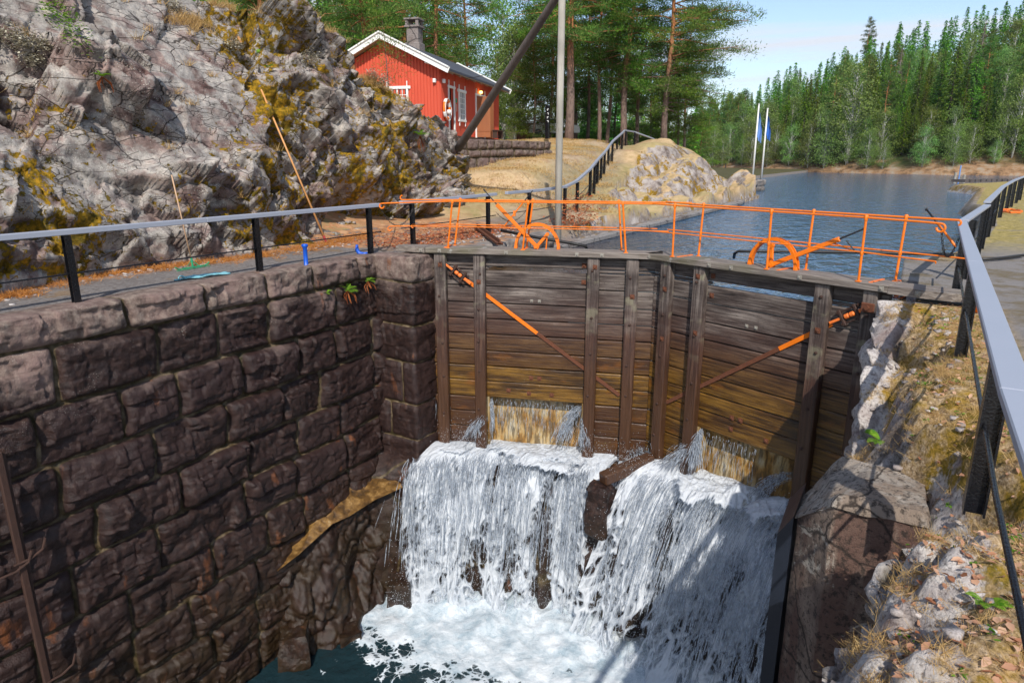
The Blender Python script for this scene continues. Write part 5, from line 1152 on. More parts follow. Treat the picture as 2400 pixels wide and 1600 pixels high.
# long wall towards the path, with door openings
segs = [(0, .98), (1.72, 5.25), (6.75, HL)]
for a, b in segs: hb(wl_, (a + b) / 2, .06, (HZ0 + EH) / 2, (b - a, .12, EH - HZ0))
for a, b in ((.98, 1.72), (5.25, 6.75)): hb(wl_, (a + b) / 2, .06, (HZ0 + 2.12 + EH) / 2, (b - a, .12, EH - HZ0 - 2.12))
hb(wl_, HL / 2, HW - .06, (HZ0 + EH) / 2, (HL, .12, EH - HZ0))
for x_ in (.06, HL - .06):
    A = [hp(x_ - .06, .125, HZ0), hp(x_ - .06, HW - .125, HZ0), hp(x_ - .06, HW - .125, EH), hp(x_ - .06, HW / 2, RH - .12), hp(x_ - .06, .125, EH)]; wl_.prism(A, (0, 0, 0), hd * .12)
setp(wl_.build('wall', M['redwood']), house)
bt = MB(); k = 0.08
while k < HW:                        # vertical cover boards on the gable
    zt2 = EH + (RH - EH) * (1 - abs(k - HW / 2) / (HW / 2)) - .1; hb(bt, -.018, k, (HZ0 + zt2) / 2, (.03, .095, zt2 - HZ0)); k += .155
k = .07
while k < HL:
    if not any(a - .12 < k < b + .12 for a, b in ((.98, 1.72), (5.25, 6.75), (2.35, 3.45))): hb(bt, k, -.014, (HZ0 + EH) / 2, (.095, .024, EH - HZ0 - .03))
    k += .155
setp(bt.build('cover_boards', M['redwood']), house)
OV = .55; sl_ = (RH - EH) / (HW / 2)
def roofpt(a, b, dz=0):             # b measured across; roof plane height
    z = RH - abs(b - HW / 2) * sl_ + dz; return hp(a, b, z)
rf = MB()
for s in (0, 1):
    b0 = HW / 2; b1 = -OV if s == 0 else HW + OV
    vs = [roofpt(-.5, b0, .12), roofpt(HL + .55, b0, .12), roofpt(HL + .55, b1, .12), roofpt(-.5, b1, .12)]; vs += [v - Vector((0, 0, .1)) for v in vs]
    rf.add(vs, [(0, 1, 2, 3), (7, 6, 5, 4), (0, 4, 5, 1), (1, 5, 6, 2), (2, 6, 7, 3), (3, 7, 4, 0)])
ro = setp(rf.build('roof', M['roof']), house)
un = MB()
for s in (0, 1):
    b0 = HW / 2; b1 = -OV + .02 if s == 0 else HW + OV - .02
    vs = [roofpt(-.48, b0, .012), roofpt(HL + .53, b0, .012), roofpt(HL + .53, b1, .012), roofpt(-.48, b1, .012)]; vs += [v - Vector((0, 0, .04)) for v in vs]
    un.add(vs, [(0, 1, 2, 3), (7, 6, 5, 4), (0, 4, 5, 1), (1, 5, 6, 2), (2, 6, 7, 3), (3, 7, 4, 0)])
for k in range(9): un.beam(roofpt(.3 + k * 1.12, .35, -.06), roofpt(.3 + k * 1.12, -OV + .05, -.06), .08, .1)
setp(un.build('eave_boards', M['eave']), ro)
for a_, dd2 in ((-.55, 0), (HL + .6, 0)):
    for s in (0, 1):
        b1 = -OV - .06 if s == 0 else HW + OV + .06; A_, B_ = roofpt(a_, HW / 2, .05), roofpt(a_, b1, .05)
        q = MB().beam(A_, B_, .05, .26); q.beam(A_ + UPV * .13 - hd * .03, B_ + UPV * .13 - hd * .03, .12, .06); setp(q.build('barge_board', M['white']), ro)
for b_ in (.5, HW - .5, HW / 2 + .0): 
    q = MB().beam(hp(-.5, b_, RH - abs(b_ - HW / 2) * sl_ - .1), hp(0, b_, RH - abs(b_ - HW / 2) * sl_ - .1), .1, .1); setp(q.build('purlin_end', M['white']), ro)
cm = MB(); ca_, cb2 = 3.5, HW / 2 - .05; hb(cm, ca_, cb2, RH + .35, (.62, .62, 1.3), .02); hb(cm, ca_, cb2, RH + .02, (.78, .78, .5), .03); hb(cm, ca_, cb2, RH + 1.03, (.78, .78, .09), .01)
for i in (-1, 1):
    for j in (-1, 1): hb(cm, ca_ + i * .27, cb2 + j * .27, RH + 1.2, (.14, .14, .26))
hb(cm, ca_, cb2, RH + 1.37, (.8, .8, .08), .01); setp(cm.build('chimney', M['chimney']), ro)
inn = MB(); hb(inn, HL / 2, 1.4, HZ0 + 1.3, (HL - .5, .05, 2.5)); hb(inn, HL / 2, .8, HZ0 + .02, (HL - .3, 1.3, .04)); setp(inn.build('dark_interior', M['dark']), house)
def horns(mb, a0, a1, z, t=.09, along=True, y=-.05):
    L2 = a1 - a0 + .3; hb(mb, (a0 + a1) / 2, y, z, (L2, .06, .11), .01)
    for a in (a0 - .02, a1 + .02): hb(mb, a, y - .01, z + .16, (.045, .05, .26), .01)
for i, (a, b) in enumerate(((.98, 1.72), (5.25, 6.75))):
    fr = MB(); 
    for x_ in (a - .03, b + .03): hb(fr, x_, -.035, HZ0 + 1.05, (.10, .07, 2.14), .005)
    horns(fr, a, b, HZ0 + 2.17); fro = setp(fr.build('door_frame', M['white']), house)
    dr = MB()
    if i == 0: hb(dr, a + .42, .22, HZ0 + 1.04, (.70, .05, 2.06), .005)
    else:
        c = hp(a + .02, -.02, 0); e1 = (hd * .22 - hw * .97).normalized(); e2 = e1.cross(UPV); dr.box(Vector((c.x, c.y, HZ0 + 1.04)) + e1 * .38, (.76, .05, 2.06), (e1, e2, UPV), .005)
        for zz in (.35, 1.7): dr.box(Vector((c.x, c.y, HZ0 + zz)) + e1 * .38 + e2 * .035, (.7, .02, .08), (e1, e2, UPV))
        setp(dr.build('door', M['door']), house); dr = MB()
        c = hp(b - .02, -.02, 0); e1 = (hd * .9 - hw * .45).normalized(); e2 = e1.cross(UPV); dr.box(Vector((c.x, c.y, HZ0 + 1.04)) + e1 * .38, (.76, .05, 2.06), (e1, e2, UPV), .005)
    setp(dr.build('door', M['door']), house)
def window(face, a0, a1, z0, z1, nm='window'):
    fr = MB(); gl_ = MB(); mu = MB()
    def bb(mb, a, y, z, s, bev=0):
        if face == 'long': hb(mb, a, y, z, s, bev)
        else: mb.box(hp(y, a, z), (s[1], s[0], s[2]), (hd, hw, UPV), bev)
    for x_ in (a0, a1): bb(fr, x_, -.04, (z0 + z1) / 2, (.10, .07, z1 - z0 + .1), .005)
    bb(fr, (a0 + a1) / 2, -.045, z0 - .05, (a1 - a0 + .22, .08, .1), .005); bb(fr, (a0 + a1) / 2, -.045, z1 + .07, (a1 - a0 + .34, .08, .13), .01)
    for x_ in (a0, a1): bb(fr, x_, -.05, z1 + .23, (.05, .05, .24), .01); bb(fr, x_, -.05, z0 - .2, (.05, .05, .22), .01)
    f = setp(fr.build('window', M['white']), house)
    bb(gl_, (a0 + a1) / 2, -.012, (z0 + z1) / 2, (a1 - a0, .01, z1 - z0)); setp(gl_.build('pane', M['glass']), f)
    for k in (1, 2, 3): bb(mu, a0 + (a1 - a0) * k / 4, -.03, (z0 + z1) / 2, (.03 if k != 2 else .06, .03, z1 - z0))
    for k in range(1, 5): bb(mu, (a0 + a1) / 2, -.03, z0 + (z1 - z0) * k / 5, (a1 - a0, .03, .028))
    setp(mu.build('glazing_bars', M['white']), f)
window('long', 2.45, 3.35, HZ0 + .78, HZ0 + 2.05)
window('gable', 1.62, 2.62, HZ0 + .75, HZ0 + 2.0)
q = MB(); q.lathe(hp(5.85, -.12, HZ0 + 2.33), [(.03, .06), (.09, .04), (.10, -.03), (.04, -.08)], 10); setp(q.build('porch_lamp', M['lamp']), house)
def mat_flat(n, c): return mat_paint(n, c, .03, .6, 3, 0)
for (a, z, s, c, n, lb_) in ((2.02, HZ0 + 1.62, (.16, .02, .20), (.02, .30, .12), 'notice', 'green notice'), (2.02, HZ0 + 1.28, (.12, .02, .34), (.62, .30, .22), 'notice', 'red and white notice'), (8.15, HZ0 + 1.15, (.42, .02, .42), (.02, .13, .55), 'notice', 'blue square notice'), (8.2, HZ0 + .65, (.40, .02, .40), (.7, .72, .75), 'notice', 'white square notice')):
    q = MB(); hb(q, a, -.05, z, s); o = setp(q.build(n, mat_flat(lb_.replace(' ', '_'), c)), house); o['label'] = lb_
q = MB(); hb(q, .2, -.09, EH - .62, (.14, .14, .18), .02); hb(q, -.1, .25, EH - .62, (.14, .14, .18), .02); setp(q.build('junction_box', M['white']), house)
# life ring on the long wall
lr = empty('life_ring', hp(.45, -.12, HZ0 + 1.05), 'orange and white life ring with rope hanging on the red house wall', 'life ring')
def torus_arc(a0, a1, R_=.33, r_=.075, n=14):
    return [hp(.45 + R_ * math.cos(a0 + (a1 - a0) * k / n), -.12, HZ0 + 1.12 + R_ * 1.25 * math.sin(a0 + (a1 - a0) * k / n)) for k in range(n + 1)]
for k in range(4):
    a = k * math.pi / 2 + .3; setp(MB().tube(torus_arc(a, a + .55, n=6), .085, 10).build('white_band', M['white'], None, True), lr); setp(MB().tube(torus_arc(a + .55, a + math.pi / 2), .08, 10).build('ring_body', M['orange'], None, True), lr)
setp(MB().tube([hp(.45 + .42 * math.cos(t * .5), -.2, HZ0 + 1.1 + .5 * math.sin(t * .5)) for t in range(14)], .015, 5).build('rope', M['white']), lr)
setp(MB().lathe(hp(.5, -.2, HZ0 + 1.0), [(.09, -.1), (.12, 0), (.09, .1)], 10).build('rope_bag', M['white'], None, True), lr)
# bench beside the second door
bn = empty('bench', hp(7.6, -.6, HZ0), 'small dark bench outside the far door of the red house', 'bench')
q = MB(); hb(q, 7.6, -.55, HZ0 + .42, (1.3, .3, .05)); setp(q.build('seat', M['darkrust']), bn)
for a in (7.05, 8.15): q = MB(); hb(q, a, -.55, HZ0 + .2, (.08, .28, .4)); setp(q.build('leg', M['darkrust']), bn)
# terrace
tw = empty('terrace_wall', (-18, 31, 3), 'low grey retaining wall of squared stones below the red house', 'wall')
t0, t1, t2 = atd(1078, 326, 33.0), atd(1215, 333, 36.5), atd(1288, 342, 39)
setp(masonry('masonry', [(t0.x - 1.5, t0.y - 3), (t0.x, t0.y), (t1.x, t1.y), (t2.x, t2.y), (t2.x - 3.0, t2.y + 2.4)], [3.05, 2.62, 2.25, 1.5], M['terrace'], None, 95, res=.045, amp=.05, slen=(.5, .95)), tw)
q = MB(); q.add([(t0.x - 1.5, t0.y - 3, 3.04), (t0.x, t0.y, 3.04), (t1.x, t1.y, 3.04), (t2.x, t2.y, 3.04), (t2.x - 3, t2.y + 2.4, 3.04), (-27, 45, 3.04), (-28, 27, 3.04)], [(0, 1, 2, 3, 4, 5, 6)]); setp(q.build('terrace_top', M['ground']), tw)
# foundation
q = MB(); hb(q, HL / 2, HW / 2, 3.05, (HL - .05, HW - .05, .5)); setp(q.build('foundation', M['terrace'], None), house)

# ---------------------------------------------------------------- flagpoles, far small things
for (x, y, topy, lab, mt_, fx) in ((1763, 424, 247, 'left taller white flagpole with a pale blue hanging flag', 'flag', -.2), (1784, 421, 257, 'right white flagpole with a deep blue hanging flag', 'flag2', .1)):
    b = atz(x, y, .3); f = empty('flagpole', b, lab, 'flagpole', 'flagpoles on the stone quay'); d_ = math.hypot(b.x, b.y); 
    cd = -b.x * math.sin(PH) + b.y * math.cos(PH); r_ = ray(x + 3, topy); tt_ = cd / (-r_[0] * math.sin(PH) + r_[1] * math.cos(PH)); zt_ = EYE + r_[2] * tt_
    setp(MB().tube([b, Vector((b.x, b.y, zt_))], [.095, .06], 10).build('pole', M['white'], None, True), f); setp(MB().lathe((b.x, b.y, zt_), [(.06, 0), (.09, .05), (.05, .12)], 10).build('finial', M['white'], None, True), f)
    n = 14; m_ = 20; H_ = 2.3 if mt_ == 'flag' else 1.9; rx_ = Vector((math.cos(PH), math.sin(PH), 0)); ry_ = Vector((-math.sin(PH), math.cos(PH), 0)); vs = []
    for i in range(m_ + 1):
        for j in range(n + 1):
            u = j / n; v = i / m_; wv = .14 + .30 * v ** .8; vs.append(Vector((b.x, b.y, zt_ - .25 - H_ * v * (1 - .12 * u) - u * .9)) + rx_ * (.07 + u * wv + .06 * math.sin(v * 5)) + ry_ * (.16 * math.sin(u * 9 + v * 3)))
    q = MB().add(vs, [(i * (n + 1) + j, i * (n + 1) + j + 1, (i + 1) * (n + 1) + j + 1, (i + 1) * (n + 1) + j) for i in range(m_) for j in range(n)]); setp(q.build('flag', M[mt_], None, True), f)
# boom in the water behind the knoll, jetty at right, sign post, hut, car
bo = MB(); pa, pb = atz(1700, 400, -.5), atz(1757, 418, -.5); bo.tube([pa, pa.lerp(pb, .4) + Vector((.6, 1, .05)), pb], .14, 6); bo.tube([pa + Vector((0, 0, -.3)), pa + Vector((0, 0, 1.6))], .12, 6); tagp(bo.build('floating_boom', M['chain']), 'dark floating boom curving out on the lake behind the knoll', 'boom')
jt_ = empty('jetty', (4, 95, -.5), 'dark floating jetty with pale posts off the right shore', 'jetty')
ja, jb = atz(2245, 426, -.35), atz(2358, 424, -.35)
q = MB()
for k in range(9):
    t = k / 9; p0_, p1_ = ja.lerp(jb, t), ja.lerp(jb, t + .085); q.beam(p0_ + UPV * .1, p1_ + UPV * .1, 1.6, .3)
setp(q.build('deck', M['log']), jt_)
for px_, h_, wd in ((2237, 1.1, .28), (2258, .85, .28), (2246, 1.9, .14)):
    b = atz(px_, 427, -.5); setp(MB().tube([b - UPV * .5, b + UPV * h_], wd / 2, 8).build('post', M['mast'] if wd > .2 else M['flag']), jt_)
sp = empty('sign_post', atd(1283, 322, 47), 'tall black post with white vertical letters among the pines', 'post'); b = atd(1283, 322, 47)
setp(MB().box(b + UPV * .95, (.26, .26, 2.1), bev=.03).build('post_body', M['black']), sp)
for k in range(4):
    c = b + UPV * (1.75 - .24 * k) + camxy(0, -.16).normalized() * .19; q = MB(); rx_ = camxy(1, 0).normalized(); ry_ = camxy(0, 1).normalized()
    q.box(c, (.1, .012, .03), (rx_, ry_, UPV)); q.box(c + rx_ * (.035 if k % 2 else -.035) - UPV * .05, (.03, .012, .1), (rx_, ry_, UPV)); setp(q.build('letter', M['white']), sp)
b = atd(1232, 325, 62); ht = empty('hut', b, 'small brown hut half hidden behind the grass rise', 'hut'); rx_ = camxy(1, 0).normalized(); ry_ = camxy(0, 1).normalized()
setp(MB().box(b + UPV * .3, (1.6, 1.6, 1.9), (rx_, ry_, UPV)).build('wall', M['brick']), ht); setp(MB().box(b + UPV * 1.3, (1.8, 1.8, .12), (rx_, ry_, UPV), .02).build('roof', M['white']), ht)
b = atd(1298, 322, 60); cr_ = empty('parked_car', b, 'pale grey parked car seen between the pine trunks', 'car'); 
prf = [(-2.1, .35), (-2.1, .8), (-1.9, 1.0), (-1.35, 1.05), (-.9, 1.5), (.7, 1.52), (1.25, 1.02), (1.95, .92), (2.1, .7), (2.1, .35)]
setp(MB().prism([rx_ * x + UPV * z for x, z in prf], b - ry_ * .8, ry_ * 1.6).build('body', mat_paint('pale_car_paint', (.55, .58, .62), .03, .3)), cr_)
setp(MB().prism([rx_ * x + UPV * z for x, z in [(-1.2, 1.1), (-.85, 1.42), (.65, 1.44), (1.1, 1.08)]], b - ry_ * .82, ry_ * .01).build('window', M['glass']), cr_)
for x in (-1.35, 1.3): setp(MB().lathe(b + rx_ * x + UPV * .33 - ry_ * .82, [(.33, 0), (.33, .2)], 14, ry_).build('wheel', M['black']), cr_)
# rusty beam, hoses
ra_, rb2 = atz(1118, 532, .12), atz(1172, 572, .12); q = MB().beam(ra_, rb2, .16, .05); q.beam(ra_ + Vector((0, 0, .06)), rb2 + Vector((0, 0, .06)), .03, .1); tagp(q.build('steel_beam', M['rust']), 'rusty steel beam lying on the left bank behind the gate', 'beam')
def hose(name, pxs, zs, r, lab):
    tagp(MB().tube([atz(x, y, z) for (x, y), z in zip(pxs, zs)], r, 8).build(name, M['black_iron'], None, True), lab, 'pipe')
hose('black_pipe', [(1175, 540), (1230, 551), (1290, 562), (1340, 570), (1373, 577), (1376, 584)], [.35, .3, .22, .15, .1, -.05], .04, 'thick black pipe sloping down to the water left of the mast')
hose('black_pipe', [(1720, 604), (1722, 594), (1730, 589), (1790, 589), (1900, 590), (2030, 592), (2150, 595), (2235, 597)], [-.1, .05, .12, .13, .14, .15, .15, .15], .035, 'long thin black pipe over the water behind the right gate')
hose('black_hose', [(2300, 608), (2345, 605), (2400, 598)], [.06, .06, .06], .035, 'black hose lying across the right path')

# ---------------------------------------------------------------- tools and small things on the left walkway
b = atz(718, 625, 0); bl = MB().lathe(b, [(.065, 0), (.065, .015), (.045, .03), (.045, .40), (.062, .42), (.068, .44), (.062, .47), (.03, .48)], 16); tagp(bl.build('mooring_bollard', M['blue'], None, True), 'bright blue upright mooring pin on the coping', 'bollard')
b = atz(852, 598, 0); tagp(MB().tube([b + V3((-.14, -.05, .24)), b + V3((-.15, -.05, .12)), b + V3((-.1, -.03, .04)), b + V3((0, 0, .02)), b + V3((.1, .02, .05))], [.03, .045, .05, .05, .03], 10).build('mooring_hook', M['blue'], None, True), 'blue curved mooring hook beside the end post of the left railing', 'hook')
# rake
rk = empty('rake', atz(448, 624, .0), 'green plastic rake with a pale wooden handle leaning on the rock', 'rake'); hb0 = atz(450, 618, .05); ht0 = atd(404, 403, 13.0)
hitp = rock_hit(404, 403)
setp(MB().tube([hb0 + UPV * .05, hitp.lerp(hb0, .03) + V3((.1, -.1, 0))], .014, 8).build('handle', M['poleg'], None, True), rk)
ex_ = (atz(492, 619, .03) - atz(413, 632, .03)).normalized(); c = atz(452, 626, .04); L2 = (atz(492, 619, .03) - atz(413, 632, .03)).length / 2
q = MB().tube([c - ex_ * L2 + V3((0, 0, .05)), c - ex_ * L2 * .8 + V3((0, 0, -.0)), c, c + ex_ * L2 * .8, c + ex_ * L2 + V3((0, 0, .05))], .014, 6); q.tube([c, hb0 + UPV * .12], .02, 8); q.tube([c - ex_ * .16, hb0 + UPV * .08], .009, 5); q.tube([c + ex_ * .16, hb0 + UPV * .08], .009, 5)
fdir = V3((ex_.y, -ex_.x, 0))
for k in range(22): t = -.95 + 1.9 * k / 21; q.tube([c + ex_ * (L2 * t), c + ex_ * (L2 * t) + fdir * .05 - UPV * .03], .005, 4)
setp(q.build('rake_head', M['green']), rk)
# boat hook pole
bh = empty('boat_hook', atz(765, 565, .1), 'long tan pole with a red tip leaning up against the mossy rock', 'boat hook'); p0_ = atz(765, 568, .05); p1_ = rock_hit(612, 210) ; p1_ = p1_ + (Vector((0, 0, EYE)) - p1_).normalized() * .25
setp(MB().tube([p0_.lerp(p1_, .04), p1_], [.028, .022], 8).build('handle', M['pole'], None, True), bh); setp(MB().tube([p0_, p0_.lerp(p1_, .045)], .03, 8).build('tip', mat_paint('red_tip', (.35, .03, .03))), bh)
tagp(MB().tube([rock_hit(553, 88) + V3((.2, -.1, 0)), rock_hit(561, 104) + V3((.25, -.15, 0))], .03, 8).build('pole_end', M['pole']), 'short end of a tan pole showing above the big rock slab', 'pole')
# rope hank
rg = random.Random(4); a_ = atz(412, 656, .03); b_ = atz(534, 641, .03); dv = (b_ - a_); nv_ = V3((-dv.y, dv.x, 0)).normalized(); q = MB()
for k in range(8):
    o = (k - 3.5) * .024; ph_ = rg.uniform(0, 6); q.tube([a_ + dv * (.16 + .84 * t / 12) + nv_ * (o * (1 - .35 * math.sin(t / 12 * 9 + ph_)) + .02 * math.sin(t * .9 + ph_)) + UPV * (.012 + .02 * rg.random()) for t in range(13)], .013, 6)
q.tube([a_ + dv * .12 + nv_ * (.07 * math.sin(t)) + dv.normalized() * (.05 * math.sin(t * .5)) + UPV * (.03 + .03 * math.cos(t)) for t in range(12)], .014, 6); q.tube([a_ - dv * .03, a_ + dv * .2 + nv_ * .02], .013, 6)
tagp(q.build('rope', M['bluerope'], None, True), 'pale blue rope folded in a flat hank on the left walkway', 'rope')
# orange pegs
b = atz(971, 596, 0); tagp(MB().tube([b, b + V3((-.03, 0, .19))], .03, 8).lathe(b + V3((-.03, 0, .19)), [(.036, -.02), (.036, .01)], 8).build('orange_peg', M['orange_worn']), 'short orange steel peg on top of the stone pillar', 'peg')
b = atz(2100, 695, -.05); q = MB().tube([b, b + V3((0, 0, .26))], .035, 10).lathe(b + V3((0, 0, .27)), [(.045, -.03), (.045, .01)], 10); q.tube([b + V3((.02 + .11 * math.cos(t * .55), -.06, .05 + .07 * math.sin(t * .55))) for t in range(12)], .013, 6, False); tagp(q.build('ring_peg', M['orange_worn']), 'faded orange peg with an iron ring on the right bank beside the gate', 'peg')
b = atz(2287, 730, 0); tagp(MB().lathe(b, [(.05, 0), (.05, .3), (.075, .31), (.075, .33), (.06, .34)], 12).build('orange_stub', M['orange'], None, True), 'orange round pipe stub behind the nearest right railing', 'stub')
b = atz(2370, 495, .1); tagp(MB().tube([b + V3((.35 * math.cos(t * .45), .9 * math.sin(t * .45), .02 * (t % 2))) for t in range(13)], .05, 6).build('orange_hose', M['orange_worn']), 'loose loop of orange hose on the far right path', 'hose')
a_ = atd(2172, 491, 13.6); b_ = atd(2240, 578, 12.6); q = empty('paddle_lever', b_, 'slanting orange lever with black grip behind the right gate rail hook', 'lever')
setp(MB().tube([b_, b_.lerp(a_, .62)], .022, 8).build('shaft', M['orange'], None, True), q); setp(MB().tube([b_.lerp(a_, .6), a_], .018, 8).lathe(a_, [(.022, -.03), (.028, 0), (.02, .03)], 8).build('grip', M['black_iron'], None, True), q)
# rusty ladder rail at the bottom left of the chamber
ld = empty('ladder_rail', (-10.2, 4.4, -5), 'rusty upright iron rail with hooked rungs at the chamber wall bottom left', 'ladder')
def onwall(x, y, X=-10.25):
    r = ray(x, y); t = X / r[0]; return Vector((X, r[1] * t, EYE + r[2] * t))
a_, b_ = onwall(-6, 1060), onwall(120, 1640); dz_ = (b_ - a_)
setp(MB().beam(a_, b_, .09, .07, up=(1, 0, 0), bev=.01).build('rail', M['darkrust']), ld); setp(MB().beam(a_ + V3((-.07, .08, 0)), b_ + V3((-.07, .08, 0)), .05, .05, up=(1, 0, 0)).build('rail', M['darkrust']), ld)
for (x, y) in ((42, 1330), (75, 1300), (148, 1570)): c = onwall(x, y); setp(MB().tube([c + V3((.02, -.25, -.03)), c + V3((.05, -.05, -.02)), c + V3((.06, .12, .05)), c + V3((.06, .18, .2))], .018, 6).build('hook', M['darkrust']), ld)
# ---------------------------------------------------------------- vegetation
def cards(c, d, up, L, W, rg, droop=0):
    """diamond leaf/needle faces: centres c, long axis d, side axis from up"""
    s = np.cross(d, up); s /= np.linalg.norm(s, axis=1)[:, None] + 1e-9
    L = L[:, None] / 2; W = W[:, None] / 2
    V = np.stack([c - d * L, c + s * W - d * L * .15, c + d * L, c - s * W - d * L * .15], 1)
    return V.reshape(-1, 3)
def unit(v): return v / (np.linalg.norm(v, axis=-1, keepdims=True) + 1e-9)
def mesh_cards(name, V, mat): return npmesh(name, V, np.arange(len(V)).reshape(-1, 4), mat)
def mesh_mb(name, mb, mat, smooth=True):
    me = bpy.data.meshes.new(name); me.from_pydata(mb.v, [], mb.f); me.update(); me.materials.append(mat)
    if smooth: me.polygons.foreach_set('use_smooth', [True] * len(me.polygons))
    return me
def spruce(seed, H=20, Rb=3.0, dens=1.0, mat='spruce', dead=False, low=.04):
    rg = np.random.default_rng(seed); C = []; D = []; Ls = []; Ws = []
    z = H * low
    mb = MB().tube([(0, 0, -1), (0, 0, H * .5), (.05, .03, H)], [H * .013, H * .008, .02], 7)
    while z < H * .985:
        t = z / H; Lb = Rb * (1 - t) ** .85 * (1 if t > .12 else .75 + 2 * t) + .12; nb = int(rg.integers(6, 9)); a0 = rg.uniform(0, 6.28)
        for k in range(nb):
            a = a0 + k * 6.283 / nb + rg.normal(0, .2); l = Lb * rg.uniform(.62, 1.15); dr = np.array([math.cos(a), math.sin(a), 0])
            n = max(3, int(l * (2.2 if dead else 6.5) * dens)); s = rg.uniform(.12, 1, n) ** .8 * l
            zz = z - .30 * s + .10 * s ** 2 / max(l, .3) + rg.normal(0, .05, n)
            side = rg.normal(0, .16, n) * (.3 + s / l * .9) * (.4 + .25 * l)
            p = np.stack([dr[0] * s - dr[1] * side, dr[1] * s + dr[0] * side, zz], -1)
            dd_ = np.stack([dr[0] + rg.normal(0, .35, n), dr[1] + rg.normal(0, .35, n), rg.normal(-.55, .3, n)], -1)
            C.append(p); D.append(dd_); Ls.append(rg.uniform(.35, .75, n) * (.8 if dead else 1)); Ws.append(rg.uniform(.13, .26, n) * (.35 if dead else 1))
            if dead and l > .5: mb.tube([(0, 0, z), (dr[0] * l * .95, dr[1] * l * .95, z - .25 * l)], [.03, .01], 4, False)
        z += rg.uniform(.26, .42) * (H / 20) ** .5
    C = np.concatenate(C); D = unit(np.concatenate(D)); up = unit(np.tile([0, 0, 1.], (len(C), 1)) + rg.normal(0, .45, C.shape))
    return mesh_cards('crown', cards(C, D, up, np.concatenate(Ls), np.concatenate(Ws), rg), M[mat]), mesh_mb('trunk', mb, M['deadbark' if dead else 'bark'])
def birch(seed, H=14, Rb=3.2, nc=70, per=75, mat='birch', low=.25, leaf=.26):
    rg = np.random.default_rng(seed); C = []; mb = MB(); forks = []
    for f in range(3):
        a = rg.uniform(0, 6.28); pts = [(0, 0, -.6)]
        for k in range(1, 7): pts.append((math.cos(a) * .035 * H * (k / 6) ** 1.3 * f + rg.normal(0, .06), math.sin(a) * .035 * H * (k / 6) ** 1.3 * f + rg.normal(0, .06), H * .93 * k / 6 * (1 - .07 * f)))
        mb.tube(pts, [H * .011 * (1 - k / 7.5) for k in range(7)], 6); forks.append(pts)
    for i in range(nc):
        t = rg.uniform(low, 1); pr = math.sin(math.pi * min(1, (t - low) / (1 - low) * .86 + .14)) ** .6; a = rg.uniform(0, 6.28); rr = Rb * pr * rg.uniform(.25, 1)
        c = np.array([math.cos(a) * rr, math.sin(a) * rr, t * H]); s = rg.uniform(.5, 1.05) * Rb * .28
        C.append(c + rg.normal(0, 1, (per, 3)) * [s, s, s * .75])
        mb.tube([(0, 0, max(.5, c[2] - rr * .9 - .4)), (c[0] * .6, c[1] * .6, c[2] - .2), tuple(c)], [.04, .025, .01], 4, False)
    C = np.concatenate(C); D = unit(rg.normal(0, 1, C.shape) + [0, 0, -.7]); up = unit(rg.normal(0, 1, C.shape) + [0, 0, 1.2]); n = len(C)
    return mesh_cards('crown', cards(C, D, up, rg.uniform(leaf * .7, leaf * 1.4, n), rg.uniform(leaf * .5, leaf * .9, n), rg), M[mat]), mesh_mb('trunk', mb, M['birchbark'])
def pine(seed, H=18, Rb=3.6, cf=.35, limbs=70, per=42, mat='pine', tr=.22, lean=(0, 0), nl=.20, nw=.04, flat=.5, oneside=None, bark='pinebark', sparse=1.0):
    rg = np.random.default_rng(seed); C = []; D = []; mb = MB(); lx, ly = lean
    ax = lambda z: np.array([lx * (max(z, 0) / H) ** 1.4 + .12 * math.sin(z * .5 + seed), ly * (max(z, 0) / H) ** 1.4 + .1 * math.cos(z * .45 + seed), z])
    mb.tube([ax(z) for z in np.linspace(-.6, H * .97, 12)], [tr * (1.12 if k == 0 else 1) * (1 - .085 * k) for k in range(12)], 9)
    for i in range(int(limbs)):
        t = cf + (1 - cf) * (i + rg.uniform(0, 1)) / limbs; z0 = t * H; u = (t - cf) / (1 - cf); l = Rb * (1 - .72 * u ** 1.8) * rg.uniform(.55, 1.12) * (.65 + .5 * min(1, u * 4)); a = rg.uniform(0, 6.28)
        if oneside is not None and u < .5 and rg.random() < .5: a = oneside + rg.normal(0, .7)
        dr = np.array([math.cos(a), math.sin(a), 0]); rise = rg.uniform(-.28, .28) + .35 * u; o = ax(z0)
        side = np.array([-dr[1], dr[0], 0]); wv = rg.normal(0, .18)
        f = lambda s: o + dr * s + side * (wv * s * s / l) + np.array([0, 0, rise * s - .09 * s * s + .05 * s ** 3 / l])
        mb.tube([f(l * k / 5) for k in range(6)], [tr * .26 * (1 - .17 * k) * (1 - .4 * u) for k in range(6)], 5, False)
        nt_ = max(3, int(l * 2.6 * sparse))
        for k in range(nt_):
            s = l * (rg.uniform(.3, 1.06)); sd = rg.normal(0, .20) * s * .9; c = f(s) + side * sd + np.array([0, 0, rg.normal(.05, .10)])
            if abs(sd) > .2: mb.tube([f(s * .88), c], [.018, .008], 3, False)
            q = rg.normal(0, 1, (per, 3)) * np.array([.34, .34, .34 * flat]) * rg.uniform(.65, 1.25); C.append(c + q); D.append(unit(q + [0, 0, .25]) + rg.normal(0, .35, (per, 3)))
    C = np.concatenate(C); D = unit(np.concatenate(D)); n = len(C); up = unit(rg.normal(0, 1, C.shape))
    return mesh_cards('crown', cards(C, D, up, rg.uniform(nl * .8, nl * 1.4, n), rg.uniform(nw * .8, nw * 1.5, n), rg), M[mat]), mesh_mb('trunk', mb, M[bark])
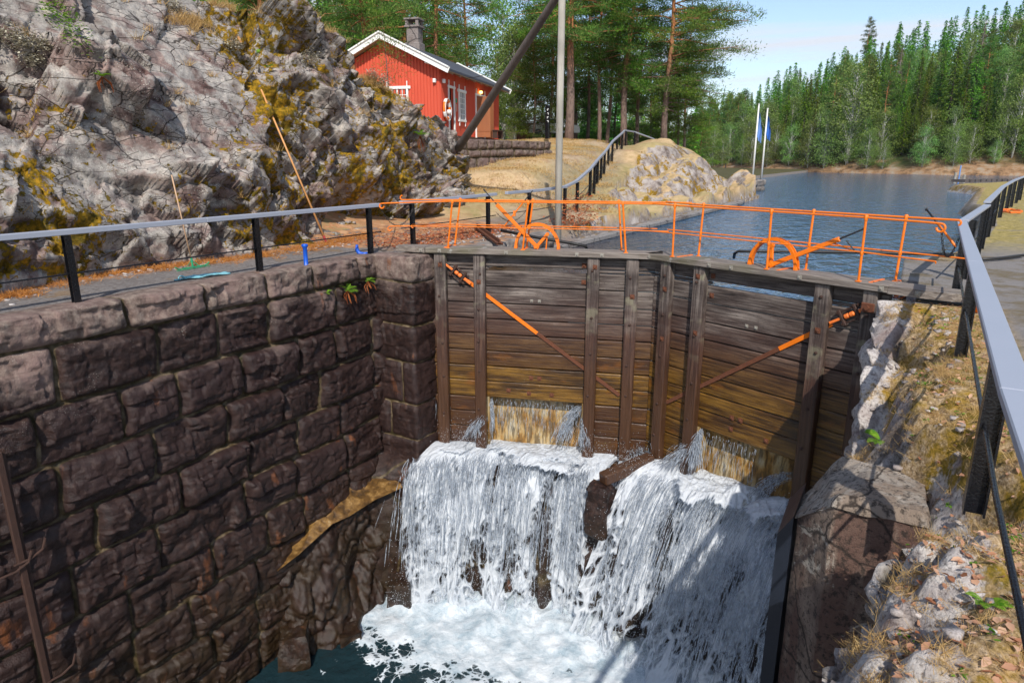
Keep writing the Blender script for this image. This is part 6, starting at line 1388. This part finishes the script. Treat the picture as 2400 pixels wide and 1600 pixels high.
def plant_tree(name, protos, p, label, grp, s=1.0, rz=0, cat='tree', sx=None):
    o = empty(name, p, label, cat, grp, None, rz); o.scale = (sx or s, sx or s, s)
    for me, n in zip(protos, ('crown', 'trunk')): c = link(n, me, o)
    return o
PS = [spruce(11, 20, 3.7), spruce(12, 20, 3.0), spruce(13, 20, 4.2), spruce(14, 20, 3.4, .9)]
PD = spruce(15, 18, 2.2, 1, 'deadtree', True)
PB = [birch(21, 14, 3.1), birch(22, 14, 3.6, 80), birch(23, 12, 3.4, 60, 80, low=.1)]
PF = [pine(31, 18, 2.9, .32, 48, 26, 'pinefar', .2, nl=.34, nw=.10, flat=.7, bark='pinebark'), pine(32, 18, 3.3, .25, 52, 26, 'pinefar', .2, nl=.34, nw=.10, flat=.7)]
def hill_at(azd, d):
    a = R(azd); r = float(shore_r(a)) + d; x, y = r * math.sin(a), r * math.cos(a); return Vector((x, y, float(hill_h(np.array([x]), np.array([y]))[0]) - .6))
def hill_hit(x, y):
    r = Vector(ray(x, y)); r.normalize(); t = 100
    while t < 600:
        p = Vector((0, 0, EYE)) + r * t
        if p.z < float(hill_h(np.array([p.x]), np.array([p.y]))[0]) - .6: return p
        t += .7
    return Vector((0, 0, EYE)) + r * 230
rg = random.Random(77); GS = 'spruces on the hillside across the lake'; GB = 'leafy trees on the hillside across the lake'; GP = 'pines on the hillside across the lake'
cells = []
d_ = 2.5
while d_ < 96:
    a_ = -18.6 + rg.uniform(0, 1)
    while a_ < 8.5:
        rr_ = float(shore_r(R(a_))) + d_; cells.append((a_ + rg.uniform(-.35, .35), d_ + rg.uniform(-1.5, 1.5))); a_ += math.degrees((3.5 + .022 * d_) / rr_)
    d_ += 3.9 + .05 * d_
rg.shuffle(cells); near_cells = sorted(cells, key=lambda c: c[1])[:285]; rest = [c for c in cells if c not in near_cells]
def zone(p, d):
    v = cam.matrix_world.inverted() @ p if False else None
    c_, s_2 = math.cos(PH), math.sin(PH); cx_ = p.x * c_ + p.y * s_2; cy_ = -p.x * s_2 + p.y * c_; x = 1200 + 1656 * cx_ / cy_
    hz_ = 'behind the flagpoles' if x < 1830 else 'just left of the big birch' if x < 1930 else 'above the big birch' if x < 2040 else 'below the leftmost dead spruces' if x < 2130 else 'between the dead spruces' if x < 2220 else 'around the reddish dead spruce' if x < 2310 else 'at the right edge'
    return ('in the front row ' if d < 14 else 'low on the slope ' if d < 30 else 'half way up ' if d < 52 else 'near the ridge ') + hz_
for (a, d) in near_cells:
    if d < 5 and a > -3 and rg.random() < .35: continue
    p = hill_at(a, d); wn_ = float(vn(np.array([p.x * .045]), np.array([p.y * .045]), s=5)[0]); u = rg.random() + wn_ * .35
    shore = d < 9
    if shore and a < -2.5: k = 'b' if rg.random() < .8 else 's'
    elif shore: k = 'b' if d < 6 or rg.random() < .5 else 's'
    elif a < -12: k = 'p' if u < .5 else ('b' if u > .85 else 's')
    else: k = 's' if u < .58 else ('b' if u > .70 else 'p')
    rz = rg.uniform(0, 6.28)
    if k == 's': plant_tree('spruce_tree', PS[rg.randrange(4)], p, 'pointed green spruce ' + zone(p, d), GS, rg.uniform(.46, .92) * (1.0 if d > 14 else .8), rz)
    elif k == 'b':
        s = (rg.uniform(.3, .6) if d < 5 and a > -3 else rg.uniform(.5, .8)) if shore else rg.uniform(.7, 1.1)
        plant_tree('birch_tree', PB[2 if shore else rg.randrange(2)], p, ('pale leafy tree ' if not shore else 'low grey-green waterside tree ') + zone(p, d), GB if not shore else 'low leafy trees along the far shore', s, rz)
    else: plant_tree('pine_tree', PF[rg.randrange(2)], p, 'brownish green pine ' + zone(p, d), GP, rg.uniform(.75, 1.0), rz)
for (x, y, s, lab) in ((2090, 300, .95, 'grey bare dead spruce, leftmost of the three dead ones on the hillside'), (2146, 262, .85, 'pale grey dead spruce top between the two other dead spruces on the hillside'), (2268, 312, 1.12, 'large reddish brown dead spruce on the right part of the hillside'), (1907, 345, .6, 'small grey dead spruce by the big birch across the lake')):
    p = hill_hit(x, y); plant_tree('dead_spruce', PD, p, lab, 'dead spruces on the hillside', s, 1)
for (x, y, pr, s, nm, lab) in ((1985, 385, PB[1], 1.35, 'birch_tree', 'big pale green birch with white stem in the middle of the far shore'), (1930, 395, PB[2], .95, 'birch_tree', 'broad grey-green tree just left of the big far-shore birch'), (2370, 372, PB[0], .95, 'birch_tree', 'light green weeping birch near the right edge above the jetty'), (2028, 150, PF[1], .66, 'pine_tree', 'lone dark pine standing tallest on the ridge across the lake'), (1625, 405, PB[2], .8, 'birch_tree', 'pale round tree at the waterline beside the knoll end')):
    p = hill_hit(x, y); plant_tree(nm, pr, p, lab, None, s, .5)
def merged(name, protos, places, sub, label, mats):
    """one mass of far trees"""
    rgx = np.random.default_rng(5); VV_ = []
    for (p, s, pi) in places:
        me = protos[pi][0]; n = len(me.vertices); co = np.empty(n * 3, dtype=np.float32); me.vertices.foreach_get('co', co); co = co.reshape(-1, 4, 3); m = rgx.random(len(co)) < sub; co = co[m]; c = co.mean(1, keepdims=True); co = c + (co - c) * (1 / math.sqrt(sub)) * .9
        a = rgx.uniform(0, 6.28); ca, sa = math.cos(a), math.sin(a); co = co * s; co = np.stack([co[..., 0] * ca - co[..., 1] * sa, co[..., 0] * sa + co[..., 1] * ca, co[..., 2]], -1) + np.array(p)
        VV_.append(co.reshape(-1, 3))
    o = link(name, mesh_cards(name, np.concatenate(VV_), mats)); tagp(o, label, 'forest', None, 'stuff'); return o
pl = [(tuple(hill_at(a, d)), rg.uniform(.75, 1.05), rg.randrange(4)) for a, d in rest]
pl += [(tuple(hill_at(rg.uniform(9, 40), rg.uniform(4, 90))), rg.uniform(.8, 1.1), rg.randrange(4)) for _ in range(170)]
merged('forest', PS, pl, .45, 'dense spruce forest filling the top and right end of the hillside', M['spruce'])
pl = [(tuple(hill_at(rg.uniform(-26, -15.5), rg.uniform(2, 420))), rg.uniform(.75, 1.15), rg.randrange(2)) for _ in range(520)] + [(tuple(hill_at(rg.uniform(-60, -26), rg.uniform(2, 260))), rg.uniform(.9, 1.3), rg.randrange(2)) for _ in range(260)]
merged('far_forest', [PB[0], PF[0]], pl, .12, 'blurred wooded hills far up the lake beyond the knoll', M['pinefar'])
# wood behind the house (bright young spruces), seen from px 540 to 1200
wz = lambda x, d: ('close ' if d < 72 else 'farther ' if d < 96 else 'far ') + ('behind the round boulder' if x < 700 else 'behind the mossy rock' if x < 860 else 'behind the house gable' if x < 960 else 'behind the chimney' if x < 1080 else 'over the house roof end' if x < 1190 else 'behind the mast' if x < 1340 else 'behind the slim pine trunks' if x < 1460 else 'behind the knoll pines')
PY = [spruce(41, 14, 2.6, 1.1, 'bright'), spruce(42, 14, 2.2, 1.1, 'bright')]
for i in range(120):
    x = rg.uniform(480, 1190) if i < 92 else rg.uniform(1190, 1640); d = rg.uniform(58, 100) if i < 50 else rg.uniform(95, 150) if i < 92 else rg.uniform(76, 104); b = camxy((x - 1200) / 1656 * d, d); z = ground_z(b.x, b.y)
    kk_ = rg.random(); gs_ = .5 if 1110 < x < 1290 else 1
    if 1125 < x < 1265 and d < 200 and rg.random() < .75: continue
    if kk_ < .55: plant_tree('spruce_tree', PY[i % 2], (b.x, b.y, z - .3), 'bright green spruce ' + wz(x, d), 'young spruces behind the red house', gs_ * rg.uniform(.8, 1.25) * (1.0 if x < 1000 else .72), rg.uniform(0, 6))
    else: plant_tree('birch_tree', PB[i % 3], (b.x, b.y, z - .3), 'soft green birch ' + wz(x, d), 'birches behind the red house', gs_ * rg.uniform(.7, 1.0) * (1.0 if x < 1000 else .75), rg.uniform(0, 6))
# near pines
right_dir = PH      # screen right as a world angle
NP = {'big': pine(51, 19, 4.2, .30, 96, 64, tr=.33, lean=(.5, 0)), 'thin': pine(52, 18, 2.9, .30, 72, 56, tr=.17), 'lean': pine(53, 18.5, 4.0, .18, 110, 64, tr=.27, lean=(.9, .3)), 'wide': pine(54, 19, 4.7, .12, 130, 64, tr=.25, oneside=right_dir), 'tall': pine(55, 20, 3.4, .24, 84, 54, tr=.19, sparse=.85), 'bushy': pine(56, 12, 3.4, .05, 84, 56, tr=.14)}
for (x, y, d, k, s, rz, lab) in ((1330, 322, 50, 'big', 1.0, R(30), 'large pine with thick leaning grey trunk on the grass rise, left in its cluster'), (1400, 332, 55, 'thin', 1.0, .8, 'slim straight orange pine trunk just right of the large leaning pine'), (1424, 334, 57, 'thin', .96, 3.0, 'slim dark-footed pine next to the curved railing, right of its twin'), (1458, 322, 54, 'lean', 1.0, R(30), 'pine with reddish trunk leaning right behind the railing bend'), (1556, 326, 53, 'wide', 1.0, 0, 'wide pine on the knoll with branches reaching far right over the lake'),
    (1492, 326, 60, 'tall', .95, 2, 'pine standing behind and between the leaning and the wide pine'), (1290, 318, 60, 'thin', 1.0, 4, 'thin pine behind the tall black sign post'), (1375, 325, 66, 'tall', .95, 5, 'shaded pine deep in the cluster left of the slim twin trunks'), (1600, 330, 62, 'thin', .8, 1, 'smaller pine behind the wide pine at the lake side'), (1345, 320, 68, 'lean', .95, 2.4, 'dark pine far back behind the large leaning pine'),
    (1250, 318, 56, 'bushy', .8, .3, 'low bushy pine right of the red house with dense dark branches'), (1300, 330, 72, 'bushy', 1.0, 1.3, 'low bushy pine filling the gap behind the black sign post'), (1440, 330, 70, 'bushy', 1.0, 2.3, 'low bushy pine behind the railing top'), (1585, 332, 57, 'bushy', .66, 4.3, 'low bushy pine with drooping dead twigs on the knoll edge'), (1520, 330, 66, 'bushy', .85, 5.3, 'low bushy pine behind the knoll top trunks'), (1640, 360, 66, 'bushy', .5, 2.2, 'small bush-like pine at the knoll foot by the lake'),
    (1095, 300, 50, 'tall', .80, 1.0, 'straight orange pine trunk behind the house ridge, right of its two neighbours'), (1032, 300, 47, 'tall', .98, 3.2, 'straight orange pine behind the chimney'), (872, 260, 44, 'lean', .95, 4.6, 'pine with crooked bare branches left of the house gable'), (958, 260, 56, 'big', .9, 5.6, 'pine right behind the house gable'), (735, 200, 50, 'tall', 1.0, .7, 'pine behind the mossy rock left of the house'), (1165, 300, 62, 'thin', .42, 2.6, 'smaller pine seen over the far end of the house roof'), (640, 100, 46, 'wide', .9, 2.0, 'pine with drooping branches above the round boulder')):
    b = camxy((x - 1200) / 1656 * d, d); z = max(ground_z(b.x, b.y), .5) if d > 0 else 0
    if 1590 > x > 1290 and d < 58: z = atd(x, y, d).z
    plant_tree('pine_tree', NP[k], (b.x, b.y, z - .15), lab, 'tall pines around the red house and knoll', s, rz)
# birches right of the house and sapling in front of it
for (x, d, k, s, lab) in ((1205, 58, 0, .62, 'light green birch at the far end of the red house'), (1225, 66, 1, .72, 'light green birch behind the low brown hut'), (1180, 70, 1, .95, 'pale birch top showing over the house roof end')):
    b = camxy((x - 1200) / 1656 * d, d); plant_tree('birch_tree', PB[k], (b.x, b.y, ground_z(b.x, b.y) - .2), lab, None, s, 1)
b = atd(905, 214, 28); sp_ = pine(58, 3.2, .75, .18, 20, 26, tr=.03, nl=.12, nw=.018, flat=1.0, mat='pine'); plant_tree('pine_sapling', sp_, (b.x, b.y, b.z - .1), 'thin pine sapling on the rock in front of the red gable', None, 1.0, 0, 'sapling')
# grass blades
def blades(name, pts, nrm, per, L, W, mat, label, cat, seed, lean=.5, kind='stuff', spread=.05, flat=False):
    rgx = np.random.default_rng(seed); pts = np.asarray(pts, float); P_ = np.repeat(pts, per, 0); n = len(P_)
    P_ = P_ + np.stack([rgx.normal(0, spread, n), rgx.normal(0, spread, n), np.zeros(n)], -1); d = unit(np.stack([rgx.normal(0, lean, n), rgx.normal(0, lean, n), np.ones(n) * (0.12 if flat else 1)], -1)); l = rgx.uniform(L * .5, L * 1.3, n); s = unit(np.cross(d, rgx.normal(0, 1, (n, 3)))); w = rgx.uniform(W * .6, W * 1.3, n)[:, None] / 2
    mid = P_ + d * l[:, None] * .55; tip = P_ + d * l[:, None] + np.stack([d[:, 0], d[:, 1], -np.abs(rgx.normal(.1, .25, n))], -1) * l[:, None] * .25
    V = np.stack([P_ - s * w, P_ + s * w, tip + s * w * .3, tip - s * w * .3], 1).reshape(-1, 3); F = np.arange(n * 4).reshape(-1, 4)
    o = link(name, npmesh(name, V, F, M[mat])); return tagp(o, label, cat, None, kind)
def sp_left(N, f, seed):
    rgx = random.Random(seed); o = []
    for _ in range(N):
        y, v = f(rgx); p = rockpt(y, v); o.append(tuple(p))
    return o
def lawn_pts(N, x0, x1, d0, d1, seed):
    rgx = random.Random(seed); o = []
    for _ in range(N):
        d = rgx.uniform(d0, d1); x = rgx.uniform(x0, x1); b = camxy((x - 1200) / 1656 * d, d); o.append((b.x, b.y, ground_z(b.x, b.y) + .02))
    return o
# orange litter and dry grass along the cliff foot
pts = []
for _ in range(620):
    y = rg.uniform(0, 17); x = itp(np.array([y]), [-4, 5.3, 7.6, 9, 10.2, 12, 13.75, 16, 19.5], [-12.2, -12.8, -13.6, -13.55, -13.2, -13.3, -13.6, -14.4, -15.4])[0] + abs(rg.gauss(0, .30)) + .05
    pts.append((float(x), y, .02))
blades('dry_grass', pts, None, 26, .11, .010, 'orangegrass', 'orange-brown dry grass along the foot of the cliff', 'dry grass', 9, 1.3, spread=.09)
pts = [tuple(rockpt(rg.uniform(13.2, 17.8), rg.uniform(.97, 1.06))) for _ in range(120)] + [tuple(rockpt(rg.uniform(18.2, 21.5), rg.uniform(.95, 1.05))) for _ in range(90)] + [tuple(rockpt(rg.uniform(5, 23), rg.uniform(.1, 1))) for _ in range(70)] + [tuple(rockpt(12.2 + rg.gauss(0, .3), .85 + rg.gauss(0, .02))) for _ in range(40)]
blades('dry_grass', pts, None, 30, .20, .012, 'drygrass', 'tufts of straw-coloured grass on the ledges of the cliff', 'dry grass', 10, .5, spread=.07)
pts = lawn_pts(2600, 1080, 1440, 27, 52, 12)
blades('dry_grass', pts, None, 14, .10, .02, 'drygrass', 'short sun-dried lawn grass on the slope below the house', 'dry grass', 11, .6, spread=.2)
# right bank: tufts, small green plants, fallen leaves
pts = []
for _ in range(760):
    y = rg.uniform(1.8, 12); x = rg.uniform(.15, 1.0) if rg.random() < .8 else rg.uniform(-.15, .3); pts.append((x, y, bankz(x, y) + .005))
clus = [(.05, 12.1), (-.05, 11.2), (.35, 6.6), (.42, 5.0), (.28, 4.5), (.1, 3.95), (.4, 7.3), (.5, 8.3), (-.15, 7.6), (.12, 3.5), (.3, 3.2)]
pts = [q for q in pts if q[0] > float(np.interp(q[1], [1, 3.2, 4.1, 4.7, 5.3, 6.8, 6.9, 8, 12], [-.12, -.08, -.04, .10, .3, .5, -.1, -.25, -.25])) + .1]
clus = [c for c in clus if not (5.2 < c[1] < 6.95 and c[0] < .5)]
for (x, y) in clus:
    for _ in range(16): a, b2 = x + rg.gauss(0, .05), y + rg.gauss(0, .06); pts.append((a, b2, bankz(a, b2)))
blades('dry_grass', pts, None, 22, .085, .0032, 'drygrass', 'pale dry grass tufts on the mossy right bank', 'dry grass', 13, .9, spread=.035)
pts = []
for _ in range(1500):
    y = rg.uniform(1.8, 12.5) if rg.random() < .5 else rg.gauss(4.2, 1.2); x = rg.uniform(.2, 1.3)
    if 1.5 < y < 12.5: pts.append((x, y, bankz(x, y) + .02))
def leaves(name, pts, L, W, mat, label, cat, seed):
    rgx = np.random.default_rng(seed); P_ = np.asarray(pts, float); n = len(P_); a = rgx.uniform(0, 6.28, n); d = unit(np.stack([np.cos(a), np.sin(a), rgx.normal(0, .25, n)], -1)); up = unit(np.stack([rgx.normal(0, .35, n), rgx.normal(0, .35, n), np.ones(n)], -1)); s = unit(np.cross(d, up)); l = rgx.uniform(.6, 1.3, n)[:, None] * L / 2; w = rgx.uniform(.6, 1.2, n)[:, None] * W / 2
    V = np.stack([P_ - d * l, P_ - d * l * .3 + s * w + up * .006, P_ + d * l * .4 + s * w * .8 + up * .008, P_ + d * l, P_ + d * l * .4 - s * w * .8 + up * .008, P_ - d * l * .3 - s * w + up * .006], 1).reshape(-1, 3); b = np.arange(n)[:, None] * 6
    F = np.concatenate([b + np.array([[0, 1, 2, 3]]), b + np.array([[3, 4, 5, 0]])]); o = link(name, npmesh(name, V, F, M[mat])); return tagp(o, label, cat, None, 'stuff')
leaves('fallen_leaves', pts, .055, .036, 'redleaf', 'pinkish brown fallen leaves scattered over the right bank', 'leaves', 14)
pts = []
for _ in range(2400):
    y = rg.uniform(13.4, 20); x = -10.6 - abs(rg.gauss(0, 1.6)); pts.append((x, y, .03 + rg.uniform(0, .03)))
leaves('fallen_leaves', pts, .08, .05, 'redbush', 'rust-red fallen leaves on the ground behind the left gate end', 'leaves', 15)
pts = []
for _ in range(120):
    y = rg.uniform(2, 12); x = rg.uniform(.25, 1.0); 
    for _ in range(7): pts.append((x + rg.gauss(0, .025), y + rg.gauss(0, .025), bankz(x, y) + .015 + rg.uniform(0, .03)))
leaves('ground_cover', pts, .032, .018, 'weed', 'small green leafy weeds growing in the moss of the right bank', 'weeds', 16)
pts = []
for (u, n_) in ((0, 900),):
    for _ in range(n_):
        y = rg.uniform(22.3, 24.6); x = -10.1 + rg.gauss(0, .30); pts.append((x, y - 1.5, -.1 + abs(rg.gauss(.35, .35))))
leaves('shrub', pts, .10, .06, 'redbush', 'withered red-brown shrub at the canal edge beside the mast', 'shrub', 17)['kind'] = 'thing'
del bpy.data.objects[-1 if False else 'shrub']['kind']; bpy.data.objects['shrub']['category'] = 'shrub'
# ferns
def fern(p, r, n, label, out=None, dead=True, mat='fern'):
    f = empty('fern', p, label, 'fern'); rgx = random.Random(int(abs(p[0] * 77 + p[1] * 31) * 10)); p = Vector(p); q = []
    fr = MB()
    for k in range(n):
        a = rgx.uniform(0, 6.28); d = V3((math.cos(a), math.sin(a), 0)) + (Vector(out) * .8 if out else V3((0, 0, 0))); d.z = .9; d.normalize(); L_ = r * rgx.uniform(.7, 1.1); s = d.cross(UPV).normalized(); prev = None
        for t in range(1, 13):
            u = t / 12; c = p + d * (L_ * u) - UPV * (L_ * .45 * u * u) ; w = L_ * .22 * math.sin(math.pi * min(1, u * .9 + .08)); dn = d - UPV * .8 * u; dn.normalize()
            for sg in (-1, 1):
                e_ = c + s * (sg * w) + dn * (w * .35); fr.add([c, c + dn * (L_ * .055), e_ + dn * .01, e_], [(0, 1, 2, 3)])
    setp(fr.build('fronds', M[mat]), f)
    if dead:
        q = MB()
        for k in range(10): a = rgx.uniform(0, 6.28); e_ = p + V3((math.cos(a) * .12 + (out[0] * .1 if out else 0), math.sin(a) * .12, -r * rgx.uniform(.5, 1.0))); m_ = p.lerp(e_, .5) + V3((math.cos(a), math.sin(a), 0)) * .06; q.tube([p, m_, e_], [.008, .012, .004], 4, False)
        setp(q.build('dead_fronds', M['fernbrown']), f)
o1 = (.8, -.5, 0)
fern(rock_hit(982, 318) + V3((.12, -.1, .0)), .62, 13, 'largest green fern growing from the rock below the red house', o1)
fern(rock_hit(242, 182) + V3((.1, -.08, 0)), .30, 10, 'single fern with brown hanging fronds high on the rock slab', o1)
fern(rock_hit(605, 128) + V3((.1, -.08, 0)), .28, 7, 'small fern beside the dark cracked boulder', o1, False)
fern(rock_hit(625, 160) + V3((.1, -.08, 0)), .28, 6, 'pale small fern just below the cracked boulder', o1, False)
fern(V3((-10.58, 11.05, -.62)), .30, 12, 'bushy fern growing from the joint under the coping near the pillar', (1, -.2, 0))
fern(V3((-10.6, 11.75, -.52)), .26, 8, 'fern with brown fronds right beside the stone pillar', (1, -.2, 0))
fern(V3((-10.6, 10.45, -.58)), .18, 6, 'small fern left of the bushy one under the coping', (1, -.2, 0), False)
fern(V3((.02, 7.05, -.42)), .22, 8, 'green seedling plant in the rock hollow behind the concrete pier', (-.3, -.5, 0), False)
fern(V3((.62, 4.1, bankz(.62, 4.1))), .16, 8, 'bright green rosette plant under the nearest handrail', None, False)
# loose broken stones
def rubble(name, pts, s0, s1, mat, label, seed):
    rgx = np.random.default_rng(seed); base = np.array([(i, j, k) for i in (-1, 1) for j in (-1, 1) for k in (-1, 1)], float); F0 = np.array([(0, 1, 3, 2), (4, 6, 7, 5), (0, 4, 5, 1), (2, 3, 7, 6), (0, 2, 6, 4), (1, 5, 7, 3)]); V = []; F = []
    for i, p in enumerate(pts):
        s = rgx.uniform(s0, s1); a = rgx.uniform(0, 6.28); q = base * (1 + rgx.normal(0, .22, (8, 3))) * np.array([s, s * rgx.uniform(.5, .9), s * rgx.uniform(.25, .55)]); c, n = math.cos(a), math.sin(a)
        q = np.stack([q[:, 0] * c - q[:, 1] * n, q[:, 0] * n + q[:, 1] * c, q[:, 2] + q[:, 0] * rgx.normal(0, .25)], -1) + np.array(p); V.append(q); F.append(F0 + 8 * i)
    return tagp(link(name, npmesh(name, np.concatenate(V), np.concatenate(F), mat)), label, 'stones', None, 'stuff')
pts = []
for _ in range(200):
    y = rg.uniform(2.2, 12); x = rg.gauss(.32, .28)
    if x > -.3: pts.append((x, y, bankz(x, y) + .01))
pts = [q for q in pts if q[0] > float(np.interp(q[1], [1, 3.2, 4.1, 4.7, 5.3, 6.8, 6.9, 8, 12], [-.12, -.08, -.04, .10, .3, .5, -.1, -.25, -.25])) + .12]
def mat_chip():
    t = NT('broken_pale_stone'); n = t.noise(t.pos(), 30, 5); return t.bsdf(t.mix(t.ramp(t.noise(t.pos(), 90, 4), [(.4, .5), (.55, 0)]), t.mix(t.island(), (.30, .25, .23), (.56, .51, .48)), (.10, .08, .07)), .9, t.bump(n, .5, .01))
M['chip'] = mat_chip()
r1_ = rubble('loose_stones', pts, .010, .045, M['chip'], 'small pale broken stones lying in the moss of the right bank', 31)
pts = []
for _ in range(520):
    y = rg.uniform(0, 17); x = float(np.interp(y, [-4, 5.3, 7.6, 9, 10.2, 12, 13.75, 16, 19.5], [-12.2, -12.8, -13.6, -13.55, -13.2, -13.3, -13.6, -14.4, -15.4])) + abs(rg.gauss(0, .35)); pts.append((x, y, .01))
for _ in range(160): pts.append((-10.0 - abs(rg.gauss(0, 1.3)), rg.uniform(13.6, 20), .02))
rubble('loose_stones', pts, .012, .06, M['chip'], 'small loose stones and chips along the foot of the cliff', 32)
# creeping birch seedling on the slab, top left
pts = []
for (x, y) in ((110, 15), (130, 40), (150, 30), (165, 60), (175, 85), (190, 70), (150, 55), (120, 25), (200, 100), (135, 10), (160, 45)):
    p = rock_hit(x, y)
    for _ in range(26): pts.append(tuple(p + V3((.10 + rg.gauss(0, .09), -.08 + rg.gauss(0, .12), rg.gauss(0, .14)))))
o = leaves('birch_seedling', pts, .07, .05, 'fern', 'sprawling bright green birch seedling on the upper left rock', 'seedling', 18); del o['kind']
# pale lichen cushions
pts = []
for (x, y, s, n) in ((25, 85, .22, 500), (60, 100, .15, 300), (75, 140, .12, 250), (100, 105, .12, 200), (545, 105, .14, 260), (725, 140, .2, 400), (895, 190, .2, 400), (870, 175, .15, 300), (405, 12, .15, 250)):
    p = rock_hit(x, y)
    for _ in range(n): pts.append(tuple(p + V3((.05 + rg.gauss(0, s * .6), rg.gauss(0, s), rg.gauss(0, s * .6)))))
leaves('lichen', pts, .05, .05, 'lichen', 'pale cushions of reindeer lichen on the cliff', 'lichen', 19)
# haze over the lake and hills

hx = MB().box((0, 480, 46), (2800, 2700, 116)).build('haze', None); hx['kind'] = 'stuff'; hx['label'] = 'thin summer haze over the lake and the far hills'
hm = bpy.data.materials.new('thin_haze'); hm.use_nodes = True; hm.node_tree.nodes.clear(); ho = hm.node_tree.nodes.new('ShaderNodeOutputMaterial'); hv = hm.node_tree.nodes.new('ShaderNodeVolumePrincipled')
hv.inputs['Color'].default_value = (.80, .88, 1, 1); hv.inputs['Density'].default_value = .00010; hv.inputs['Anisotropy'].default_value = .2
hm.node_tree.links.new(hv.outputs[0], ho.inputs['Volume']); hx.data.materials.append(hm)
